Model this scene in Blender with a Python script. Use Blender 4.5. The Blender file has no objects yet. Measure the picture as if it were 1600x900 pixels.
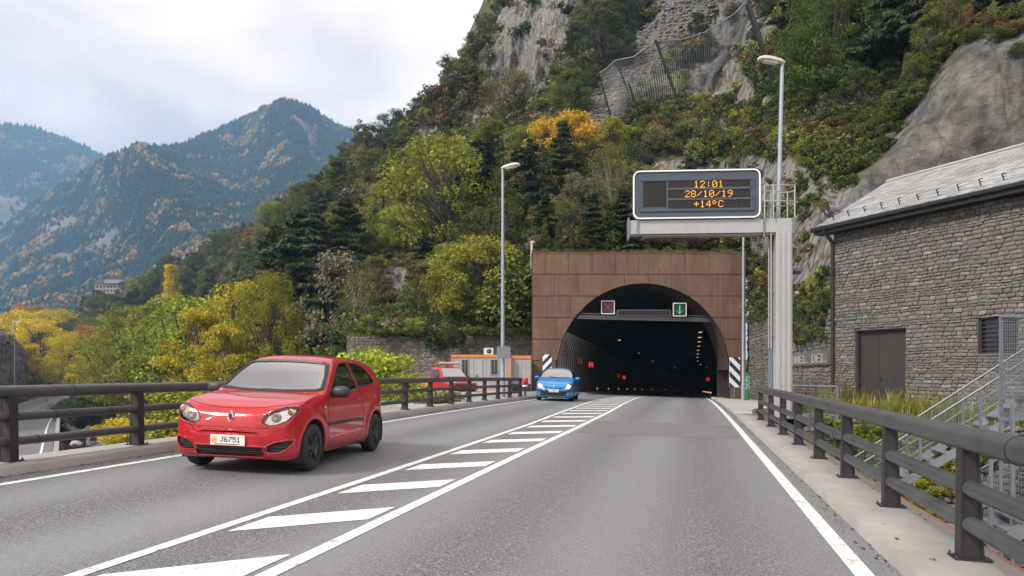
import bpy, bmesh, math, random
import numpy as np
from mathutils import Vector, Matrix
R = math.radians
SC = bpy.context.scene
COL = SC.collection
rnd = random.Random(7)
RG = np.random.RandomState(11)

# ------------------------------------------------------------------ camera
# origin = the photographer's eye; x right, y ahead, z up (metres)
F, CX, HZ = 1150.0, 800.0, 582.0        # focal length, principal column and horizon row of the 1600x900 photo
cam_d = bpy.data.cameras.new('camera'); cam = bpy.data.objects.new('camera', cam_d); COL.objects.link(cam)
cam.location = (0, 0, 0); cam.rotation_euler = (R(90), 0, 0)
cam_d.sensor_width = 36; cam_d.lens = F / 1600 * 36; cam_d.shift_y = (HZ - 450) / 1600
cam_d.clip_start = 0.1; cam_d.clip_end = 30000
SC.camera = cam

# ------------------------------------------------------------------ sky, sun, exposure
HAZE = .00025
SUN_EL, SUN_AZ = R(42), R(-125)          # azimuth measured from +Y (ahead) clockwise
world = bpy.data.worlds.new('World'); SC.world = world; world.use_nodes = True
nt = world.node_tree; N = nt.nodes; L = nt.links
for n in list(N): N.remove(n)
out = N.new('ShaderNodeOutputWorld'); bg = N.new('ShaderNodeBackground'); bg.inputs[1].default_value = 0.1
sky = N.new('ShaderNodeTexSky'); sky.sky_type = 'NISHITA'; sky.sun_disc = False
sky.sun_elevation = SUN_EL; sky.sun_rotation = SUN_AZ; sky.air_density = 1.2; sky.dust_density = 2.0
tc = N.new('ShaderNodeTexCoord'); mp = N.new('ShaderNodeMapping')
mp.inputs['Scale'].default_value = (1.0, 1.0, 2.6)
L.new(tc.outputs['Generated'], mp.inputs[0])
n1 = N.new('ShaderNodeTexNoise'); n1.inputs['Scale'].default_value = 2.3; n1.inputs['Detail'].default_value = 7
n1.inputs['Roughness'].default_value = .5; n1.inputs['Distortion'].default_value = .35
L.new(mp.outputs[0], n1.inputs['Vector'])
cr = N.new('ShaderNodeValToRGB')
e = cr.color_ramp.elements
e[0].position = .33; e[0].color = (5.0, 4.2, 4.0, 1)
e[1].position = .64; e[1].color = (11.3, 9.6, 8.6, 1)
m_ = e.new(.47); m_.color = (7.9, 6.7, 6.2, 1)
L.new(n1.outputs[0], cr.inputs[0])
mx = N.new('ShaderNodeMix'); mx.data_type = 'RGBA'; mx.inputs[0].default_value = .965
L.new(sky.outputs[0], mx.inputs[6]); L.new(cr.outputs[0], mx.inputs[7])
L.new(mx.outputs[2], bg.inputs[0]); L.new(bg.outputs[0], out.inputs[0])

sun_d = bpy.data.lights.new('sun', 'SUN'); sun_d.energy = 2.4; sun_d.angle = R(12); sun_d.color = (1, .95, .86)
sun = bpy.data.objects.new('sun', sun_d); COL.objects.link(sun)
sdir = Vector((math.sin(SUN_AZ) * math.cos(SUN_EL), math.cos(SUN_AZ) * math.cos(SUN_EL), math.sin(SUN_EL)))
sun.rotation_euler = sdir.to_track_quat('Z', 'Y').to_euler()
SC.view_settings.view_transform = 'Standard'; SC.view_settings.look = 'None'
SC.view_settings.exposure = 1.05; SC.view_settings.gamma = 1
SC.cycles.use_adaptive_sampling = True; SC.cycles.adaptive_threshold = .025; SC.cycles.max_bounces = 6; SC.cycles.diffuse_bounces = 2; SC.cycles.glossy_bounces = 3
SC.cycles.transparent_max_bounces = 8; SC.cycles.volume_bounces = 0; SC.cycles.caustics_reflective = False

# ------------------------------------------------------------------ helpers
def P(px, py, Y): return Vector(((px - CX) / F * Y, Y, (HZ - py) / F * Y))

def tag(o, label=None, cat=None, group=None, kind=None):
    if label: o['label'] = label
    if cat: o['category'] = cat
    if group: o['group'] = group
    if kind: o['kind'] = kind
    return o

def empty(name, loc=(0, 0, 0), rz=0.0, label=None, cat=None, group=None):
    o = bpy.data.objects.new(name, None); COL.objects.link(o)
    o.location = loc; o.rotation_euler = (0, 0, rz); o.empty_display_size = .2
    return tag(o, label, cat, group)

def link(name, me, parent=None, m=None):
    o = bpy.data.objects.new(name, me); COL.objects.link(o)
    if m is not None and not me.materials: me.materials.append(m)
    if parent is not None: o.parent = parent
    return o

def np_mesh(name, V, Fq, m=None, smooth=False, attrs=None):
    """mesh from numpy arrays; Fq (n,3) or (n,4)"""
    V = np.asarray(V, dtype=np.float32); Fq = np.asarray(Fq, dtype=np.int32)
    me = bpy.data.meshes.new(name)
    k = Fq.shape[1]
    me.vertices.add(len(V)); me.vertices.foreach_set('co', V.ravel())
    me.loops.add(Fq.size); me.loops.foreach_set('vertex_index', Fq.ravel())
    me.polygons.add(len(Fq)); me.polygons.foreach_set('loop_start', np.arange(0, Fq.size, k, dtype=np.int32))
    me.update(calc_edges=True)
    if smooth: me.polygons.foreach_set('use_smooth', np.ones(len(Fq), dtype=bool))
    for an, arr in (attrs or {}).items():
        arr = np.asarray(arr, dtype=np.float32)
        if arr.ndim == 1:
            a = me.attributes.new(an, 'FLOAT', 'POINT'); a.data.foreach_set('value', arr)
        else:
            a = me.attributes.new(an, 'FLOAT_COLOR', 'POINT')
            if arr.shape[1] == 3: arr = np.hstack([arr, np.ones((len(arr), 1), np.float32)])
            a.data.foreach_set('color', arr.ravel())
    if m is not None: me.materials.append(m)
    me.validate()
    return me

class MB:
    """collects simple solids, then links them as ONE mesh object"""
    def __init__(s): s.v = []; s.f = []; s.sm = []
    def add(s, vs, fs, smooth=False):
        b = len(s.v); s.v += [tuple(v) for v in vs]
        s.f += [tuple(i + b for i in f) for f in fs]; s.sm += [smooth] * len(fs); return s
    def box(s, c, d, rz=0.0, ry=0.0, rx=0.0, taper=1.0, M=None):
        c = Vector(c); h = [x / 2 for x in d]
        Rm = Matrix.Rotation(rz, 3, 'Z') @ Matrix.Rotation(ry, 3, 'Y') @ Matrix.Rotation(rx, 3, 'X') if M is None else M
        vs = []
        for sz in (-1, 1):
            t = taper if sz > 0 else 1
            for sx, sy in ((-1, -1), (1, -1), (1, 1), (-1, 1)):
                vs.append(c + Rm @ Vector((sx * h[0] * t, sy * h[1] * t, sz * h[2])))
        return s.add(vs, [(0, 3, 2, 1), (4, 5, 6, 7), (0, 1, 5, 4), (1, 2, 6, 5), (2, 3, 7, 6), (3, 0, 4, 7)])
    def b2(s, x0, x1, y0, y1, z0, z1): return s.box(((x0 + x1) / 2, (y0 + y1) / 2, (z0 + z1) / 2), (abs(x1 - x0), abs(y1 - y0), abs(z1 - z0)))
    def tube(s, pts, r, n=8, caps=True):
        pts = [Vector(p) for p in pts]; rr = r if isinstance(r, (list, tuple)) else [r] * len(pts)
        rings = []; up = Vector((0, 0, 1))
        d0 = (pts[1] - pts[0]).normalized()
        a = d0.cross(up);
        if a.length < .05: a = d0.cross(Vector((1, 0, 0)))
        a.normalize()
        for i, p in enumerate(pts):
            d = (pts[min(i + 1, len(pts) - 1)] - pts[max(i - 1, 0)]).normalized()
            a = (a - d * a.dot(d)).normalized(); b = d.cross(a)
            rings.append([p + (a * math.cos(2 * math.pi * k / n) + b * math.sin(2 * math.pi * k / n)) * rr[i] for k in range(n)])
        vs = [v for rg in rings for v in rg]
        fs = [(i * n + k, i * n + (k + 1) % n, (i + 1) * n + (k + 1) % n, (i + 1) * n + k) for i in range(len(pts) - 1) for k in range(n)]
        s.add(vs, fs, n > 5)
        if caps: s.add(rings[0], [tuple(range(n))[::-1]]); s.add(rings[-1], [tuple(range(n))])
        return s
    def bar(s, p, q, w, h=None):
        """square bar from p to q"""
        p = Vector(p); q = Vector(q); d = q - p; h = h or w
        rot = d.to_track_quat('Z', 'Y').to_matrix()
        return s.box((p + q) / 2, (w, h, d.length), M=rot)
    def prism(s, poly, fn0, fn1):
        """poly: list of 2D; fn0/fn1 map (a,b)->3D for both caps"""
        n = len(poly); A = [fn0(*p) for p in poly]; B = [fn1(*p) for p in poly]
        s.add(A + B, [tuple(range(n))[::-1], tuple(range(n, 2 * n))] + [(i, (i + 1) % n, n + (i + 1) % n, n + i) for i in range(n)])
        return s
    def lathe(s, prof, origin=(0, 0, 0), axis='Z', n=24, M=None):
        o = Vector(origin); vs = []
        for r, h in prof:
            for k in range(n):
                a = 2 * math.pi * k / n
                v = Vector((r * math.cos(a), r * math.sin(a), h))
                if axis == 'Y': v = Vector((v.x, v.z, v.y))
                if axis == 'X': v = Vector((v.z, v.x, v.y))
                if M is not None: v = M @ v
                vs.append(o + v)
        fs = [(i * n + k, i * n + (k + 1) % n, (i + 1) * n + (k + 1) % n, (i + 1) * n + k) for i in range(len(prof) - 1) for k in range(n)]
        return s.add(vs, fs, True)
    def mesh(s, name, m):
        me = bpy.data.meshes.new(name); me.from_pydata(s.v, [], s.f)
        me.polygons.foreach_set('use_smooth', s.sm)
        if m is not None: me.materials.append(m)
        bm = bmesh.new(); bm.from_mesh(me); bmesh.ops.recalc_face_normals(bm, faces=bm.faces); bm.to_mesh(me); bm.free()
        return me
    def build(s, name, m, parent=None, bevel=0.0):
        me = s.mesh(name, m); o = link(name, me, parent)
        if bevel:
            b = o.modifiers.new('bevel', 'BEVEL'); b.width = bevel; b.segments = 2; b.limit_method = 'ANGLE'; b.angle_limit = R(40)
        return o

# numpy value noise
def vnoise(Pt, seed=0):
    Pt = np.asarray(Pt, dtype=np.float64); i = np.floor(Pt).astype(np.int64); f = Pt - i; f = f * f * (3 - 2 * f)
    def h(a, b, c):
        n = (a * 374761393 + b * 668265263 + c * 2147483647 + seed * 974634777) & 0xffffffff
        n = ((n ^ (n >> 13)) * 1274126177) & 0xffffffff
        n = ((n ^ (n >> 16)) * 2246822519) & 0xffffffff
        return ((n ^ (n >> 15)) & 0xffff) / 65535.0
    r = 0
    for dx in (0, 1):
        wx = f[..., 0] if dx else 1 - f[..., 0]
        for dy in (0, 1):
            wy = f[..., 1] if dy else 1 - f[..., 1]
            for dz in (0, 1):
                wz = f[..., 2] if dz else 1 - f[..., 2]
                r = r + h(i[..., 0] + dx, i[..., 1] + dy, i[..., 2] + dz) * wx * wy * wz
    return r * 2 - 1
def fbm(Pt, octv=4, seed=0, gain=.5, ridged=False):
    a = 1.0; s = 0; t = 0; q = np.asarray(Pt, dtype=np.float64)
    for o in range(octv):
        n = vnoise(q, seed + o * 17)
        if ridged: n = 1 - 2 * np.abs(n)
        s = s + a * n; t += a; a *= gain; q = q * 2.03 + 11.3
    return s / t

# ------------------------------------------------------------------ materials
MATS = {}
class NB:
    def __init__(s, name):
        s.m = bpy.data.materials.new(name); s.m.use_nodes = True; s.t = s.m.node_tree; s.n = s.t.nodes; s.l = s.t.links
        s.b = s.n['Principled BSDF']; s.out = s.n['Material Output']; MATS[name] = s.m
    def new(s, t, **k):
        n = s.n.new(t)
        for a, v in k.items():
            if a in n.inputs: n.inputs[a].default_value = v
            else: setattr(n, a, v)
        return n
    def lk(s, a, b): s.l.new(a, b)
    def coord(s, kind='Object', scale=(1, 1, 1)):
        tc = s.new('ShaderNodeTexCoord'); mp = s.new('ShaderNodeMapping'); mp.inputs['Scale'].default_value = scale
        s.lk(tc.outputs[kind], mp.inputs[0]); return mp.outputs[0]
    def geo(s, scale=(1, 1, 1)):
        g = s.new('ShaderNodeNewGeometry'); mp = s.new('ShaderNodeMapping'); mp.inputs['Scale'].default_value = scale
        s.lk(g.outputs['Position'], mp.inputs[0]); return mp.outputs[0]
    def noise(s, vec, scale, detail=4, rough=.55, dist=0.0):
        n = s.new('ShaderNodeTexNoise'); n.inputs['Scale'].default_value = scale; n.inputs['Detail'].default_value = detail
        n.inputs['Roughness'].default_value = rough; n.inputs['Distortion'].default_value = dist
        s.lk(vec, n.inputs['Vector']); return n.outputs[0]
    def ramp(s, fac, stops):
        c = s.new('ShaderNodeValToRGB'); e = c.color_ramp.elements
        for i, (p, col) in enumerate(stops):
            q = e[i] if i < 2 else e.new(p)
            q.position = p; q.color = (*col, 1) if len(col) == 3 else col
        s.lk(fac, c.inputs[0]); return c.outputs[0]
    def mix(s, fac, a, b, mode='MIX'):
        m = s.new('ShaderNodeMix', data_type='RGBA'); m.blend_type = mode
        for sock, v in ((m.inputs[0], fac), (m.inputs[6], a), (m.inputs[7], b)):
            if hasattr(v, 'is_linked') or hasattr(v, 'links'): s.lk(v, sock)
            elif isinstance(v, (int, float)): sock.default_value = v
            else: sock.default_value = (*v, 1)
        return m.outputs[2]
    def math(s, op, a, b=0.0, clamp=False):
        m = s.new('ShaderNodeMath', operation=op); m.use_clamp = clamp
        for sock, v in ((m.inputs[0], a), (m.inputs[1], b)):
            if isinstance(v, (int, float)): sock.default_value = v
            else: s.lk(v, sock)
        return m.outputs[0]
    def bump(s, h, strength=.3, dist=.02):
        b = s.new('ShaderNodeBump'); b.inputs['Strength'].default_value = strength; b.inputs['Distance'].default_value = dist
        s.lk(h, b.inputs['Height']); s.lk(b.outputs[0], s.b.inputs['Normal']); return b
    def col(s, c):
        if hasattr(c, 'is_linked') or hasattr(c, 'links'): s.lk(c, s.b.inputs['Base Color'])
        else: s.b.inputs['Base Color'].default_value = (*c, 1)
    def pbr(s, rough=.6, metal=0.0, spec=.5):
        s.b.inputs['Roughness'].default_value = rough; s.b.inputs['Metallic'].default_value = metal
        s.b.inputs['Specular IOR Level'].default_value = spec

def simple(name, c, rough=.6, metal=0.0, var=.12, scale=6, bump=0.0, coat=0.0, spec=.5, kind='Object'):
    b = NB(name); v = b.coord(kind); n = b.noise(v, scale, 5, .6)
    lo = tuple(x * (1 - var) for x in c); hi = tuple(min(1, x * (1 + var)) for x in c)
    b.col(b.ramp(n, [(.3, lo), (.7, hi)])); b.pbr(rough, metal, spec)
    b.b.inputs['Coat Weight'].default_value = coat; b.b.inputs['Coat Roughness'].default_value = .04
    if bump: b.bump(b.noise(v, scale * 6, 3), bump, .01)
    return b.m
def emit(name, c, s):
    b = NB(name); b.col((.02, .02, .02)); b.b.inputs['Emission Color'].default_value = (*c, 1); b.b.inputs['Emission Strength'].default_value = s
    return b.m

# asphalt: fine aggregate, polished wheel tracks across the road (real wear), small patches
def mk_asphalt():
    b = NB('asphalt'); g = b.geo()
    fine = b.noise(g, 55, 3, .75); mid = b.noise(g, 9, 4, .6); big = b.noise(b.geo((.22, .05, 1)), 1.0, 4, .6)
    c1 = b.ramp(fine, [(.34, (.030, .030, .032)), (.5, (.110, .114, .121)), (.66, (.35, .36, .375))])
    # wear bands: q = x - .242 y ; cosine over lane width
    sx = b.new('ShaderNodeSeparateXYZ'); b.lk(g, sx.inputs[0])
    q = b.math('SUBTRACT', sx.outputs[0], b.math('MULTIPLY', sx.outputs[1], .242))
    w = b.math('COSINE', b.math('MULTIPLY', b.math('ADD', q, .72), 3.3))
    w = b.math('MULTIPLY', b.math('ADD', w, 1.0), .5)
    w = b.math('MULTIPLY', w, b.math('ADD', big, .35), True)
    c2 = b.mix(b.math('MULTIPLY', w, .62), c1, (.258, .268, .292))
    c3 = b.mix(b.math('MULTIPLY', mid, .35), c2, (.085, .085, .088))
    # dark centre strip between solid lines stays unpolished
    b.col(c3); b.pbr(.62, 0, .4)
    rr = b.new('ShaderNodeMapRange'); b.lk(w, rr.inputs[0]); rr.inputs[3].default_value = .66; rr.inputs[4].default_value = .5
    b.lk(rr.outputs[0], b.b.inputs['Roughness'])
    b.bump(fine, .55, .012)
    return b.m
mk_asphalt()
simple('asphalt_patch', (.135, .135, .138), .7, 0, .35, 14, bump=.5)
simple('scree_stone', (.155, .148, .14), .9, 0, .35, 2, bump=.4)
def mk_paint():
    b = NB('road_paint'); g = b.geo(); n = b.noise(g, 9, 6, .7); f = b.noise(g, 60, 3, .7)
    m = b.ramp(b.math('ADD', b.math('MULTIPLY', n, .7), b.math('MULTIPLY', f, .3)), [(.36, (.20, .20, .195)), (.42, (.52, .515, .50)), (.50, (.68, .675, .655)), (.7, (.80, .795, .77))])
    rust = b.noise(b.geo((1, 1, 1)), .55, 3); mk = b.ramp(rust, [(.70, (0, 0, 0)), (.76, (1, 1, 1))])
    b.col(b.mix(mk, m, (.55, .38, .24))); b.pbr(.55); b.bump(f, .3, .005); return b.m
mk_paint()
def mk_concrete(name, c, stain=(.30, .2, .13), streak=1.0):
    b = NB(name); g = b.geo(); n = b.noise(g, 1.1, 6, .62); f = b.noise(g, 26, 4, .6); s = b.noise(b.geo((.8, .8, .3)), 1.7, 5, .6)
    base = b.ramp(n, [(.3, tuple(x * .78 for x in c)), (.7, tuple(min(1, x * 1.15) for x in c))])
    base = b.mix(b.math('MULTIPLY', f, .35), base, tuple(x * .6 for x in c))
    mk = b.ramp(s, [(.58, (0, 0, 0)), (.74, (1, 1, 1))])
    b.col(b.mix(b.math('MULTIPLY', mk, .55 * streak), base, stain)); b.pbr(.85, 0, .3); b.bump(f, .35, .01); return b.m
mk_concrete('walkway_concrete', (.31, .30, .28), (.33, .24, .17))
mk_concrete('plain_concrete', (.33, .32, .30))
mk_concrete('deck_edge', (.33, .17, .11), (.22, .10, .06))
def mk_rail():
    b = NB('rail_paint'); g = b.geo(); n = b.noise(g, 3, 5, .6); f = b.noise(g, 70, 2)
    b.col(b.ramp(n, [(.3, (.040, .041, .044)), (.7, (.070, .071, .075))])); b.pbr(.42, 0, .5)
    b.bump(f, .15, .003); return b.m
mk_rail()
simple('rail_post_paint', (.020, .020, .023), .55, 0, .25, 5)
simple('galvanised', (.20, .225, .26), .5, .45, .12, 6)
simple('lamp_pole_paint', (.29, .345, .40), .45, .35, .1, 3)
simple('lamp_head_white', (.50, .46, .40), .5, 0, .1, 8)
simple('white_steel', (.37, .375, .395), .45, .1, .07, 2.5)
simple('sign_blue_grey', (.062, .085, .118), .5, .2, .08, 2)
simple('sign_white_rim', (.78, .80, .84), .4, 0, .04, 3)
simple('display_black', (.010, .009, .011), .7, 0, .3, 4)
simple('display_module', (.016, .011, .013), .7, 0, .3, 7)
simple('rubber', (.022, .022, .023), .8, 0, .25, 9)
simple('black_plastic', (.026, .026, .028), .5, 0, .15, 9)
simple('interior_dark', (.03, .03, .033), .8, 0, .2, 4)
simple('rim_grey', (.14, .145, .15), .4, .6, .1, 5)
simple('hubcap_dark', (.06, .06, .065), .45, .4, .1, 5)
simple('chrome', (.75, .76, .78), .15, 1, .03, 5)
simple('plate_white', (.68, .68, .66), .45, 0, .06, 20)
simple('plate_orange', (.75, .36, .07), .5, 0, .06, 20)
simple('text_dark', (.05, .05, .06), .6, 0, .1, 20)
simple('dark_door', (.034, .030, .029), .6, 0, .2, 1.5)
simple('dark_metal', (.035, .033, .034), .5, .2, .15, 3)
simple('orange_trim', (.60, .20, .045), .55, 0, .12, 4)
simple('container_grey', (.33, .335, .34), .6, 0, .08, 2)
simple('window_dark', (.03, .034, .04), .12, 0, .2, 3)
simple('chevron_white', (.72, .74, .76), .5, 0, .06, 4)
simple('chevron_blue', (.012, .030, .055), .5, 0, .15, 4)
simple('green_box', (.03, .33, .08), .5, 0, .1, 6)
simple('letter_white', (.8, .8, .8), .5, 0, .03, 6)
simple('letter_stone', (.30, .28, .265), .85, 0, .15, 12)
simple('red_plastic', (.55, .025, .03), .45, 0, .1, 6)
simple('pickup_red', (.46, .03, .035), .25, 0, .08, 3, coat=.5)
simple('pickup_orange', (.75, .26, .02), .4, 0, .1, 3)
simple('sign_back_grey', (.17, .21, .24), .55, .2, .1, 4)
simple('blue_sign', (.02, .22, .55), .5, 0, .05, 4)
simple('ac_white', (.6, .6, .58), .5, 0, .06, 4)
simple('van_white', (.75, .75, .75), .35, 0, .05, 4)
simple('mortar_dark', (.115, .108, .10), .95, 0, .3, 3, bump=.4)
def mk_carpaint(name, c, c2):
    b = NB(name); v = b.coord(); n = b.noise(v, 3, 4)
    b.col(b.ramp(n, [(.3, c), (.7, c2)])); b.pbr(.5, 0, .15)
    b.b.inputs['Coat Weight'].default_value = 1; b.b.inputs['Coat Roughness'].default_value = .05
    # thin road dust low on the body
    sx = b.new('ShaderNodeSeparateXYZ'); b.lk(v, sx.inputs[0])
    dz = b.math('MULTIPLY', b.math('SUBTRACT', .5, sx.outputs[2], True), 1.1, True)
    dn = b.noise(v, 7, 5, .7)
    b.col(b.mix(b.math('MULTIPLY', dz, dn), b.ramp(n, [(.3, c), (.7, c2)]), (.16, .12, .10)))
    return b.m
mk_carpaint('paint_red', (.36, .003, .010), (.41, .005, .013))
mk_carpaint('paint_blue', (.006, .17, .42), (.010, .21, .50))
def mk_glass(name, tint, ior=1.9, rough=.03):
    b = NB(name); tr = b.new('ShaderNodeBsdfTransparent'); tr.inputs[0].default_value = (*tint, 1)
    gl = b.new('ShaderNodeBsdfGlossy'); gl.inputs['Roughness'].default_value = rough
    fr = b.new('ShaderNodeFresnel'); fr.inputs[0].default_value = ior
    m = b.new('ShaderNodeMixShader'); b.lk(fr.outputs[0], m.inputs[0]); b.lk(tr.outputs[0], m.inputs[1]); b.lk(gl.outputs[0], m.inputs[2])
    b.lk(m.outputs[0], b.out.inputs[0]); return b.m
mk_glass('glass_windscreen', (.10, .12, .13), 7.0, .015)
mk_glass('glass_side', (.42, .46, .46), 1.5)
mk_glass('lamp_lens', (.93, .93, .95), 1.7, .05)
simple('lamp_reflector', (.80, .78, .74), .22, .75, .1, 20)
simple('lamp_amber', (.7, .38, .2), .3, .2, .1, 20)
emit('headlamp_lit', (1, .97, .9), 1.5)
simple('headlamp_dim', (.80, .66, .52), .25, .3, .1, 30)
emit('led_amber', (1, .42, .03), 1.3)
emit('led_red', (1, .03, .05), .45)
emit('led_red_dim', (.8, .05, .03), .05)
emit('led_green', (.02, .8, .28), .5)
emit('tunnel_lamp', (1, .62, .25), .7)
emit('tunnel_lamp_white', (1, .9, .75), .3)

# stone piece materials: colour from a random number per piece (object or island)
def mk_stone(name, cols, rough=.85, bump=.5, scale=14):
    b = NB(name); g = b.new('ShaderNodeNewGeometry'); oi = b.new('ShaderNodeObjectInfo')
    r = b.math('FRACT', b.math('ADD', g.outputs['Random Per Island'], oi.outputs['Random']))
    c = b.new('ShaderNodeValToRGB'); c.color_ramp.interpolation = 'CONSTANT'
    e = c.color_ramp.elements; k = len(cols)
    for i, cc in enumerate(cols):
        q = e[i] if i < 2 else e.new(i / k)
        q.position = i / k; q.color = (*cc, 1)
    b.lk(r, c.inputs[0])
    gg = b.geo(); n = b.noise(gg, scale, 5, .65); n2 = b.noise(gg, .45, 4, .6)
    cc = b.mix(b.math('MULTIPLY', n, .7), c.outputs[0], (.07, .062, .055))
    cc = b.mix(b.ramp(n2, [(.45, (0, 0, 0)), (.8, (.45, .45, .45))]), cc, (.09, .085, .07))
    b.col(cc); b.pbr(rough, 0, .3); b.bump(n, bump, .02); return b.m
mk_stone('ashlar_stone', [(.22, .205, .19), (.165, .158, .152), (.20, .195, .19), (.25, .205, .175), (.145, .148, .15), (.205, .18, .158), (.31, .285, .25), (.185, .19, .195), (.23, .21, .18), (.155, .15, .145), (.225, .17, .145), (.19, .185, .175)])
mk_stone('rubble_stone', [(.22, .205, .19), (.15, .145, .14), (.19, .18, .165), (.26, .24, .215), (.12, .115, .11), (.20, .17, .145)])
mk_stone('pale_rubble', [(.27, .25, .225), (.20, .185, .165), (.33, .31, .28), (.16, .15, .135), (.24, .21, .175)])
mk_stone('slate', [(.40, .415, .43), (.47, .48, .49), (.36, .37, .385), (.52, .53, .54), (.43, .435, .44)], .55, .25, 20)
def mk_corten():
    b = NB('weathered_panel'); g = b.geo(); oi = b.new('ShaderNodeObjectInfo')
    n = b.noise(g, .8, 6, .65); s = b.noise(b.geo((2.2, 1, .22)), 1.6, 5, .6); f = b.noise(g, 30, 3)
    c = b.ramp(n, [(.3, (.118, .071, .050)), (.55, (.156, .096, .068)), (.75, (.200, .128, .093))])
    c = b.mix(b.math('MULTIPLY', oi.outputs['Random'], .22), c, (.10, .065, .05))
    c = b.mix(b.ramp(s, [(.48, (0, 0, 0)), (.70, (.5, .5, .5))]), c, (.070, .044, .034))
    c = b.mix(b.ramp(b.noise(b.geo((5, 1, .15)), 1.3, 4, .6), [(.56, (0, 0, 0)), (.72, (.35, .35, .35))]), c, (.24, .17, .13))
    b.col(c); b.pbr(.72, 0, .3); b.bump(f, .15, .01); return b.m
mk_corten()
simple('joint_dark', (.045, .028, .022), .9, 0, .2, 3)

# leaves: own colour x object colour, random per leaf, translucent
def mk_leaf(name, attr=None, dark=(.55, .6, .5), light=(1.35, 1.3, 1.1), rough=.7):
    b = NB(name); g = b.new('ShaderNodeNewGeometry')
    if attr: a = b.new('ShaderNodeAttribute'); a.attribute_name = attr.strip('@'); a.attribute_type = 'INSTANCER' if attr[0] == '@' else 'GEOMETRY'; base = a.outputs['Color']
    else: a = b.new('ShaderNodeObjectInfo'); base = a.outputs['Color']
    r = b.ramp(g.outputs['Random Per Island'], [(0, dark), (.75, (1, 1, 1)), (1, light)])
    n = b.noise(b.coord('Object'), .55, 3, .6)
    cl = b.ramp(n, [(.3, (.62, .66, .6)), (.7, (1.25, 1.2, 1.05))])
    c = b.mix(1.0, b.mix(1.0, base, r, 'MULTIPLY'), cl, 'MULTIPLY')
    d = b.new('ShaderNodeBsdfDiffuse'); t = b.new('ShaderNodeBsdfTranslucent'); m = b.new('ShaderNodeMixShader'); m.inputs[0].default_value = .28
    b.lk(c, d.inputs[0]); b.lk(c, t.inputs[0]); b.lk(d.outputs[0], m.inputs[1]); b.lk(t.outputs[0], m.inputs[2]); b.lk(m.outputs[0], b.out.inputs[0])
    return b.m
mk_leaf('leaves'); mk_leaf('scrub_leaves', 'tint'); mk_leaf('scatter_leaves', '@tint')
def mk_bark(name, c):
    b = NB(name); v = b.coord('Object', (6, 6, 1.5)); n = b.noise(v, 2, 5, .7)
    b.col(b.ramp(n, [(.3, tuple(x * .6 for x in c)), (.7, tuple(x * 1.25 for x in c))])); b.pbr(.9, 0, .2); b.bump(n, .5, .03); return b.m
mk_bark('bark', (.085, .068, .055)); mk_bark('bark_pale', (.20, .185, .16)); mk_bark('bark_pine', (.10, .068, .052))

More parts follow.
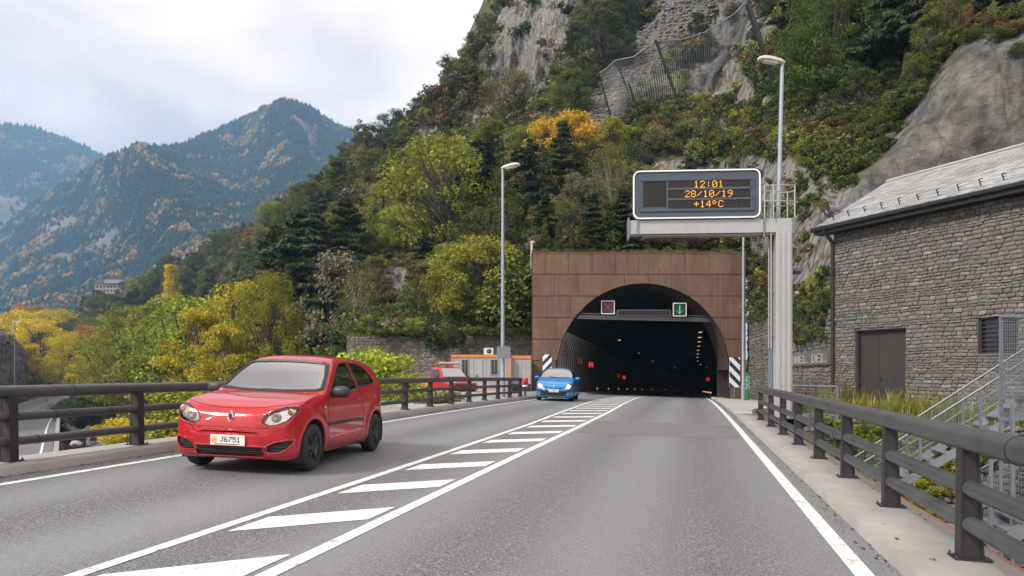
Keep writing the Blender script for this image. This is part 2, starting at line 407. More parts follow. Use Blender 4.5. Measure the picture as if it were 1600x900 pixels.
def mk_terrain(name, rockc=((.10, .095, .09), (.21, .20, .19), (.33, .31, .285)), soilc=((.045, .05, .022), (.085, .085, .035), (.13, .105, .06)), sc=.25, bs=.8, bd=.6):
    """'rock' attribute: 0 vegetated soil .. 1 bare rock ; 'kind' attribute 1 = sprayed concrete, 2 = scree"""
    b = NB(name); g = b.geo(); ar = b.new('ShaderNodeAttribute'); ar.attribute_name = 'rock'
    ak = b.new('ShaderNodeAttribute'); ak.attribute_name = 'conc'; asr = b.new('ShaderNodeAttribute'); asr.attribute_name = 'scree'
    n = b.noise(g, sc, 8, .68, .4); n2 = b.noise(b.geo((1, 1, .45)), sc * 3.1, 8, .7, .6); f = b.noise(g, sc * 14, 5, .7)
    vor = b.new('ShaderNodeTexVoronoi'); vor.inputs['Scale'].default_value = sc * 4; vor.feature = 'DISTANCE_TO_EDGE'
    wv = b.mix(.35, b.geo((1, 1, .35)), b.new('ShaderNodeNewGeometry').outputs['Position']); 
    b.lk(b.geo((1, 1, .4)), vor.inputs['Vector'])
    crack = b.ramp(vor.outputs[0], [(0, (.3, .3, .3)), (.09, (1, 1, 1))])
    rock = b.mix(1.0, b.ramp(n2, [(.33, rockc[0]), (.5, rockc[1]), (.68, rockc[2])]), crack, 'MULTIPLY')
    rock = b.mix(b.ramp(n, [(.5, (0, 0, 0)), (.72, (.6, .6, .6))]), rock, (.17, .125, .08))
    soil = b.ramp(n2, [(.35, soilc[0]), (.52, soilc[1]), (.7, soilc[2])])
    v2 = b.new('ShaderNodeTexVoronoi'); v2.inputs['Scale'].default_value = 3.6; b.lk(g, v2.inputs['Vector'])
    scr = b.ramp(v2.outputs['Distance'], [(0, (.24, .23, .22)), (.4, (.18, .17, .165)), (.62, (.10, .095, .09))])
    # sprayed concrete: long vertical streaks
    st = b.noise(b.geo((1.1, 1.1, .12)), .9, 7, .65, .5); st2 = b.noise(b.geo((.2, .2, .25)), 1.2, 5, .65, .8); st3 = b.noise(b.geo((.5, .5, 1.3)), 1.5, 8, .75, .3)
    conc = b.ramp(b.math('ADD', b.math('MULTIPLY', st, .45), b.math('ADD', b.math('MULTIPLY', st2, .3), b.math('MULTIPLY', st3, .25))), [(.39, (.045, .042, .040)), (.47, (.12, .114, .106)), (.53, (.19, .182, .172)), (.62, (.31, .30, .285))])
    conc = b.mix(b.ramp(n, [(.54, (0, 0, 0)), (.70, (.7, .7, .7))]), conc, (.16, .13, .10))
    vc = b.new('ShaderNodeTexVoronoi'); vc.feature = 'DISTANCE_TO_EDGE'; vc.inputs['Scale'].default_value = .32; b.lk(b.mix(.12, b.geo((1, 1, .6)), b.new('ShaderNodeTexNoise').outputs['Color']), vc.inputs['Vector'])
    conc = b.mix(b.ramp(vc.outputs[0], [(.0, (.4, .4, .4)), (.02, (0, 0, 0))]), conc, (.04, .037, .034))
    fac = b.ramp(b.math('ADD', ar.outputs['Fac'], b.math('MULTIPLY', b.math('SUBTRACT', n2, .5), .9)), [(.42, (0, 0, 0)), (.56, (1, 1, 1))])
    c = b.mix(fac, soil, rock); c = b.mix(asr.outputs['Fac'], c, scr); c = b.mix(ak.outputs['Fac'], c, conc)
    b.col(c); b.pbr(.92, 0, .2)
    hh = b.math('ADD', b.math('MULTIPLY', n2, 1.0), b.math('MULTIPLY', f, .35)); hh = b.math('ADD', hh, b.math('MULTIPLY', crack, .12))
    hh = b.math('SUBTRACT', hh, b.math('MULTIPLY', b.math('MULTIPLY', v2.outputs['Distance'], asr.outputs['Fac']), .6))
    hh = b.math('ADD', hh, b.math('MULTIPLY', b.math('MULTIPLY', b.math('ADD', st3, b.math('MULTIPLY', st, .6)), ak.outputs['Fac']), 1.3)); b.bump(hh, bs, bd); return b.m
mk_terrain('hillside_ground'); mk_terrain('cliff_rock', sc=.3)
def mk_mountain():
    b = NB('mountain_ground'); g = b.geo(); n = b.noise(g, .006, 8, .65, .6); f = b.noise(g, .05, 6, .7)
    c = b.ramp(f, [(.35, (.020, .035, .018)), (.6, (.045, .06, .028))])
    c = b.mix(b.ramp(n, [(.56, (0, 0, 0)), (.63, (1, 1, 1))]), c, (.30, .22, .13))
    ar = b.new('ShaderNodeAttribute'); ar.attribute_name = 'rock'
    c = b.mix(b.ramp(b.math('ADD', ar.outputs['Fac'], b.math('MULTIPLY', b.math('SUBTRACT', f, .5), .8)), [(.45, (0, 0, 0)), (.55, (1, 1, 1))]), c, (.22, .19, .16))
    sn = b.new('ShaderNodeAttribute'); sn.attribute_name = 'snow'; c = b.mix(sn.outputs['Fac'], c, (.85, .86, .88))
    b.col(c); b.pbr(.95, 0, .1); b.bump(f, .8, 12); return b.m
mk_mountain()
def mk_water():
    b = NB('river_water'); g = b.geo(); n = b.noise(g, .5, 7, .7, 1.2); f = b.noise(g, 3.5, 4, .7)
    foam = b.ramp(b.math('ADD', b.math('MULTIPLY', n, .7), b.math('MULTIPLY', f, .3)), [(.46, (0, 0, 0)), (.60, (1, 1, 1))])
    b.col(b.mix(foam, (.06, .10, .11), (.72, .76, .78))); b.pbr(.12, 0, .6); b.lk(b.ramp(foam, [(0, (.1, .1, .1)), (1, (.8, .8, .8))]), b.b.inputs['Roughness'])
    b.bump(b.math('ADD', n, f), .5, .2); return b.m
mk_water()
M = MATS
# ------------------------------------------------------------------ road geometry
_ys = np.linspace(-60, 420, 961)
_sl = np.where(_ys < 52, .242, .247 + np.clip(_ys - 110, 0, 400) * .0022)
_cx = np.concatenate([[0], np.cumsum((_sl[1:] + _sl[:-1]) / 2 * np.diff(_ys))]); _cx -= np.interp(0, _ys, _cx)
def cx(y): return np.interp(y, _ys, _cx)
def zc(y):
    y = np.asarray(y, dtype=float)
    return -1.47 - .024 / 34 / 2 * np.clip(y - 18, 0, 34) ** 2 - .024 * np.clip(y - 52, 0, None)
KX = .037
def zq(q, y): return zc(y) - KX * (np.asarray(q) - 1.26)
def zroad(x, y): return zq(x - cx(y), y)
def RP(q, y, dz=0.0): return Vector((float(cx(y)) + q, y, float(zq(q, y)) + dz))
def unproj(px, py, off=0.0):
    """pixel of the photo -> point on the road surface"""
    lo, hi = 2.0, 400.0
    g = lambda Y: (HZ - py) / F * Y - (float(zroad((px - CX) / F * Y, Y)) + off)
    for _ in range(50):
        m = (lo + hi) / 2
        if g(m) > 0: lo = m
        else: hi = m
    return Vector(((px - CX) / F * lo, lo, (HZ - py) / F * lo))

def strip(name, qfun, ys, mat, dz=0.0, cols=2, parent=None, uvz=None):
    """sheet following the road; qfun(y) -> (q0,q1)"""
    V = []; nf = []
    for y in ys:
        q0, q1 = qfun(y)
        for k in range(cols):
            q = q0 + (q1 - q0) * k / (cols - 1); V.append(tuple(RP(q, y, dz)))
    for i in range(len(ys) - 1):
        for k in range(cols - 1):
            a = i * cols + k; nf.append((a, a + 1, a + cols + 1, a + cols))
    return link(name, np_mesh(name, V, nf, M[mat], True), parent)
def solid_strip(name, q0, q1, y0, y1, dz0, dz1, mat, step=2.0, parent=None):
    """solid slab following the road between offsets q0..q1, from dz0 to dz1 above the road plane"""
    n = max(2, int((y1 - y0) / step) + 1); ys = np.linspace(y0, y1, n); V = []; Fc = []
    for y in ys: V += [tuple(RP(q0, y, dz0)), tuple(RP(q1, y, dz0)), tuple(RP(q1, y, dz1)), tuple(RP(q0, y, dz1))]
    for i in range(n - 1):
        a = i * 4; b = a + 4
        for k in range(4): Fc.append((a + k, a + (k + 1) % 4, b + (k + 1) % 4, b + k))
    Fc += [(0, 3, 2, 1), (n * 4 - 4, n * 4 - 3, n * 4 - 2, n * 4 - 1)]
    return link(name, np_mesh(name, V, Fc, M[mat]), parent)

o = strip('road', lambda y: (-7.6, 1.6), np.concatenate([np.arange(-25, 60, 1.0), np.arange(60, 361, 10)]), 'asphalt', 0, 9); tag(o, kind='structure')
# lane lines (sheets 5 mm above the asphalt)
def line(name, qc, w, y0, y1, label):
    o = strip(name, lambda y: (qc(y) - w / 2, qc(y) + w / 2), np.arange(y0, y1, 1.0), 'road_paint', .005); tag(o, label, kind='structure'); return o
def qcr(y): return float(np.interp(y, [0, 12, 18, 25, 35, 48, 60, 300], [-2.76, -2.74, -2.70, -2.74, -3.0, -3.3, -3.4, -3.5]))
def qcl(y): return float(np.interp(y, [0, 9, 18, 25, 35, 48, 60, 300], [-3.86, -3.88, -3.95, -4.2, -4.6, -4.3, -3.75, -3.7]))
line('edge_line', lambda y: 1.26, .15, -12, 200, None)
line('edge_line', lambda y: -7.12, .12, -12, 200, None)
line('centre_line', qcr, .13, -12, 200, None)
line('centre_line', qcl, .11, -12, 60, None)
zebra = empty('zebra_marking', (0, 0, 0)); tag(zebra, kind='structure')
k = 0; y = 5.93 - 1.86 * 7
while y < 47:
    if y > -9:
        l0, l1 = qcl(y + .3) + .14, qcr(y + .9) - .13
        g = MB(); sk = .65 + (l1 - l0 - .85) * .75
        # parallelogram, subdivided so it lies on the asphalt
        vs = []
        for a in np.linspace(0, 1, 5):
            q = l0 + (l1 - l0) * a; ys_ = y + sk * a + q * 0
            cp = .09 * (1 if 0 < a < 1 else 0)
            vs += [tuple(RP(q, ys_, .005)), tuple(RP(q, ys_ + .6, .005))]
        g.add(vs, [(2 * i, 2 * i + 2, 2 * i + 3, 2 * i + 1) for i in range(4)])
        g.build('stripe', M['road_paint'], zebra)
    y += 1.86
# transverse joint across the right lane
o = strip('road_joint', lambda y: (-2.6, 1.55), [23.2, 23.32], 'plain_concrete', .004); tag(o, kind='structure')

o = strip('road_patch', lambda y: (-2.55, 1.1), np.arange(16.2, 20.5, .5), 'asphalt_patch', .003); tag(o, kind='structure')  # darker asphalt band across the right lane
# kerbed walkways
wr = empty('right_walkway'); tag(wr, kind='structure')
solid_strip('slab', 1.55, 2.32, -12, 25, -.9, .115, 'walkway_concrete', parent=wr)
solid_strip('slab', 1.62, 8.5, 25, 51.2, -.9, .108, 'plain_concrete', parent=wr)
solid_strip('edge_strip', 2.322, 2.44, -12, 25, -.9, .075, 'deck_edge', parent=wr)
wl = empty('left_walkway'); tag(wl, kind='structure')
solid_strip('slab', -8.30, -7.55, -12, 36, -.9, .085, 'walkway_concrete', parent=wl)
solid_strip('edge_strip', -8.44, -8.302, -12, 36, -.9, .05, 'deck_edge', parent=wl)
solid_strip('slab', -14.5, -7.56, 36, 51.2, -.9, .08, 'plain_concrete', parent=wl)
# gutter between kerb and asphalt (slightly sunken dirty concrete)
o = strip('gutter', lambda y: (1.36, 1.56), np.arange(-12, 50, 1.0), 'plain_concrete', .004); tag(o, kind='structure'); o.hide_render = False
bpy.data.objects.remove(o)
# bridge deck body
o = solid_strip('bridge_deck', -8.25, 2.28, -25, 38, -1.5, -.02, 'plain_concrete'); tag(o, kind='structure')
# paved yard left of the road in front of the container (deck level)
Vy = [(-3.6, 26.5), (0.3, 36.1), (2.2, 51.2), (-2, 56.5), (-14, 57.5), (-13, 50), (-9, 38)]
g = MB(); g.prism(Vy, lambda a, b: Vector((a, b, -1.30)), lambda a, b: Vector((a, b, -4.0)))
o = g.build('yard_paving', M['plain_concrete']); tag(o, kind='structure')

# ------------------------------------------------------------------ guardrails
def rail(name, q, y0, y1, H, rt, rl, hmid, hlow, base, posts, label, ptaper, joints):
    root = empty(name, tuple(RP(q, y0)), 0, label, 'guardrail'); O = root.location
    def L_(p): return Vector(p) - O
    ys = np.arange(y0, y1 + .01, .9); ys = list(ys) + ([y1] if y1 - ys[-1] > .05 else [])
    for nm, h, r in (('top_rail', H - rt, rt), ('middle_rail', hmid, rl), ('bottom_rail', hlow, rl)):
        pts = [L_(RP(q, y, base + h)) for y in ys]
        # rounded closing end
        g = MB(); g.tube([pts[0]] + pts[1:], r, 20)
        d = (pts[-1] - pts[-2]).normalized()
        g.tube([pts[-1], pts[-1] + d * r * .5, pts[-1] + d * r * .85, pts[-1] + d * r], [r, r * .86, r * .5, r * .05], 20)
        o = g.build(nm, M['rail_paint'], root)
        for yj in joints:      # sleeve joints
            a = L_(RP(q, yj + {'top_rail': 0, 'middle_rail': -.25, 'bottom_rail': -.5}[nm], base + h)); b_ = a + d * .012
            MB().tube([a, b_], r + .004, 20).build('sleeve', M['rail_post_paint'], o)
    ang = -math.atan(.242)
    for y in posts:
        c = L_(RP(q, y, base)); g = MB(); w, dp, hh = .06, .145, H - rt * 1.2
        side = 1 if q > 0 else -1
        Rm = Matrix.Rotation(ang, 3, 'Z')
        def V(a, b, z): return c + Rm @ Vector((a, b, z))
        # tapered plate web with two flanges (I shape)
        for (x0, x1, f0, f1, t) in ((-.5, .5, 1.0, ptaper, .07),):
            for yy in (-w / 2, w / 2): pass
        def tap(xa0, xb0, xa1, xb1, ya, yb):
            g.add([V(xa0, ya, 0), V(xb0, ya, 0), V(xb0, yb, 0), V(xa0, yb, 0), V(xa1, ya, hh), V(xb1, ya, hh), V(xb1, yb, hh), V(xa1, yb, hh)],
                  [(0, 3, 2, 1), (4, 5, 6, 7), (0, 1, 5, 4), (1, 2, 6, 5), (2, 3, 7, 6), (3, 0, 4, 7)])
        a0, a1 = -dp * .5 * side, dp * .62 * side; b0, b1 = -dp * .42 * side, dp * .42 * side * ptaper
        tap(a0, a0 + .018 * side, b0, b0 + .018 * side, -w, w); tap(a1 - .018 * side, a1, b1 - .018 * side, b1, -w, w)
        tap(a0 + .02 * side, a1 - .02 * side, b0 + .02 * side, b1 - .02 * side, -w * .93, w * .93)
        po = g.build('post', M['rail_post_paint'], root)
        g = MB(); g.box(c + Vector((.01 * side, 0, .006)), (.25, .2, .012), ang)
        for sx in (-.10, .10):
            for sy in (-.08, .08): g.lathe([(.0, .026), (.011, .026), (.011, .0)], c + Rm @ Vector((sx, sy, .01)), 'Z', 6)
        g.build('base_plate', M['rail_post_paint'], po)
    return root
rail('guardrail', 2.07, -3, 21.75, .985, .092, .062, .525, .26, .116, [3.3, 5.48, 7.62, 9.72, 11.85, 14.1, 16.4, 18.85, 21.6],
     'dark grey three-tube guardrail on the right side of the road, nearest to the viewer', .9, [4.6, 10.6, 16.0])
rail('guardrail', -8.0, -3, 34.8, .89, .075, .053, .52, .227, .086, [6.65 + 2 * k for k in range(15)],
     'dark grey three-tube guardrail along the left lane, behind the red car', .9, [9.5, 15.7, 22])

# ------------------------------------------------------------------ hillside, defined by columns: (u, [(v, distance)...]) foot -> skyline -> behind
HC = [
 (-40, [(640, 420), (602, 430), (575, 470), (548, 520), (530, 570), (520, 640), (516, 700), (540, 800)]),
 (60, [(640, 330), (600, 340), (560, 380), (530, 430), (515, 480), (505, 540), (500, 600), (520, 700)]),
 (130, [(650, 210), (600, 240), (560, 290), (530, 350), (510, 400), (498, 460), (488, 520), (520, 640)]),
 (200, [(650, 175), (596, 200), (550, 245), (518, 300), (490, 360), (470, 420), (453, 480), (490, 600)]),
 (270, [(650, 150), (590, 170), (540, 210), (505, 260), (470, 320), (443, 380), (424, 440), (460, 560)]),
 (335, [(648, 135), (580, 152), (525, 185), (485, 228), (445, 280), (412, 330), (385, 385), (420, 500)]),
 (400, [(645, 115), (570, 130), (510, 160), (465, 195), (425, 235), (388, 280), (358, 325), (390, 450)]),
 (470, [(645, 90), (560, 102), (490, 125), (440, 150), (395, 180), (355, 215), (322, 255), (360, 360)]),
 (520, [(640, 72), (550, 80), (480, 98), (430, 122), (378, 150), (328, 185), (284, 225), (330, 330)]),
 (545, [(524, 59), (500, 66), (460, 83), (412, 108), (362, 138), (310, 172), (262, 212), (310, 320)]),
 (600, [(524, 57), (495, 64), (450, 80), (400, 100), (345, 125), (282, 155), (218, 190), (260, 280)]),
 (650, [(525, 56), (492, 63), (445, 78), (390, 96), (325, 118), (255, 146), (172, 178), (215, 265)]),
 (690, [(526, 56), (490, 62), (440, 76), (380, 92), (310, 112), (235, 138), (148, 165), (180, 250)]),
 (735, [(526, 56), (486, 62), (430, 75), (365, 91), (285, 110), (190, 135), (78, 162), (50, 250)]),
 (785, [(526, 56), (480, 62), (420, 74), (350, 90), (260, 108), (145, 132), (8, 160), (-60, 250)]),
 (827, [(526, 56), (470, 61), (400, 72), (330, 86), (240, 104), (120, 128), (-40, 156), (-100, 250)]),
 (838, [(393, 56), (375, 60), (345, 68), (290, 82), (210, 100), (90, 125), (-60, 155), (-120, 250)]),
 (1000, [(393, 56), (372, 59), (340, 66), (270, 80), (180, 98), (50, 122), (-120, 150), (-200, 250)]),
 (1100, [(393, 56), (370, 58), (330, 63), (255, 74), (165, 90), (40, 115), (-140, 142), (-230, 250)]),
 (1162, [(393, 56), (370, 57), (325, 60), (250, 69), (150, 82), (20, 105), (-150, 135), (-250, 250)]),
 (1174, [(497, 53.5), (430, 54.5), (340, 56), (245, 63), (140, 78), (10, 100), (-160, 130), (-260, 245)]),
 (1240, [(487, 38.2), (410, 41), (320, 44), (245, 50), (155, 63), (25, 84), (-170, 115), (-280, 230)]),
 (1300, [(475, 32), (400, 35), (310, 38), (238, 43), (150, 56), (10, 76), (-180, 105), (-300, 210)]),
 (1345, [(600, 33.5), (480, 34.5), (380, 36), (268, 39), (185, 50), (25, 70), (-180, 100), (-300, 200)]),
 (1420, [(620, 35), (500, 35.5), (335, 37), (190, 41), (120, 48), (0, 62), (-180, 95), (-300, 190)]),
 (1500, [(620, 34.5), (480, 35), (255, 37), (82, 41), (45, 48), (-50, 60), (-200, 90), (-330, 180)]),
 (1600, [(620, 33.5), (450, 34), (200, 36), (38, 39), (15, 45), (-90, 56), (-220, 85), (-350, 170)]),
 (1800, [(660, 29), (450, 31), (200, 33), (0, 36), (-30, 42), (-150, 54), (-260, 80), (-420, 150)]),
 (2300, [(720, 22), (450, 25), (150, 27), (-100, 30), (-150, 36), (-260, 48), (-400, 70), (-620, 130)]),
]
HU = np.array([c[0] for c in HC], float); HPY = np.array([[k[0] for k in c[1]] for c in HC], float); HD = np.array([[k[1] for k in c[1]] for c in HC], float)
def _cub(t, K):
    """Catmull-Rom through rows of K (n,8) at parameter t (m,) in 0..7 -> (n,m)"""
    i = np.clip(np.floor(t).astype(int), 0, 6); f = t - i
    g = lambda j: K[:, np.clip(j, 0, 7)]
    p0, p1, p2, p3 = g(i - 1), g(i), g(i + 1), g(i + 2)
    return .5 * (2 * p1 + (p2 - p0) * f + (2 * p0 - 5 * p1 + 4 * p2 - p3) * f ** 2 + (3 * p1 - p0 - 3 * p2 + p3) * f ** 3)
def inpoly(x, y, poly):
    x = np.asarray(x, float); y = np.asarray(y, float); r = np.zeros(x.shape, bool); n = len(poly)
    for i in range(n):
        x0, y0 = poly[i]; x1, y1 = poly[(i + 1) % n]
        c = ((y0 > y) != (y1 > y)) & (x < (x1 - x0) * (y - y0) / (y1 - y0 + 1e-12) + x0); r ^= c
    return r
def softzone(u, v, poly, w=14.0):
    """soft mask 0..1 of a polygon region by multi-sample"""
    s = 0
    for a in range(8):
        s = s + inpoly(u + w * math.cos(a * .785), v + w * math.sin(a * .785), poly)
    return s / 8.0
Z_CONC = [(1312, 500), (1330, 300), (1345, 275), (1395, 235), (1432, 180), (1470, 110), (1500, 75), (1540, 55), (1590, 30), (1700, 0), (2300, -120), (2300, 900), (1290, 900)]
Z_ROCKS = [
 [(735, 150), (760, 60), (790, 0), (800, -80), (960, -80), (935, 10), (905, 60), (880, 110), (850, 150), (800, 165), (760, 200), (735, 235), (700, 235), (700, 190)],
 [(590, 250), (600, 225), (640, 200), (700, 180), (700, 250), (650, 240), (620, 275), (605, 300), (590, 280)],
 [(500, 295), (540, 285), (560, 340), (530, 370), (500, 340)],
 [(590, 400), (625, 400), (650, 440), (620, 470), (580, 450)],
 [(1010, 255), (1060, 232), (1200, 232), (1330, 262), (1345, 300), (1330, 440), (1240, 470), (1172, 400), (1150, 300), (1040, 300), (1000, 300)],
 [(1060, 90), (1140, 60), (1200, 100), (1215, 160), (1130, 190), (1070, 170)],
 [(960, -60), (1110, -60), (1200, -20), (1240, 40), (1210, 80), (1150, 60), (1060, 40)],
]
Z_SCREE = [(890, 195), (930, 130), (960, 90), (1000, 40), (1050, -10), (1080, -60), (1130, -60), (1110, 20), (1060, 60), (1040, 100), (1010, 130), (960, 190), (930, 215)]
NU, NT = 640, 210
hu = np.interp(np.linspace(0, 1, NU), [0, .12, .72, 1], [-40, 400, 1350, 2300]); ht = np.linspace(0, 7, NT)
_pyk = _cub(ht, HPY); _dk = _cub(ht, HD)
def _ui(K): return np.stack([np.interp(hu, HU, K[:, j]) for j in range(K.shape[1])], 1)
GPY = _ui(_pyk); GD = _ui(_dk)                     # (NU,NT)
GU = np.repeat(hu[:, None], NT, 1)
HX = (GU - CX) / F * GD; HYY = GD.copy(); HZZ = (HZ - GPY) / F * GD
rockm = np.zeros_like(GU)
wob = fbm(np.stack([GU / 30, GPY / 30, GU * 0], -1), 3, 5) * 14
for zz in Z_ROCKS: rockm = np.maximum(rockm, softzone(GU + wob, GPY - wob, zz))
concm = softzone(GU + wob * .4, GPY, Z_CONC, 7); screem = softzone(GU + wob, GPY + wob * .5, Z_SCREE, 10)
rockn = fbm(np.stack([HX / 22, HYY / 22, HZZ / 16], -1), 4, 9)
rockm = np.clip(np.maximum(rockm, np.clip((rockn - np.where((GU > 560) & (GU < 1010) & (GPY < 390), -.06, .18)) * 3, 0, .85)), 0, 1)
rockm = np.where(GPY > 470, rockm * .6, rockm)
# relief
Pn = np.stack([HX, HYY, HZZ], -1)
sc_ = np.clip(GD / 100, .25, 3)
amp = np.clip(ht[None, :] / .6, .05, 1) * sc_
big = fbm(Pn / np.array([34, 34, 60]), 4, 21) * 6.0
crag = fbm(Pn / np.array([9, 9, 20]), 5, 33, .55, True) * 3.2 * (0.35 + 1.2 * rockm)
fine = fbm(Pn / 3.0, 4, 41, .55, True) * .9 * (.3 + rockm)
soft = fbm(Pn / np.array([7, 7, 14]), 4, 77) * 1.0 + fbm(Pn / 1.6, 3, 71) * .16
dsp = (big + crag + fine) * (1 - screem * .7); edge_fade = np.clip((GPY - 393) / -1, 0, 1)
dsp = dsp * amp * (1 - concm) + (soft * 1.3 + fbm(Pn / np.array([1.8, 1.8, 5]), 4, 91, .55, True) * .45) * concm * np.clip(ht[None, :] / .6, .1, 1)
near = (GU > 827) & (GU < 1320); dsp = np.where(near, dsp * np.clip((ht[None, :] - .3) / 2.0, 0, 1), dsp)
dsp = np.where(GU > 1320, np.where(concm > .5, dsp, dsp * np.clip((ht[None, :]) / 3.0, 0, 1)), dsp)
HYY = HYY + dsp * .85; HZZ = HZZ + dsp * -.25 * (ht[None, :] < 5.6); HX = HX + dsp * np.tanh((GU - 900) / 300) * .12
Vh = np.stack([HX, HYY, HZZ], -1).reshape(-1, 3)
ii = (np.arange(NU - 1)[:, None] * NT + np.arange(NT - 1)[None, :]).ravel()
Fh = np.stack([ii, ii + NT, ii + NT + 1, ii + 1], 1)
hill = link('hillside', np_mesh('hillside', Vh, Fh, M['hillside_ground'], True, {'rock': rockm.ravel(), 'conc': concm.ravel(), 'scree': screem.ravel()}))
tag(hill, kind='structure')
# visible pixel rows after displacement, for placing plants on the slope
PXV = CX + F * HX / HYY; PYV = HZ - F * HZZ / HYY
def hill_pt(px, py):
    """point of the slope seen at this place of the photo"""
    i = int(np.argmin(np.abs(hu - px))); i0, i1 = max(0, i - 3), min(NU, i + 4)
    d = (PXV[i0:i1] - px) ** 2 + (PYV[i0:i1] - py) ** 2
    d = d + (ht[None, :] > 6.05) * 1e9
    a, b_ = np.unravel_index(np.argmin(d), d.shape); a += i0
    return Vector((HX[a, b_], HYY[a, b_], HZZ[a, b_]))

# ------------------------------------------------------------------ valley: lower road, river, banks
RE = [(40, -27), (60, -38.6), (70.8, -45.3), (116, -73), (167, -102.8), (214, -128), (262, -152), (310, -178), (350, -208), (370, -245), (380, -300), (384, -380)]
_re = np.array(RE, float)
# dense centre polyline of the right edge
tt = np.concatenate([[0], np.cumsum(np.hypot(np.diff(_re[:, 0]), np.diff(_re[:, 1])))]); td = np.arange(0, tt[-1], 4.0)
def crs(t, y):
    out_ = np.interp(t, tt, y); k = np.ones(9) / 9; pad = np.pad(out_, 4, 'edge'); return np.convolve(pad, k, 'valid')
ey = crs(td, _re[:, 0]); ex = crs(td, _re[:, 1])
dx = np.gradient(ex); dy = np.gradient(ey); ln = np.hypot(dx, dy); nx, ny = dy / ln, -dx / ln      # normal pointing right
def lowstrip(name, a, b_, z, mat, i0=0, i1=None, cols=2, parent=None):
    i1 = i1 or len(td); V = []; Fc = []
    for i in range(i0, i1):
        for k in range(cols):
            w = a + (b_ - a) * k / (cols - 1); V.append((ex[i] + nx[i] * w, ey[i] + ny[i] * w, z))
    for i in range(i1 - i0 - 1):
        for k in range(cols - 1):
            q = i * cols + k; Fc.append((q, q + 1, q + cols + 1, q + cols))
    return link(name, np_mesh(name, V, Fc, M[mat]), parent)
simple('old_asphalt', (.115, .118, .125), .6, 0, .12, .4, kind='Object')
o = lowstrip('lower_road', -12.5, .9, -8.0, 'old_asphalt'); tag(o, kind='structure')
for w in (-.1, -9.5): tag(lowstrip('lower_edge_line', w - .1, w + .1, -7.99, 'road_paint'), kind='structure')
cl = empty('lower_centre_line'); tag(cl, kind='structure')
for i in range(2, len(td) - 3, 2): lowstrip('dash', -4.9, -4.72, -7.988, 'road_paint', i, i + 2, parent=cl)
# parapet wall on river side
g = MB()
for i in range(len(td) - 1):
    p = [Vector((ex[j] + nx[j] * w, ey[j] + ny[j] * w, 0)) for j in (i, i + 1) for w in (1.0, 1.45)]
    for z0, z1, in ((-12.2, -7.25),):
        vs = [Vector((v.x, v.y, z0)) for v in (p[0], p[1], p[3], p[2])] + [Vector((v.x, v.y, z1)) for v in (p[0], p[1], p[3], p[2])]
        g.add(vs, [(0, 3, 2, 1), (4, 5, 6, 7), (0, 1, 5, 4), (2, 3, 7, 6), (1, 2, 6, 5), (3, 0, 4, 7)])
o = g.build('parapet', M['walkway_concrete']); tag(o, 'pale concrete parapet wall on the river side of the lower road', 'wall')
# terrain of the valley floor
gy = np.concatenate([np.arange(-60, 60, 4.0), np.arange(60, 200, 3.0), np.arange(200, 700, 12.0), np.arange(700, 1500, 60.0)])
gx = np.concatenate([np.arange(-700, -220, 16.0), np.arange(-220, 30, 3.0), np.arange(30, 200, 12.0)])
X, Y = np.meshgrid(gx, gy, indexing='ij')
dmin = np.full(X.shape, 1e9); wv = np.zeros(X.shape)
for i in range(len(td)):
    dd = (X - ex[i]) ** 2 + (Y - ey[i]) ** 2; s_ = (X - ex[i]) * nx[i] + (Y - ey[i]) * ny[i]
    m_ = dd < dmin; dmin = np.where(m_, dd, dmin); wv = np.where(m_, s_, wv)
dst = np.sqrt(dmin)
wv = np.where(np.abs(wv) > 1e-6, np.sign(wv) * dst, dst)
wv = np.where(Y < 40, X - (-27 + (Y - 40) * .61), wv)
zz = np.interp(wv, [-60, -16, -13, 1.2, 2.0, 4, 7, 22, 29, 60], [2, -7.5, -8.25, -8.25, -11.9, -12.7, -14.0, -14.0, -11.0, -8.2])
zz = np.where(Y > 330, np.maximum(zz, -8.25 - 20 * (np.abs(wv - 0) > 60) * 0), zz)
zz = zz + fbm(np.stack([X / 9, Y / 9, X * 0], -1), 4, 3) * np.where((wv > -13.5) & (wv < 1.6), 0, .7)
far = np.clip((Y - 420) / 500, 0, 1); zz = zz + far ** 1.5 * 75
Vv = np.stack([X, Y, zz], -1).reshape(-1, 3); nxg, nyg = X.shape
ii = (np.arange(nxg - 1)[:, None] * nyg + np.arange(nyg - 1)[None, :]).ravel()
rk = np.clip(1 - np.abs(wv - 9) / 14, 0, 1) * .9
o = link('valley_ground', np_mesh('valley_ground', Vv, np.stack([ii, ii + nyg, ii + nyg + 1, ii + 1], 1), M['hillside_ground'], True, {'rock': rk.ravel(), 'conc': rk.ravel() * 0, 'scree': rk.ravel() * 0}))
tag(o, kind='structure')
o = lowstrip('river', 3.2, 27, -12.9, 'river_water', 0, None, 4); tag(o, kind='structure')
# big ground sheet to the horizon
g = MB(); g.add([(-6000, -3000, -16), (6000, -3000, -16), (6000, 7000, -16), (-6000, 7000, -16)], [(0, 1, 2, 3)])
simple('far_ground', (.06, .075, .035), .95, 0, .3, .01, kind='Object')
tag(g.build('ground', M['far_ground']), kind='structure')
def valley_z(x, y):
    i = np.clip(np.searchsorted(gx, x) - 1, 0, nxg - 2); j = np.clip(np.searchsorted(gy, y) - 1, 0, nyg - 2)
    return float(zz[i, j])

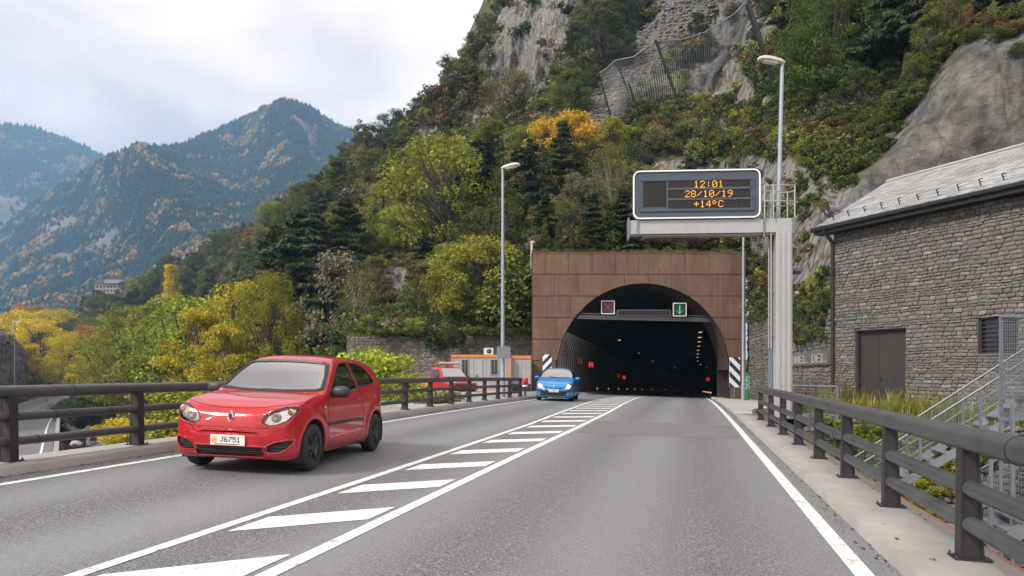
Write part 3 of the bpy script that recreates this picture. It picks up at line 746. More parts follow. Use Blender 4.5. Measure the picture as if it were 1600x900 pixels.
# boulders in the river bed
def rock_mesh(seed, m, sub=2):
    bm = bmesh.new(); bmesh.ops.create_icosphere(bm, subdivisions=sub, radius=1)
    co = np.array([v.co[:] for v in bm.verts]); n = fbm(co * 1.1 + seed * 5.1, 3, seed); 
    for v, k_ in zip(bm.verts, n): v.co *= (1 + .45 * k_); v.co.z *= .7
    me = bpy.data.meshes.new('boulder'); bm.to_mesh(me); bm.free(); me.materials.append(m); return me
simple('river_stone', (.30, .28, .265), .8, 0, .35, 1.5, bump=.5)
rms = [rock_mesh(s, M['river_stone']) for s in range(4)]
side = ['under the parapet', 'at the foot of the parapet', 'beside the white water', 'on the gravel edge']
bcount = 0
for k in range(46):
    i = rnd.randint(7, 28); w = rnd.choice([rnd.uniform(2.6, 7.5), rnd.uniform(6, 12), rnd.uniform(20, 26)]); s_ = rnd.uniform(.35, 1.15)
    x, y = ex[i] + nx[i] * w, ey[i] + ny[i] * w; o = link('boulder', rms[k % 4])
    o.location = (x, y, max(valley_z(x, y), -13) + s_ * .25); o.scale = (s_ * rnd.uniform(.8, 1.4), s_, s_ * rnd.uniform(.7, 1)); o.rotation_euler = (rnd.uniform(-.3, .3), 0, rnd.uniform(0, 6))
    tag(o, 'grey boulder lying in the stony river bed beside the lower road', 'boulder', 'boulders in the river bed')

# rock bluff left of the lower road
NU2, NT2 = 110, 90
cu = np.linspace(0, 1, NU2)
by_ = np.interp(cu, [0, .3, .6, .85, 1], [95, 140, 180, 222, 250]); 
bi = np.interp(by_, ey, ex) - 13.2 + np.interp(cu, [0, .8, 1], [0, 0, -4])
hgt = np.interp(cu, [0, .35, .6, .75, .88, 1], [14, 19, 22.5, 20.5, 15.5, 8])
B = np.zeros((NU2, NT2, 3))
for j in range(NT2):
    t = j / (NT2 - 1)
    hfac = np.interp(t, [0, .5, .62, 1], [0, .74, .80, 1.0]); back = np.interp(t, [0, .45, .55, .66, 1], [0, 1.2, 2.2, 6, 22])
    B[:, j, 0] = bi - back * .8; B[:, j, 1] = by_ + back * .3; B[:, j, 2] = -8.6 + hgt * hfac * 1.05
nz = fbm(B / np.array([6, 6, 12]), 5, 8, .55, True) * 1.7 + fbm(B / 2.0, 3, 18, .5, True) * .5
B[..., 0] += nz; B[..., 1] -= nz * .4
ii = (np.arange(NU2 - 1)[:, None] * NT2 + np.arange(NT2 - 1)[None, :]).ravel()
rk2 = np.repeat(np.interp(np.linspace(0, 1, NT2), [0, .55, .66, 1], [1, 1, .55, .6])[None, :], NU2, 0)
o = link('rock_bluff', np_mesh('rock_bluff', B.reshape(-1, 3), np.stack([ii, ii + NT2, ii + NT2 + 1, ii + 1], 1), M['cliff_rock'], True, {'rock': rk2.ravel(), 'conc': rk2.ravel() * 0, 'scree': rk2.ravel() * 0}))
tag(o, kind='structure')

# ------------------------------------------------------------------ far mountains
def mountain(name, ridge, foot, dr, df, seed, nu=260, nt=120, spur=None, snow=False, rockz=()):
    ru = np.array([r[0] for r in ridge], float); rv = np.array([r[1] for r in ridge], float)
    u = np.linspace(ru[0], ru[-1], nu); v = np.interp(u, ru, rv); k = np.array([1, 2, 3, 2, 1]) / 9; v = np.convolve(np.pad(v, 2, 'edge'), k, 'valid')
    t = np.linspace(0, 1.25, nt); U = np.repeat(u[:, None], nt, 1); T = np.repeat(t[None, :], nu, 0)
    tt_ = np.clip(T, 0, 1)
    PYm = foot + (v[:, None] - foot) * (tt_ ** .88); D = df + (dr - df) * tt_ ** 1.15
    over = np.clip(T - 1, 0, 1); PYm = PYm + over * 500; D = D + over * dr * 1.2
    if spur is not None: D = D * (1 - spur(U, tt_))
    Xm = (U - CX) / F * D; Zm = (HZ - PYm) / F * D
    Q = np.stack([Xm, D, Zm], -1)
    n = fbm(Q / np.array([dr * .12, dr * .12, dr * .3]), 6, seed, .52, True) * dr * .045 * np.clip((1 - tt_) * 2.2 + .05, 0, 1) * np.clip(tt_ * 5, .1, 1)
    n2 = fbm(Q / (dr * .02), 4, seed + 5) * dr * .003
    D2 = D + n; Xm = Xm + n * .15; Zm = Zm + n2 + n * -.05
    rk = np.zeros(U.shape)
    for zz_ in rockz: rk = np.maximum(rk, softzone(U, PYm, zz_, 8))
    sn = (np.ones(U.shape) if snow else np.zeros(U.shape))
    ii = (np.arange(nu - 1)[:, None] * nt + np.arange(nt - 1)[None, :]).ravel()
    V = np.stack([Xm, D2, Zm], -1).reshape(-1, 3)
    o = link(name, np_mesh(name, V, np.stack([ii, ii + nt, ii + nt + 1, ii + 1], 1), M['mountain_ground'], True, {'rock': rk.ravel(), 'snow': sn.ravel()}))
    tag(o, kind='structure'); return V.reshape(nu, nt, 3), t, PYm, rk
def spurf(U, T):
    c = 216 + (1 - T) * 150
    a = .26 * np.exp(-((U - c) / (70 + 60 * (1 - T))) ** 2) * np.clip(T * 3, 0, 1)
    c2 = 445 - (1 - T) * 30; a += .10 * np.exp(-((U - c2) / 50) ** 2)
    return a
MV1 = mountain('peaked_mountain', [(-260, 560), (-120, 470), (-40, 395), (0, 364), (43, 325), (99, 290), (132, 268), (165, 247), (195, 234), (216, 226), (242, 230), (277, 229), (303, 217), (334, 204), (364, 193), (398, 175), (429, 160), (443, 155), (460, 159), (490, 173), (528, 197), (555, 208), (578, 230), (640, 275), (760, 330), (900, 400)], 600, 2300, 620, 4, 300, 130, spurf,
    rockz=[[(50, 350), (105, 325), (110, 350), (60, 375)], [(55, 400), (95, 385), (95, 405), (60, 415)], [(100, 380), (150, 345), (170, 350), (130, 400)]])
MV2 = mountain('left_mountain', [(-260, 215), (-150, 205), (-60, 192), (0, 195), (40, 196), (65, 206), (108, 221), (138, 232), (163, 246), (230, 300), (330, 360), (420, 420)], 600, 3400, 1500, 14, 200, 90,
    rockz=[[(-40, 300), (20, 300), (40, 330), (0, 370), (-60, 380)]])
MV3 = mountain('snowy_peak', [(450, 330), (520, 262), (548, 222), (562, 208), (570, 209), (580, 216), (592, 226), (640, 262), (760, 330)], 600, 3650, 3000, 24, 60, 40, snow=True)
# ------------------------------------------------------------------ tunnel
TD = 52.0; TC = 1005.0; TXC = (TC - CX) / F * TD; TR = 6.1; TZ = .18
def txc(y): return TXC + float(cx(y) - cx(TD))
portal = empty('tunnel_portal', (TXC, TD, -1.9), 0, 'brown weathered-panel tunnel portal with a black round arch', 'tunnel portal')
PO = portal.location
def archz(x):
    a = abs(x - TXC)
    return -9 if a >= TR else TZ + math.sqrt(TR * TR - a * a)
PX0, PX1 = (832 - CX) / F * TD, (1165.5 - CX) / F * TD; PZ0, PZ1 = -2.2, (HZ - 395.5) / F * TD
# backing slab with the arch cut out
g = MB(); xs = sorted(set([PX0, PX1] + [TXC + TR * math.sin(a) for a in np.linspace(-math.pi / 2, math.pi / 2, 61)] + [TXC - TR - 1e-3, TXC + TR + 1e-3]))
for a, b_ in zip(xs[:-1], xs[1:]):
    if b_ - a < 1e-6: continue
    inside = abs((a + b_) / 2 - TXC) < TR
    za, zb = (archz(a) if inside else PZ0), (archz(b_) if inside else PZ0)
    if inside: za = max(za, TZ if abs(abs(a - TXC) - TR) < 2e-3 else za); zb = max(zb, TZ if abs(abs(b_ - TXC) - TR) < 2e-3 else zb)
    vs = [(a, TD + .06, za), (b_, TD + .06, zb), (b_, TD + .06, PZ1 - .03), (a, TD + .06, PZ1 - .03)]
    vs += [(x, TD + 3.2, z) for x, y, z in vs]; vs = [Vector(v) - PO for v in vs]
    g.add(vs, [(0, 1, 2, 3), (7, 6, 5, 4), (0, 4, 5, 1), (3, 2, 6, 7)])
g.add([Vector(v) - PO for v in [(PX0, TD + .06, PZ0), (PX0, TD + 3.2, PZ0), (PX0, TD + 3.2, PZ1 - .03), (PX0, TD + .06, PZ1 - .03)]], [(0, 1, 2, 3)])
g.add([Vector(v) - PO for v in [(PX1, TD + .06, PZ0), (PX1, TD + 3.2, PZ0), (PX1, TD + 3.2, PZ1 - .03), (PX1, TD + .06, PZ1 - .03)]], [(0, 3, 2, 1)])
g.build('frame_wall', M['joint_dark'], portal)
rows = [395.5, 429, 463, 497, 530.5, 564, 598, 640]
offs = [0, .55, .1, .7, .3, .6, .2]
for r_ in range(len(rows) - 1):
    z1 = (HZ - rows[r_]) / F * TD; z0 = (HZ - rows[r_ + 1]) / F * TD + .045
    w = 1.62 if r_ > 0 else 1.62
    cuts = [PX0]; x = PX0 + .9 + offs[r_] * 1.2
    while x < PX1 - .5: cuts.append(x); x += rnd.choice([1.65, 1.65, 3.3, 1.65])
    cuts.append(PX1)
    for ca, cb in zip(cuts[:-1], cuts[1:]):
        xa, xb = ca + .012, cb - .012; xs = np.linspace(xa, xb, max(2, int((xb - xa) / .12) + 1))
        segs = []; cur = []
        for x in xs:
            lo = max(z0, archz(x) + .02)
            if lo < z1 - .02: cur.append((x, lo))
            elif cur: segs.append(cur); cur = []
        if cur: segs.append(cur)
        for sg in segs:
            if len(sg) < 2: continue
            g = MB(); n = len(sg); tilt = rnd.uniform(-.004, .004)
            fr = [Vector((x, TD - .0 + tilt, z)) - PO for x, z in sg] + [Vector((x, TD + tilt, z1)) - PO for x, z in sg]
            bk = [v + Vector((0, .055, 0)) for v in fr]; fs = []
            for i in range(n - 1):
                fs += [(i, i + 1, n + i + 1, n + i), (i, 2 * n + i, 2 * n + i + 1, i + 1), (n + i, n + i + 1, 3 * n + i + 1, 3 * n + i)]
            fs += [(0, n, 3 * n, 2 * n), (n - 1, 3 * n - 1, 4 * n - 1, 2 * n - 1)]
            g.add(fr + bk, fs); g.build('panel', M['weathered_panel'], portal)
g = MB(); g.b2(PX0 - PO.x - .03, PX1 - PO.x + .03, -.03, 3.2, PZ1 - PO.z, PZ1 - PO.z + .07); g.build('coping', M['weathered_panel'], portal)

# tunnel tube
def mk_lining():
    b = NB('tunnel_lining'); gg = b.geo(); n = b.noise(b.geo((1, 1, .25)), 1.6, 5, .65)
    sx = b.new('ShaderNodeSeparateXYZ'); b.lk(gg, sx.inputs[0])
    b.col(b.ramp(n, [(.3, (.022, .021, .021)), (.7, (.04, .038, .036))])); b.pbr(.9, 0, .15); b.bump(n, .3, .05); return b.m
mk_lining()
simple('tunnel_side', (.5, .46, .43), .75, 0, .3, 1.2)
tun = empty('tunnel_bore', (TXC, TD, -1.9)); tag(tun, kind='structure'); 
ys = np.concatenate([np.arange(TD + .02, 100, 4.0), np.arange(100, 345, 12.0)])
def tube_sheet(name, angs, mat, r, parent):
    V = []; Fc = []; n = len(angs)
    for y in ys:
        for a in angs:
            if a is None: continue
            zr = float(zc(y)) + 1.88
            if isinstance(a, tuple): V.append((txc(y) + a[0] - PO.x, y - PO.y, zr + a[1] - PO.z))
            else: V.append((txc(y) + r * math.cos(a) - PO.x, y - PO.y, TZ + zr + r * math.sin(a) - PO.z))
    for i in range(len(ys) - 1):
        for k in range(n - 1): q = i * n + k; Fc.append((q, q + 1, q + n + 1, q + n))
    return link(name, np_mesh(name, V, Fc, M[mat], True), parent)
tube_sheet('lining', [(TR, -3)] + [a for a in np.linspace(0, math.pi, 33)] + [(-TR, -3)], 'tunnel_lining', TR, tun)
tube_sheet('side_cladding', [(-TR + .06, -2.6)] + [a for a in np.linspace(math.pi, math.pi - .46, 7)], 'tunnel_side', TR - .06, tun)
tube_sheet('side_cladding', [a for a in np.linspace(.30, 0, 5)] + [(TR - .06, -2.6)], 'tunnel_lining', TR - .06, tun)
# vertical ribs on the left cladding
g = MB()
for y in np.arange(TD + .5, 84, .9):
    pts = [(txc(y) + (TR - .075) * math.cos(a) - PO.x, y - PO.y, TZ + (float(zc(y)) + 1.88) + (TR - .075) * math.sin(a) - PO.z) for a in np.linspace(math.pi, math.pi - .46, 4)]
    g.tube([(pts[0][0], pts[0][1], -.2)] + pts, .03, 4, False)
g.build('rib', M['tunnel_lining'], tun)
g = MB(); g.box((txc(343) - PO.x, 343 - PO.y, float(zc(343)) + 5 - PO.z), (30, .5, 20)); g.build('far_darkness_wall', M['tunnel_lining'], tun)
# walk strips in the tunnel
for q0, q1 in ((-9.3, -7.6), (1.6, 2.75)):
    o = solid_strip('tunnel_walkway', q0, q1, 51.3, 330, -.3, .1, 'tunnel_side', 6); tag(o, kind='structure')
# kerb return / verge at the foot of the portal left
o = solid_strip('verge_paving', -14.6, -9.3, 51.2, 53, -.9, .07, 'plain_concrete'); tag(o, kind='structure')

# ceiling lamps, guide lights
def tpos(y, off, up): return Vector((txc(y) + off, y, float(zc(y)) + 1.88 + TZ + up))
def lamp_fix(y, off, up, lit, side, i):
    t = empty('tunnel_ceiling_lamp', tpos(y, off, up), 0, '%s tunnel ceiling lamp number-%s in the row on the %s side' % ('lit amber' if lit else 'dim', ['one', 'two', 'three', 'four', 'five', 'six', 'seven', 'eight', 'nine', 'ten', 'eleven', 'twelve'][i], side), 'tunnel lamp', 'ceiling lamps inside the tunnel')
    t['label'] = '%s elongated ceiling lamp inside the tunnel, %s from the portal in the %s row' % ('amber' if lit else 'pale', ['nearest', 'second', 'third', 'fourth', 'fifth', 'sixth', 'seventh', 'eighth', 'ninth', 'tenth', 'eleventh', 'farthest'][i], side)
    MB().box((0, 0, .06), (.26, .9, .12)).build('housing', M['dark_metal'], t)
    MB().box((0, 0, -.012), (.16, .62, .025)).build('diffuser', M['tunnel_lamp' if lit else 'tunnel_lamp_white'], t)
for i, y in enumerate([60, 66, 72, 79, 87, 96, 106, 120, 136, 155, 180, 210]): lamp_fix(y, 4.1, 3.3, True, 'right', i)
for i, y in enumerate([74, 100, 128, 165]): lamp_fix(y, -3.9, 3.6, i == 0, 'left', i)
ordw = ['nearest', 'second', 'third', 'fourth', 'fifth', 'sixth', 'seventh', 'eighth', 'ninth']
for side, q, col_ in (('left', -7.62, 'tunnel_lamp_white'), ('right', 1.62, 'tunnel_lamp')):
    for i, y in enumerate([60, 68, 77, 87, 98, 112, 130, 152, 180]):
        p = RP(q, y, .1); t = empty('guide_light', p, 0, 'small low guide light on the %s tunnel kerb, %s from the portal' % (side, ordw[i]), 'guide light', 'guide lights along the tunnel kerbs')
        MB().box((0, 0, .2), (.12, .1, .4)).build('post', M['dark_metal'], t); MB().box((0, -.06, .34), (.09, .03, .09)).build('light', M[col_], t)
# lit emergency signs on the side walls
for i, (y, off, up, lit, w_) in enumerate([(60, -5.72, .95, False, 'nearer dim'), (66, -5.66, .85, True, 'nearer bright'), (90, -5.66, .35, False, 'farther dim'), (97, -5.62, .25, True, 'farther bright'), (101, 5.5, .1, True, 'right-wall bright'), (108, 5.5, .1, False, 'right-wall dim')]):
    t = empty('emergency_sign', tpos(y, off, up), 0, '%s square red emergency sign on the tunnel wall' % w_, 'emergency sign', 'red signs on the tunnel walls')
    s_ = 1 if off < 0 else -1
    MB().box((0, 0, 0), (.42, .14, .52)).build('box', M['red_plastic'], t)
    MB().box((.0, -.075, 0), (.36, .01, .46)).build('face', M['led_red' if lit else 'led_red_dim'], t)
    g = MB(); g.b2(-.06, .06, -.09, -.082, -.24, .08); g.b2(-.1, .1, -.09, -.083, -.24, -.17); g.lathe([(.0, -.088), (.08, -.088), (.08, -.082)], (0, 0, .18), 'Y', 10)
    if lit: g.build('symbol', M['letter_white'], t)
# gantry beam with lane signals just inside the arch
gy_ = TD + .9
gant = empty('lane_signal_gantry', (TXC, gy_, 2.2), 0, 'dark beam across the tunnel arch carrying a text panel', 'signal gantry'); GO = gant.location
def gp(px, py): return P(px, py, gy_) - GO
g = MB(); a, b_ = gp(898, 495), gp(1113, 500); g.bar(a, b_, .14, .3); g.build('beam', M['rim_grey'], gant)
g = MB(); a, b_ = gp(898, 489.5), gp(1113, 494); g.bar(a, b_, .07, .07); g.build('cable_tray', M['rim_grey'], gant)
tp = empty('text_panel_board', gp(1005, 489.5)); tp.parent = gant
bpy.data.objects.remove(tp)
g = MB(); c = gp(1005, 489.5); g.box(c + Vector((0, -.15, 0)), (3.86, .22, .47)); tpo = g.build('text_panel', M['rim_grey'], gant)
g = MB(); g.box(c + Vector((0, -.268, 0)), (3.72, .02, .35)); tpf = g.build('panel_face', M['display_module'], tpo)
# three rows of dark unlit dots and a few dim red characters
FONT = {'0': '01110 10001 10011 10101 11001 10001 01110', '1': '00100 01100 00100 00100 00100 00100 01110', '2': '01110 10001 00001 00010 00100 01000 11111',
 '4': '00010 00110 01010 10010 11111 00010 00010', '8': '01110 10001 10001 01110 10001 10001 01110', '9': '01110 10001 10001 01111 00001 00010 01100',
 '/': '00000 00001 00010 00100 01000 10000 00000', ':': '00000 00100 00100 00000 00100 00100 00000', '+': '00000 00100 00100 11111 00100 00100 00000',
 'o': '01100 10010 10010 01100 00000 00000 00000', 'C': '01110 10001 10000 10000 10000 10001 01110', 'S': '01111 10000 10000 01110 00001 00001 11110', 'O': '01110 10001 10001 10001 10001 10001 01110',
 'T': '11111 00100 00100 00100 00100 00100 00100', 'U': '10001 10001 10001 10001 10001 10001 01110', 'N': '10001 11001 10101 10101 10011 10001 10001', 'E': '11111 10000 10000 11110 10000 10000 11111',
 'L': '10000 10000 10000 10000 10000 10000 11111', 'D': '11110 10001 10001 10001 10001 10001 11110', 'J': '00111 00010 00010 00010 00010 10010 01100', '6': '01110 10000 10000 11110 10001 10001 01110', '5': '11111 10000 11110 00001 00001 10001 01110', '7': '11111 00001 00010 00100 01000 01000 01000', '3': '11110 00001 00001 01110 00001 00001 11110', ' ': '00000 00000 00000 00000 00000 00000 00000'}
def dots(g, text, c, ex_, ez_, pitch, r, adv=6, nrm=Vector((0, -1, 0)), depth=.012, box=False):
    """5x7 dot letters, text centred at c; ex_, ez_ unit vectors along line and up"""
    n = len(text); W = (n * adv - (adv - 5)) * pitch
    for i, chh in enumerate(text):
        for rr_, row in enumerate(FONT[chh].split()):
            for cc_, bit in enumerate(row):
                if bit == '1':
                    p = c + ex_ * ((i * adv + cc_ + .5) * pitch - W / 2) + ez_ * ((3 - rr_) * pitch)
                    m = 4 if box else 6
                    ring = []
                    for k in range(m):
                        a = 2 * math.pi * (k + .5) / m; rr2 = r * (1.414 if box else 1)
                        ring.append(p + ex_ * math.cos(a) * rr2 + ez_ * math.sin(a) * rr2)
                    top = [v + nrm * depth for v in ring]
                    g.add(ring + top, [tuple(range(m, 2 * m))] + [(k, (k + 1) % m, m + (k + 1) % m, m + k) for k in range(m)])
# lane signals
def lane_signal(px, py, label, kind):
    o3 = P(px, py, gy_ - .25); t = empty('lane_signal', o3, 0, label, 'lane signal', 'lane signals in the tunnel mouth')
    MB().box((0, 0, 0), (.92, .22, .92)).build('housing', M['dark_metal'], t)
    g = MB()
    for s_ in (-1, 1): g.box((s_ * .455, -.12, 0), (.05, .05, .96)); g.box((0, -.12, s_ * .455), (.86, .05, .05))
    g.build('frame', M['sign_white_rim'], t)
    g = MB()
    if kind == 'X':
        for s_ in (-1, 1): g.bar((-.26, -.125, -.28 * s_), (.26, -.125, .28 * s_), .085, .02)
        o = g.build('red_cross', M['led_red'], t)
    else:
        g.bar((0, -.125, -.3), (0, -.125, .32), .07, .02)
        for s_ in (-1, 1): g.bar((.22 * s_, -.127, -.06), (0, -.127, -.31), .07, .02)
        o = g.build('green_arrow', M['led_green'], t)
    MB().box((0, 0, -.58), (.1, .1, .26)).build('bracket', M['rim_grey'], t)
lane_signal(949.5, 480.5, 'white-framed lane signal showing a red cross, left in the tunnel arch', 'X')
lane_signal(1061.5, 484, 'white-framed lane signal showing a green down arrow, right in the arch', 'V')
for px, side in ((882, 'left'), (1130.5, 'right')):
    o3 = P(px, 545, TD + 1.2) if side == 'left' else P(px, 545, TD + 1.2); t = empty('traffic_light', o3, 0, 'unlit black traffic light on the %s wall of the tunnel mouth' % side, 'traffic light')
    MB().box((0, 0, 0), (.36, .2, .98)).build('housing', M['black_plastic'], t, .02)
    for z in (.3, 0, -.3):
        g = MB(); g.lathe([(.0, -.105), (.11, -.105), (.12, -.1)], (0, 0, z), 'Y', 14); l_ = g.build('lens', M['rim_grey'], t)
        g = MB(); g.tube([(-.13, -.1, z + .03), (-.09, -.2, z + .11), (0, -.24, z + .145), (.09, -.2, z + .11), (.13, -.1, z + .03)], .02, 4); g.build('hood', M['black_plastic'], l_)

# chevron boards
def chevron(px, y, ptop, pbot, w, label, flip, zpost):
    top, bot = (HZ - ptop) / F * y, (HZ - pbot) / F * y; h = top - bot; x = (px - CX) / F * y
    t = empty('chevron_board', (x, y, bot), 0, label, 'chevron board', 'striped boards at the tunnel mouth')
    MB().b2(-w / 2, w / 2, 0, .05, 0, h).build('board', M['chevron_white'], t)
    # diagonal stripes clipped to the board
    g = MB(); s = w * 1.0; k = -2
    while k * s * 1.04 < h + w:
        z0 = k * s * 1.04; zs = [z0, z0 + s * .5]
        # polygon between lines z = z0 + dir*x and z = z0+.5s + dir*x
        poly = []
        d = (1 if flip else -1) * s * 1.05
        xs = np.linspace(-w / 2, w / 2, 25)
        lo = [min(max(zs[0] + d * (x_ / w + .5) + (0 if flip else s * 1.05), 0.0), h) for x_ in xs]
        hi = [min(max(zs[1] + d * (x_ / w + .5) + (0 if flip else s * 1.05), 0.0), h) for x_ in xs]
        for i in range(24):
            if hi[i] - lo[i] > 1e-3 or hi[i + 1] - lo[i + 1] > 1e-3:
                vs = [(xs[i], -.004, lo[i]), (xs[i + 1], -.004, lo[i + 1]), (xs[i + 1], -.004, hi[i + 1] + 1e-4), (xs[i], -.004, hi[i] + 1e-4)]
                g.add(vs, [(0, 1, 2, 3)])
        k += 1
    g.build('stripes', M['chevron_blue'], t)
    g = MB(); g.box((0, .09, h / 2 + (zpost - bot) / 2), (.07, .06, h + bot - zpost)); g.build('post', M['galvanised'], t)
chevron(1148, 47.5, 558.5, 605, .68, 'blue and white striped board on a post at the right tunnel jamb', False, float(zroad(14.4, 47.5)) + .1)
chevron(855, 49.5, 554, 601, .60, 'blue and white striped board at the left tunnel jamb, behind the blue car', True, float(zroad(2.3, 49.5)) + .08)
# green SOS pillar
y = 45.8; t = empty('sos_pillar', (P(1164, 628, y).x + .05, y, float(zroad(P(1164, 628, y).x, y)) + .1), 0, 'narrow green emergency pillar with white SOS letters beside the pole', 'emergency pillar')
MB().box((0, 0, .85), (.36, .3, 1.7)).build('body', M['green_box'], t, .03)
g = MB(); dots(g, 'SOS', Vector((.02, -.155, 1.1)), Vector((0, 0, -1)), Vector((1, 0, 0)), .05, .024, 6, Vector((0, -1, 0)), .004, True); g.build('letters', M['letter_white'], t)

# ------------------------------------------------------------------ street lamps
def street_lamp(px, y, ptop, zb, label, headdir, rr=.075, leanx=0.0, extra=0.0):
    x = (px - CX) / F * y; top = (HZ - ptop) / F * y + extra
    t = empty('street_lamp', (x, y, zb), 0, label, 'street lamp', 'street lamps along the road'); h = top - zb
    g = MB(); g.tube([(0, 0, 0), (0, 0, .9), (leanx * .1, 0, 1.0), (leanx * .35, 0, h * .35), (leanx, 0, h)], [rr * 1.5, rr * 1.5, rr * 1.25, rr * 1.1, rr * .75], 12)
    g.build('pole', M['lamp_pole_paint'], t)
    MB().box((0, 0, .012), (.4, .4, .024)).build('base_plate', M['galvanised'], t)
    MB().box((0, -rr * 1.5, .75), (.12, .02, .3)).build('service_door', M['lamp_pole_paint'], t)
    # head: shallow tapered luminaire
    hd = Vector(headdir).normalized(); sd = Vector((-hd.y, hd.x, 0)); c = Vector((leanx, 0, h))
    g = MB(); prof = [(-.08, .06, .05), (.05, .11, .10), (.35, .16, .13), (.62, .17, .12), (.78, .13, .08), (.84, .05, .03)]; vs = []
    for d, w, hh in prof:
        o_ = c + hd * d + Vector((0, 0, d * .1))
        vs += [o_ + sd * -w, o_ + sd * -w * .7 + Vector((0, 0, hh)), o_ + sd * w * .7 + Vector((0, 0, hh)), o_ + sd * w, o_ + sd * w * .6 + Vector((0, 0, -.04)), o_ + sd * -w * .6 + Vector((0, 0, -.04))]
    n = 6; fs = [(i * n + k, i * n + (k + 1) % n, (i + 1) * n + (k + 1) % n, (i + 1) * n + k) for i in range(len(prof) - 1) for k in range(n)] + [tuple(range(n)), tuple(range(len(vs) - n, len(vs)))]
    g.add(vs, fs, False); o = g.build('lamp_head', M['lamp_head_white'], t, .015)
    g = MB(); o_ = c + hd * .42 + Vector((0, 0, .0)); g.box(o_, (.0, .0, .0))
    g = MB(); rz = math.atan2(hd.y, hd.x); g.box(c + hd * .42 + Vector((0, 0, -.012)), (.46, .2, .03), rz, -.1); g.build('glass', M['chevron_white'], o)
    return t
street_lamp(785.5, 33.5, 263, -1.26, 'tall blue-grey street lamp standing behind the left guardrail', (1, -.35, 0))
street_lamp(1208, 24.2, 98, float(zroad(8.6, 24.2)) + .1, 'tall blue-grey street lamp rising behind the display gantry, at its right end', (-1, -.1, 0), .078, .30)
street_lamp(1161.5, 45.2, 318, float(zroad(14.2, 45.2)) + .1, 'slim blue-grey street lamp between portal and gantry column, top hidden by the display', (-1, -.1, 0), .085)
# grey sign back on the left lamp
t = empty('sign_back', P(787, 551, 33.35), 0, 'grey back of a rectangular road sign clamped to the left street lamp', 'road sign')
MB().box((0, -.14, 0), (.62, .03, .54)).build('panel', M['sign_back_grey'], t, .01)
g = MB(); g.box((0, -.115, .15), (.6, .03, .04)); g.box((0, -.115, -.15), (.6, .03, .04)); g.build('clamp', M['galvanised'], t)

# ------------------------------------------------------------------ display gantry
GA = R(-4); gyc = 23.3; gxc = (1222 - CX) / F * gyc; gz0 = float(zroad(gxc, gyc)) + .1
vg = empty('display_gantry', (gxc, gyc, gz0), GA, 'white cantilever gantry with fluted column and walkway railing', 'gantry')
ztop = (HZ - 365) / F * gyc - gz0; bh = .44; W_ = .50
g = MB(); 
g.box((0, 0, ztop / 2), (W_, W_ - .03, ztop))
for k in range(3): g.box((-.16 + .16 * k, -(W_ / 2 - .012), ztop / 2), (.10, .03, ztop - .02))
g.build('column', M['white_steel'], vg, .012)
MB().box((0, 0, .02), (.95, .95, .04)).build('base_plate', M['galvanised'], vg)
g = MB(); zb = ztop + bh / 2; g.box((-2.27, 0, zb), (5.15, .42, bh)); bo = g.build('beam', M['white_steel'], vg, .012)
g = MB()
for xx in (-4.83, -4.55, -.62, .27): g.box((xx, 0, zb - .03 if xx in (-4.83, -.62) else zb), (.045, .50, bh + (.22 if xx in (-4.83, -.62) else .06)))
g.build('flange', M['galvanised'], bo)
g = MB(); g.box((-2.1, 0, ztop - .04), (4.6, .34, .05)); g.build('underside', M['rim_grey'], bo)
# ladder
lad = MB()
for s_ in (-.13, .13): lad.tube([(-W_ / 2 - .14, s_ - .05, 2.2), (-W_ / 2 - .14, s_ - .05, ztop + 1.3)], .02, 6)
for z in np.arange(2.4, ztop + 1.2, .28): lad.tube([(-W_ / 2 - .14, -.18, z), (-W_ / 2 - .14, .08, z)], .013, 5)
for z in (2.6, 4.0, ztop - .1): lad.tube([(-W_ / 2 - .14, -.05, z), (-W_ / 2 + .02, -.05, z)], .02, 5)
lad.build('ladder', M['white_steel'], vg)
MB().box((-W_ / 2 - .07, .16, ztop / 2), (.10, .10, ztop)).build('cable_duct', M['sign_back_grey'], vg)
# platform railing
g = MB(); zt = ztop + bh; rh = 1.02
for xx, yy in ((-.62, -.3), (.30, -.3), (.30, .45), (-.62, .45), (-.16, .45), (-.35, -.3)): g.tube([(xx, yy, zt), (xx, yy, zt + rh)], .022, 6)
for hh in (rh, rh * .52):
    g.tube([(-.62, -.3, zt + hh), (.30, -.3, zt + hh), (.30, .45, zt + hh), (-.62, .45, zt + hh)], .02, 6)
g.tube([(-.35, -.3, zt + .8), (-.1, -.33, zt + .78), (.1, -.33, zt + .78), (.3, -.3, zt + .84)], .022, 6)
g.tube([(-1.0, .1, zt + .85), (-.62, .1, zt + .85), (-.62, .1, zt + .03)], .03, 6)
g.build('railing', M['white_steel'], vg)
for xx in (-3.9, -2.3, -.75): MB().box((xx, -.06, zt + .1), (.08, .1, .2)).build('strut', M['white_steel'], vg)
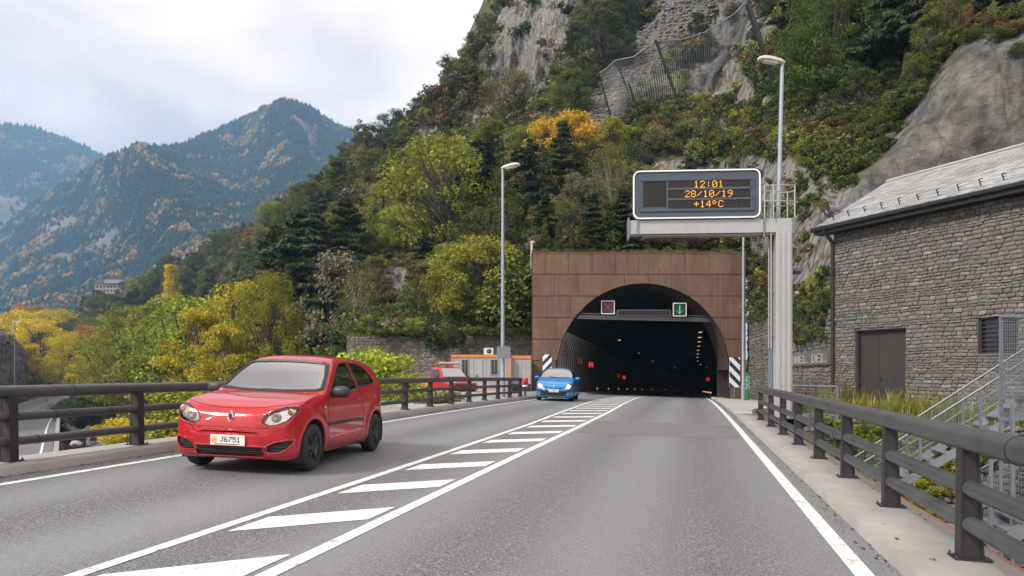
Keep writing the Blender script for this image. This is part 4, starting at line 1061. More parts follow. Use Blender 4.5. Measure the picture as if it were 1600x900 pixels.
# the electronic display: rests on the beam, its own thing
def rrect(w, h, r, n=6):
    pts = []
    for cx_, cy_, a0 in ((w / 2 - r, h / 2 - r, 0), (-w / 2 + r, h / 2 - r, 90), (-w / 2 + r, -h / 2 + r, 180), (w / 2 - r, -h / 2 + r, 270)):
        for k in range(n + 1): a = R(a0 + 90 * k / n); pts.append((cx_ + r * math.cos(a), cy_ + r * math.sin(a)))
    return pts
SW, SH = 4.14, 1.60
loc = vg.matrix_world  # identity until update; compute by hand
Rg = Matrix.Rotation(GA, 3, 'Z'); dpos = Vector((gxc, gyc, gz0)) + Rg @ Vector((-2.72, -.10, zt - .01 + SH / 2))
ds = empty('electronic_display', dpos, GA, 'blue-grey electronic display board with white rim reading 12:01 28/10/19 +14°C', 'display board'); ds.scale = (.945, 1, .93)
g = MB(); pl = rrect(SW, SH, .2); g.prism(pl, lambda a, b: Vector((a, .22, b)), lambda a, b: Vector((a, -.16, b))); g.build('cabinet', M['sign_blue_grey'], ds)
# white rim ring
n = len(pl); po_ = rrect(SW + .05, SH + .05, .225); pi_ = rrect(SW - .045, SH - .045, .18); g = MB()
vs = [Vector((a, -.20, b)) for a, b in po_] + [Vector((a, -.20, b)) for a, b in pi_] + [Vector((a, -.10, b)) for a, b in po_] + [Vector((a, -.155, b)) for a, b in pi_]
fs = []
for i in range(n): j = (i + 1) % n; fs += [(i, j, n + j, n + i), (i, 2 * n + i, 2 * n + j, j), (n + i, n + j, 3 * n + j, 3 * n + i)]
g.add(vs, fs); g.build('rim', M['sign_white_rim'], ds)
# recess frame
x0, x1, z0, z1 = -1.83, 1.86, -.545, .475
g = MB(); 
for a in ((x0 - .03, x1 + .03, z1, z1 + .03), (x0 - .03, x1 + .03, z0 - .03, z0), (x0 - .03, x0, z0, z1), (x1, x1 + .03, z0, z1)): g.b2(a[0], a[1], -.195, -.15, a[2], a[3])
for a in ((x0 - .0, x1 + .0, z0 + 1.02 - .02, z1 + .0), (-.99, -.93, z0, z1 - .03), (-.93, x1, .155, .225), (-.93, x1, -.20, -.13), (-.93, x1, z0, -.48), (x1 - .09, x1, -.48, z1 - .03), (x0, -.99, z0, -.43), (x0, x0 + .07, -.43, z1 - .03)):
    g.b2(a[0], a[1], -.185, -.15, a[2], a[3])
g.build('frame', M['sign_blue_grey'], ds)
g = MB(); g.b2(x0, x1, -.164, -.158, z0, z1); g.build('display_back', M['display_black'], ds)
for (zc_, txt) in ((.335, '12:01'), (.012, '28/10/19'), (-.335, '+14oC')):
    g = MB()
    for k in range(14):
        xa = -.92 + k * .1935
        g.b2(xa + .006, xa + .186, -.172, -.166, zc_ - .128, zc_ + .128)
    rowo = g.build('display_row', M['display_module'], ds)
    g = MB(); dots(g, txt, Vector((.40 if txt != '28/10/19' else .40, -.174, zc_)), Vector((1, 0, 0)), Vector((0, 0, 1)), .0335, .0125, 6.5 if False else 6, Vector((0, -1, 0)), .006)
    g.build('led_text', M['led_amber'], rowo)
g = MB(); g.b2(x1 + .04, x1 + .06, -.19, -.15, -.1, .05); g.build('latch', M['galvanised'], ds)
t = empty('small_antenna', dpos + Rg @ Vector((2.0, .05, SH / 2)), GA); t.parent = None
bpy.data.objects.remove(t)
g = MB(); g.tube([(1.98, .05, SH / 2), (2.03, .05, SH / 2 + .12), (2.16, .02, SH / 2 + .13)], .03, 6); g.build('sensor', M['galvanised'], ds)

# ------------------------------------------------------------------ stone walls made of stones
def stone_wall(name, p0, p1, z0, z1f, thick, mat, label, sw=(.22, .5), sh=(.13, .24), holes=(), limit=300, mortar='mortar_dark', cat='wall', parent=None, zmin=None, nrm=None, jit=.02, rows_z=None, rough_edge=0.0, prio=None):
    """coursed stones between p0 and p1 (xy); z1f(s) = top height at length s. returns root. stones: boxes with uneven faces"""
    p0 = Vector((p0[0], p0[1], 0)); p1 = Vector((p1[0], p1[1], 0)); d = (p1 - p0); Ln = d.length; d.normalize()
    nr = Vector((d.y, -d.x, 0)) if nrm is None else nrm
    root = parent or empty(name, (p0.x, p0.y, z0), 0, label, cat)
    O = root.location
    g = MB(); ns = max(1, int(Ln / 1.0))
    hs = [h for h in holes]
    # core wall, split round openings
    cuts = sorted(set([0, Ln] + [h[0] for h in hs] + [h[1] for h in hs] + list(np.linspace(0, Ln, ns + 1))))
    for a, b_ in zip(cuts[:-1], cuts[1:]):
        m = (a + b_) / 2; zt_ = min(z1f(a), z1f(b_)) ; segs = [(z0, zt_)]
        for h in hs:
            if h[0] < m < h[1]: segs = [(z0, h[2]), (h[3], zt_)]
        for s0, s1 in segs:
            if s1 - s0 < .02: continue
            vs = []
            for q, t_ in ((a, 0), (b_, 0), (b_, thick), (a, thick)):
                vs.append(p0 + d * q - nr * t_ + Vector((0, 0, s0)) - O)
            vs += [v + Vector((0, 0, s1 - s0)) for v in vs]
            g.add(vs, [(0, 3, 2, 1), (4, 5, 6, 7), (0, 1, 5, 4), (1, 2, 6, 5), (2, 3, 7, 6), (3, 0, 4, 7)])
    core = g.build('wall_core', M[mortar], root)
    rg = random.Random(len(name) * 7 + int(Ln * 10)); stones = []; wa = sh[0] * .16
    z = z0; top = max(z1f(s_) for s_ in np.linspace(0, Ln, 12))
    while z < top:
        h = rg.uniform(*sh); s_ = -rg.uniform(0, sw[0])
        while s_ < Ln:
            w = rg.uniform(*sw) * (1 if rg.random() < .8 else .6); a, b_ = max(s_, 0), min(s_ + w, Ln); s_ += w
            if b_ - a < .05: continue
            m = (a + b_) / 2; zt_ = z1f(m)
            if z + h * .6 > zt_: continue
            zz1 = min(z + h, zt_ + rough_edge * rg.random())
            bad = False
            for hh in hs:
                if a < hh[1] and b_ > hh[0] and z < hh[3] and zz1 > hh[2]:
                    # trim to the opening
                    if a < hh[0] - .06: b_ = hh[0]
                    elif b_ > hh[1] + .06: a = hh[1]
                    elif zz1 > hh[3] + .06: z_ = hh[3]; bad = bad or (hh[3] - z > h * .7); 
                    else: bad = True
                    if hh[2] < z + h * .5 < hh[3] and a < m < b_ and hh[0] < m < hh[1]: bad = True
            if bad or b_ - a < .05: continue
            # neighbouring split: sometimes two thin stones stacked
            if h > .17 and rg.random() < .25:
                k_ = rg.uniform(.4, .6); stones.append((a, b_, z, z + h * k_)); stones.append((a, b_, z + h * k_, zz1))
            else: stones.append((a, b_, z, zz1))
        z += h
    def solid(a, b_, za, zb, gp_=.0045):
        pr = rg.uniform(.012, .012 + jit * 1.6); j = lambda: rg.uniform(-1, 1) * jit * .55
        a += gp_; b_ -= gp_; za += gp_; zb -= gp_
        w_, h_ = b_ - a, zb - za; ck = lambda: rg.uniform(.03, .30) * min(w_, h_ * 1.6)
        k1, k2, k3, k4 = ck(), ck(), ck(), ck()
        fr = [(a + k1, za), (b_ - k2, za), (b_, za + k2 * .6), (b_, zb - k3 * .6), (b_ - k3, zb), (a + k4, zb), (a, zb - k4 * .6), (a, za + k1 * .6)]
        warp = lambda s__, z__: wa * (math.sin(s__ * 3.1 + z__ * 2.3 + 1) + .7 * math.sin(s__ * 7.3 - z__ * 4.1) + .4 * math.sin(s__ * 13.7 + z__ * 9))
        fr = [(x_ + j() * .35 + warp(z_ + 5, x_) * .5, z_ + j() * .35 + warp(x_, z_)) for x_, z_ in fr]
        cxs, czs = (a + b_) / 2 + warp(za + 5, a) * .5, (za + zb) / 2 + warp((a + b_) / 2, za)
        vs = [p0 + d * q - nr * .03 + Vector((0, 0, zz_)) for q, zz_ in fr] + [p0 + d * (q + (cxs - q) * .10) + nr * (pr + j() * .5) + Vector((0, 0, zz_ + (czs - zz_) * .14)) for q, zz_ in fr]
        vs.append(p0 + d * (cxs + j()) + nr * (pr + jit * .5) + Vector((0, 0, czs + j())))
        return vs, [(i, (i + 1) % 8, 8 + (i + 1) % 8, 8 + i) for i in range(8)] + [(8 + i, 8 + (i + 1) % 8, 16) for i in range(8)]
    area = lambda s: -(s[1] - s[0]) * (s[3] - s[2]) if prio is None else prio(s)
    if limit and len(stones) > limit:
        stones.sort(key=area); big_, rest = stones[:limit], stones[limit:]
    elif limit: big_, rest = stones, []
    else: big_, rest = [], stones
    for st in big_:
        vs, fs = solid(*st); me = bpy.data.meshes.new('stone'); me.from_pydata([v - O for v in vs], [], fs); me.materials.append(M[mat])
        link('stone', me, root)
    if rest:
        g = MB()
        for st in rest: vs, fs = solid(*st); g.add([v - O for v in vs], fs)
        me = bpy.data.meshes.new('stonework'); me.from_pydata(g.v, [], g.f); me.materials.append(M[mat])
        tag(link('stonework', me, root), kind='stuff')
    return root, len(stones)

# ------------------------------------------------------------------ stone building on the right
BA = Vector((10.5, 24.0)); BD = Vector((.418, -.909)).normalized(); BN = Vector((.909, .418)).normalized(); BL = 11.0
ZG = -1.25
def BP(s, w, z): return Vector((BA.x + BD.x * s + BN.x * w, BA.y + BD.y * s + BN.y * w, z))
bld = empty('stone_building', (BA.x, BA.y, ZG), 0, 'stone utility building with slate roof and dark metal door', 'building'); BO = bld.location
def s_of(px):   # facade length for a photo column
    k_ = (px - CX) / F; return (k_ * BA.y - BA.x) / (BD.x - k_ * BD.y)
def z_of(s, py): p = BP(s, 0, 0); return (HZ - py) / F * p.y
EAVE = 4.72
sd0, sd1 = s_of(1337), s_of(1415.5); zd1 = z_of((sd0 + sd1) / 2, 514.5); zd0 = ZG + .02
sw0, sw1 = s_of(1528), s_of(1590); zw0, zw1 = z_of(sw0, 553), z_of(sw0, 497)
holes = [(sd0, sd1, ZG - .5, zd1), (sw0, sw1, zw0, zw1)]
stone_wall('facade', (BA.x, BA.y), (BP(BL, 0, 0).x, BP(BL, 0, 0).y), ZG - .15, lambda s: EAVE, .35, 'ashlar_stone', None, (.12, .36), (.058, .130), holes, 300, parent=bld, jit=.022,
           prio=lambda s: (-(s[1] - s[0]) * (s[3] - s[2]) / (BP(s[0], 0, 0).y ** 2) if s[1] < s_of(1610) else 1))
# gable end (left, turned away) and rear walls
g = MB(); DPT = 6.0; RZ = 6.63
e = [BP(0.0, .36, ZG), BP(0, DPT, ZG), BP(0, DPT, EAVE), BP(0, DPT / 2, RZ - .15), BP(0, .36, EAVE)]
g.add([v - BO for v in e] + [v + Vector((BD.x, BD.y, 0)) * .3 - BO for v in e], [(0, 1, 2, 3, 4), (9, 8, 7, 6, 5), (0, 5, 6, 1), (1, 6, 7, 2)])
e = [BP(BL, 0, ZG), BP(BL, DPT, ZG), BP(BL, DPT, EAVE), BP(BL, DPT / 2, RZ - .15), BP(BL, 0, EAVE)]
g.add([v - BO for v in e], [(0, 1, 2, 3, 4)])
e = [BP(.3, DPT, ZG), BP(BL, DPT, ZG), BP(BL, DPT, EAVE), BP(.3, DPT, EAVE)]
g.add([v - BO for v in e], [(0, 1, 2, 3)])
g.build('gable_wall', M['rubble_stone'], bld)
# door
g = MB(); 
def facbox(g, s0, s1, w0, w1, z0_, z1_):
    vs = [BP(s, w, z) - BO for z in (z0_, z1_) for s, w in ((s0, w0), (s1, w0), (s1, w1), (s0, w1))]
    g.add(vs, [(0, 3, 2, 1), (4, 5, 6, 7), (0, 1, 5, 4), (1, 2, 6, 5), (2, 3, 7, 6), (3, 0, 4, 7)])
facbox(g, sd0, sd1, .20, .25, zd0 - .2, zd1); dr_ = g.build('door', M['dark_door'], bld)
mid = sd0 + (sd1 - sd0) * .40
for a, b_ in ((sd0 + .05, mid - .006), (mid + .006, sd1 - .05)):
    g = MB(); facbox(g, a, b_, .175, .20, zd0, zd1 - .05); g.build('door_leaf', M['dark_door'], dr_)
g = MB(); facbox(g, mid + .06, mid + .09, .14, .175, zd0 + .95, zd0 + 1.12); g.build('handle', M['dark_metal'], dr_)
g = MB(); facbox(g, sd0 - .0, sd0 + .05, .08, .2, zd0, zd1); facbox(g, sd1 - .05, sd1, .08, .2, zd0, zd1); facbox(g, sd0 + .05, sd1 - .05, .08, .2, zd1 - .05, zd1); g.build('door_frame', M['dark_metal'], dr_)
# reveals (stone jambs)
g = MB(); facbox(g, sd0 - .02, sd0 - .001, .0, .35, zd0, zd1); facbox(g, sd1 + .001, sd1 + .02, .0, .35, zd0, zd1); g.build('jamb', M['mortar_dark'], bld)
g = MB(); facbox(g, sw0, sw1, .16, .2, zw0, zw1); wn = g.build('window', M['window_dark'], bld)
g = MB(); facbox(g, sw0 - .03, sw1 + .03, -.03, .16, zw0 - .05, zw0); g.build('sill', M['rubble_stone'], wn)
g = MB(); facbox(g, sw0, sw0 + .05, .08, .16, zw0, zw1); facbox(g, sw1 - .05, sw1, .08, .16, zw0, zw1); facbox(g, sw0 + .05, sw1 - .05, .08, .16, zw1 - .05, zw1); facbox(g, sw0 + .05, sw1 - .05, .08, .16, zw0, zw0 + .05)
g.build('window_frame', M['dark_metal'], wn)
# louvre slats in the window
for k in range(7):
    z_ = zw0 + .09 + k * (zw1 - zw0 - .12) / 7; g = MB(); facbox(g, sw0 + .05, sw1 - .05, .10, .15, z_, z_ + .035); g.build('slat', M['dark_metal'], wn)
# roof: two pitches
OH, GOH = .42, .42; e0 = BP(-GOH, -OH, EAVE + .02); r0_ = BP(-GOH, DPT / 2, RZ); Ls = BL + GOH
sl = (r0_ - e0); slen = sl.length; slu = sl.normalized(); bd3 = Vector((BD.x, BD.y, 0)); rn = slu.cross(bd3).normalized()
if rn.z < 0: rn = -rn
g = MB()
def slab(g, o_, ux, lx, uy, ly, n_, th):
    vs = [o_, o_ + ux * lx, o_ + ux * lx + uy * ly, o_ + uy * ly]; vs = vs + [v - n_ * th for v in vs]
    g.add([v - BO for v in vs], [(0, 1, 2, 3), (7, 6, 5, 4), (0, 4, 5, 1), (1, 5, 6, 2), (2, 6, 7, 3), (3, 7, 4, 0)])
slab(g, e0 - rn * .02, bd3, Ls, slu, slen, rn, .12)
e1 = BP(-GOH, DPT + OH, EAVE + .02); sl2 = (r0_ - e1).normalized(); rn2 = Vector((-rn.x, -rn.y, rn.z)); slab(g, e1, bd3, Ls, sl2, (r0_ - e1).length, rn2, .12)
roof = g.build('roof', M['dark_metal'], bld)
# slates: rows along the pitch; the 300 that show largest are single pieces, the rest one mesh
rgs = random.Random(5); pieces = []
rowh = .155; nr_ = int(slen / rowh)
for r_ in range(nr_ + 1):
    v0 = r_ * rowh; s_ = -rgs.uniform(0, .3)
    while s_ < Ls:
        w = rgs.uniform(.24, .42); a, b_ = max(s_, 0), min(s_ + w, Ls); s_ += w
        if b_ - a < .06: continue
        pieces.append((a, b_, v0))
def slate_geo(a, b_, v0):
    v1 = min(v0 + rowh * 1.25, slen); th = .012; lift = rgs.uniform(.012, .026); j = rgs.uniform(-.012, .012)
    o_ = e0 + bd3 * (a + .004) + slu * (v0 + j - .01) + rn * lift; ln_ = b_ - a - .008; up = slu * (v1 - v0)
    vs = [o_, o_ + bd3 * ln_, o_ + bd3 * ln_ + up - rn * (lift - .004), o_ + up - rn * (lift - .004)]
    vs = vs + [v - rn * th for v in vs]
    return [v - BO for v in vs], [(0, 1, 2, 3), (0, 4, 5, 1), (1, 5, 6, 2), (3, 7, 4, 0)]
pieces.sort(key=lambda p: -(p[1] - p[0]) / BP(p[0], 0, 0).y ** 2 + (100 if BP(p[0], 0, 0).x / BP(p[0], 0, 0).y > .72 else 0))
gst = MB()
for i, pc in enumerate(pieces):
    vs, fs = slate_geo(*pc)
    if i < 300:
        me = bpy.data.meshes.new('slate'); me.from_pydata(vs, [], fs); me.materials.append(M['slate']); link('slate', me, roof)
    else: gst.add(vs, fs)
me = bpy.data.meshes.new('slates'); me.from_pydata(gst.v, [], gst.f); me.materials.append(M['slate']); tag(link('slates', me, roof), kind='stuff')
g = MB(); g.tube([r0_ - BO + rn * .03, r0_ + bd3 * Ls - BO + rn * .03], .05, 6); g.build('ridge_cap', M['slate'], roof)
# fascia, gutter with brackets
g = MB(); facbox(g, -GOH, Ls - GOH, -OH - .02, -OH + .02, EAVE - .22, EAVE - .02); facbox(g, -GOH, Ls - GOH, -OH + .02, 0, EAVE - .22, EAVE - .19); g.build('fascia', M['dark_metal'], roof)
g = MB(); s_ = -GOH; prof = [(-.0, .0), (-.02, -.07), (-.07, -.10), (-.12, -.07), (-.135, .01)]
vs = []
for ss in (-GOH - .03, Ls - GOH): vs += [BP(ss, -OH - .02 + w, EAVE - .01 + z) - BO for w, z in prof]
g.add(vs, [(i, i + 1, 6 + i, 5 + i) for i in range(4)]); gu = g.build('gutter', M['dark_metal'], bld)
sgl = gu.modifiers.new('solid', 'SOLIDIFY'); sgl.thickness = .008
g = MB(); facbox(g, -GOH, Ls - GOH, -OH - .162, -OH - .15, EAVE - .005, EAVE + .012); g.build('gutter_lip', M['galvanised'], gu)
for k in range(14):
    s_ = -.1 + .62 * k; g = MB(); p = BP(s_, -OH - .16, EAVE + .01) - BO; q = BP(s_ + .03, -OH + .02, EAVE + .075) - BO; g.bar(p, q, .03, .012); g.build('bracket', M['galvanised'], gu)
# snow guards, small F shaped hooks
for k in range(12):
    s_ = .05 + .60 * k; b0_ = e0 + bd3 * (s_ + GOH) + slu * .42 + rn * .03
    g = MB(); g.bar(b0_ - BO, b0_ + rn * .19 - BO, .022); g.bar(b0_ + rn * .18 - BO, b0_ + rn * .18 + bd3 * .10 - BO, .022); g.bar(b0_ + rn * .10 - BO, b0_ + rn * .10 + bd3 * .075 - BO, .02); g.build('snow_guard', M['dark_metal'], roof)
# downpipe
g = MB(); a = BP(.04, -OH - .07, EAVE - .08) - BO
g.tube([a, a + Vector((0, 0, -.1)), BP(.02, -.12, EAVE - .48) - BO, BP(.02, -.09, EAVE - .6) - BO, BP(.02, -.09, ZG) - BO], .055, 10)
dp = g.build('downpipe', M['dark_metal'], bld)
g = MB()
for z in (3.2, 1.6, 0.1): g.box(BP(.02, -.05, z) - BO, (.15, .15, .03))
g.build('pipe_clip', M['dark_metal'], dp)
# floodlight on the verge of the roof
t = empty('floodlight', e0 + slu * 1.0 + rn * .12 + bd3 * .05, 0, 'small silver floodlight drum on the left edge of the slate roof', 'floodlight')
g = MB(); ax = Vector((-.96, -.15, -.08)).normalized(); q_ = ax.to_track_quat('Z', 'Y').to_matrix()
g.lathe([(0, -.2), (.10, -.2), (.115, -.17), (.125, .16), (.15, .22)], (0, 0, .12), 'Z', 16, q_); g.build('drum', M['galvanised'], t)
g = MB(); g.lathe([(0, .17), (.125, .17)], (0, 0, .12), 'Z', 16, q_); g.build('lens', M['window_dark'], t)
g = MB(); g.bar((0, 0, -.1), (0, 0, .06), .04); g.build('bracket', M['galvanised'], t)

# ------------------------------------------------------------------ terrace in front of the building and its rubble wall
TE0, TE1 = BP(-2.2, -1.35, 0), BP(9.5, -2.35, 0)
# inner ground of terrace
g = MB(); poly = [(TE0.x, TE0.y), (TE1.x, TE1.y), tuple(BP(9.5, 8, 0).xy), tuple(BP(-2.2, 8, 0).xy)]
g.prism(poly, lambda a, b: Vector((a, b, ZG)), lambda a, b: Vector((a, b, -8))); o = g.build('terrace', M['hillside_ground']); tag(o, kind='structure')
stone_wall('terrace_wall', (TE0.x, TE0.y), (TE1.x, TE1.y), -6.0, lambda s: ZG - .02 + .05 * math.sin(s * 2.2), .3, 'rubble_stone', 'rough dark rubble retaining wall below the grassy terrace', (.16, .42), (.10, .24), (), 300, jit=.06, rough_edge=.05,
           prio=lambda s: -(s[1] - s[0]) * (s[3] - s[2]) * (3 if s[2] > -3.6 else 1))
# left wing of that wall, back to the road verge
stone_wall('return_wall', (8.3, 24.9), (TE0.x, TE0.y), -5.0, lambda s: -1.45 + .1 * s, .3, 'rubble_stone', 'short rubble wall closing the pit beside the gantry column', (.16, .4), (.1, .22), (), 60, jit=.05)
# lower ground right of the bridge
g = MB(); g.prism([(2.6, -12), (40, -12), (40, 21), (7.5, 24.5)], lambda a, b: Vector((a, b, -5.3)), lambda a, b: Vector((a, b, -7))); o = g.build('lower_ground', M['hillside_ground']); tag(o, kind='structure')

# retaining wall with lettering between portal and building
WT = lambda s: 3.75 - s * .045
WA, WB = (17.0, 53.0), (12.6, 29.0); WL = math.hypot(4.4, 24.0)
rw, _n = stone_wall('roadside_wall', WA, WB, -2.3, WT, .6, 'rubble_stone', 'tall rubble wall between the tunnel portal and the stone building, with name lettering', (.22, .5), (.14, .28), (), 300, jit=.05, nrm=Vector((-.984, .18, 0)), prio=lambda s: -(s[1] - s[0]) * (s[3] - s[2]) / (53 - s[0] * .98) ** 2)
# lettering TUNEL DEL C...
wd = Vector((WB[0] - WA[0], WB[1] - WA[1], 0)).normalized(); wn_ = Vector((-.984, .18, 0))
def wall_at(px): # y where the wall line crosses this photo column
    lo = [(abs(CX + F * (WA[0] + wd.x * s) / (WA[1] + wd.y * s) - px), s) for s in np.linspace(0, WL, 600)]; return min(lo)[1]
s0_, s1_ = wall_at(1236), wall_at(1303); pc_ = Vector((WA[0], WA[1], 0)) + wd * ((s0_ + s1_) / 2); zl_ = (HZ - 561.5) / F * pc_.y
txt = 'TUNEL DEL'; Lw = s1_ - s0_
lt = empty('lettering_board', Vector((pc_.x, pc_.y, zl_)) + wn_ * .12, 0, 'weathered stone band lettered TUNEL DEL on the rubble wall', 'lettering')
g = MB(); p = -wd * (Lw / 2); g.bar(p, wd * (Lw / 2), .12, .55); 
vs = [p + Vector((0, 0, z)) + wn_ * w for z in (-.27, .27) for w in (-.1, .03)] + [-p + Vector((0, 0, z)) + wn_ * w for z in (-.27, .27) for w in (-.1, .03)]
g = MB(); g.add(vs, [(0, 1, 3, 2), (4, 6, 7, 5), (0, 4, 5, 1), (2, 3, 7, 6), (1, 5, 7, 3), (0, 2, 6, 4)]); g.build('band', M['mortar_dark'], lt)
for i, chh in enumerate(txt):
    if chh == ' ': continue
    g = MB(); pit = Lw * .95 / (len(txt) * 6)
    dots(g, chh, wd * (((i + .5) / len(txt) - .5) * Lw * .95) + wn_ * .03, wd, Vector((0, 0, 1)), .052, .026, 6, wn_, .03, True)
    # stretch horizontally to the band
    c0 = wd * (((i + .5) / len(txt) - .5) * Lw * .95); k_ = pit / .052
    g.v = [tuple(Vector(v) + wd * ((Vector(v) - c0).dot(wd) * (k_ - 1))) for v in g.v]
    g.build('letter', M['letter_stone'], lt)
# left retaining wall behind the container
lw_top = lambda s: (HZ - 524) / F * 56.0
lwr, _n = stone_wall('left_retaining_wall', ((540 - CX) / F * 57, 57.5), ((834 - CX) / F * 55.0, 55.2), -2.4, lw_top, .6, 'pale_rubble', 'long pale rubble retaining wall behind the site container', (.24, .55), (.16, .30), (), 300, jit=.05)
# wooden-coloured post on top of wall, small
t = empty('concrete_post', P(830.5, 393, 55.2), 0, 'short pale post standing beside the top left corner of the portal', 'post')
MB().box((0, 0, -.3), (.16, .16, 2.0)).build('shaft', M['lamp_head_white'], t)
MB().box((.06, 0, .72), (.3, .18, .14)).build('cap', M['lamp_head_white'], t)

# ------------------------------------------------------------------ site container, air conditioner, red barrel
cy0 = 49.5; X0, X1, X2 = (705 - CX) / F * cy0, (797 - CX) / F * cy0, (830 - CX) / F * cy0; zt0 = (HZ - 555) / F * cy0; zb0 = -1.28
ct = empty('site_container', (X0, cy0, zb0), 0, 'grey site cabin with orange frame, below the rubble wall', 'site cabin'); Hc = zt0 - zb0; W1 = X1 - X0; W2 = X2 - X0
MB().b2(.1, W1 - .05, .05, 2.4, .12, Hc - .14).build('wall_panel', M['container_grey'], ct)
g = MB()
for xx in np.arange(.35, W1 - .2, .28): g.b2(xx, xx + .03, .02, .05, .16, Hc - .16)
g.build('wall_rib', M['container_grey'], ct)
g = MB(); g.b2(0, W1, 0, .12, Hc - .14, Hc + .04); g.b2(0, .1, 0, .12, .12, Hc - .14); g.b2(W1 - .06, W1 + .08, -.02, .12, .12, Hc - .14); g.b2(0, W1, 0, .12, 0, .14); g.b2(0, .12, .12, 2.45, Hc - .14, Hc + .04)
g.build('frame', M['orange_trim'], ct)
MB().b2(-.02, W1, .12, 2.46, Hc - .0, Hc + .02).build('roof', M['container_grey'], ct)
for (pa, pb, ta, tb) in ((722, 731, 562, 590), (767.5, 777.5, 562, 585)):
    xa, xb = (pa - CX) / F * cy0 - X0, (pb - CX) / F * cy0 - X0; za, zb_ = (HZ - tb) / F * cy0 - zb0, (HZ - ta) / F * cy0 - zb0
    w_ = MB().b2(xa, xb, .02, .06, za, zb_).build('window', M['window_dark'], ct)
    g = MB(); t_ = .035
    for a in ((xa - t_, xa, za - t_, zb_ + t_), (xb, xb + t_, za - t_, zb_ + t_), (xa, xb, zb_, zb_ + t_), (xa, xb, za - t_, za), ((xa + xb) / 2 - .012, (xa + xb) / 2 + .012, za, zb_)): g.b2(a[0], a[1], -.01, .05, a[2], a[3])
    g.build('window_frame', M['white_steel'], w_)
xa, xb = (743 - CX) / F * cy0 - X0, (754 - CX) / F * cy0 - X0
dd_ = MB().b2(xa, xb, .0, .05, .14, 2.15).build('door', M['container_grey'], ct)
MB().box((xa + .08, -.03, 1.05), (.08, .04, .12)).build('handle', M['dark_metal'], dd_)
t = empty('grey_cabin', (X1 + .1, cy0 + .4, zb0), 0, 'plain grey annexe cabin between the orange-framed cabin and the portal', 'cabin')
MB().b2(0, W2 - W1 - .1, 0, 2.2, 0.5, Hc - .22).build('wall_panel', M['container_grey'], t); MB().b2(0, W2 - W1 - .1, -.05, .1, Hc - .22, Hc - .02).build('fascia', M['orange_trim'], t)
MB().b2(.05, W2 - W1 - .15, .1, 2.1, 0, .5).build('base', M['dark_metal'], t)
g = MB()
for k in range(5): g.b2(.12 + k * .28, .14 + k * .28, -.012, 0, .55, Hc - .26)
g.build('wall_rib', M['sign_back_grey'], t)
t = empty('air_conditioner', (P(763, 551, cy0).x, cy0 + .5, zt0 + .04), 0, 'white air conditioner box on the roof of the site cabin', 'air conditioner')
MB().b2(-.32, .32, -.15, .15, .02, .46).build('casing', M['ac_white'], t, .01)
g = MB(); g.lathe([(0, -.158), (.17, -.158), (.17, -.15)], (.04, 0, .24), 'Y', 16); fg = g.build('fan_grille', M['dark_metal'], t)
g = MB()
for k in range(6): a = k * math.pi / 6; g.bar((.04 - .16 * math.cos(a), -.162, .24 - .16 * math.sin(a)), (.04 + .16 * math.cos(a), -.162, .24 + .16 * math.sin(a)), .008)
g.build('guard_wire', M['galvanised'], fg)
g = MB(); g.b2(-.32, -.2, -.15, .15, -.04, .02); g.b2(.2, .32, -.15, .15, -.04, .02); g.build('foot', M['galvanised'], t)
by = 36.2; t = empty('red_beacon', (P(820.5, 603, by).x, by, float(zroad(P(820.5, 603, by).x, by)) + .085), 0, 'small red drum with a white band at the end of the left guardrail', 'drum')
g = MB(); g.lathe([(0, .42), (.14, .42), (.14, .86), (.12, .90), (0, .90)], (0, 0, 0), 'Z', 16); g.build('drum', M['red_plastic'], t)
g = MB(); g.lathe([(.143, .46), (.143, .54)], (0, 0, 0), 'Z', 16); g.build('band', M['chevron_white'], t)
g = MB(); g.tube([(0, 0, 0), (0, 0, .44)], .05, 8); g.build('post', M['dark_metal'], t)
# camera box on the column side and little white plate
t = empty('camera_box', P(1247, 422, 23.6), 0, 'small grey camera with hood on the right side of the gantry column', 'camera')
MB().box((0, 0, 0), (.28, .22, .1), 0, .08).build('hood', M['galvanised'], t); MB().box((-.05, -.02, -.09), (.2, .16, .1)).build('body', M['dark_metal'], t); MB().bar((-.3, 0, .05), (-.08, 0, 0), .03).build('arm', M['galvanised'], t)
g = MB(); g.bar((-.2, 0, .22), (.06, 0, .22), .02); g.bar((-.02, 0, .22), (-.02, 0, .3), .02); g.build('aerial', M['galvanised'], t)
t = empty('white_plate', P(1245, 457, 23.6), 0, 'little white plate fixed on an arm right of the gantry column', 'plate')
MB().box((0, 0, 0), (.13, .02, .10)).build('plate', M['letter_white'], t); MB().bar((-.2, .02, 0), (-.05, .02, 0), .02).build('arm', M['galvanised'], t)

# ------------------------------------------------------------------ steel stairs behind the right guardrail
st = empty('steel_staircase', (9.0, 14.5, -5.3), 0, 'galvanised steel staircase with mesh railing rising to the right behind the guardrail', 'staircase'); SO = st.location
def S(px, py, Y): return P(px, py, Y) - SO
a_lo, a_hi = S(1352, 790, 15.8), S(1640, 620, 13.6)
wv_ = Vector((.25, 1.0, 0)).normalized() * .95      # stair width direction (away)
for k_, off in enumerate((Vector((0, 0, 0)), wv_)):
    g = MB(); g.bar(a_lo + off, a_hi + off, .04, .16); g.build('stringer', M['galvanised'], st)
nst = 13
for k in range(nst):
    p = a_lo.lerp(a_hi, (k + .5) / nst); g = MB(); c = p + wv_ * .5 + Vector((0, 0, .03)); g.box(c, (.22, .92, .02), math.atan2(wv_.y, wv_.x) - math.pi / 2); g.build('tread', M['galvanised'], st)
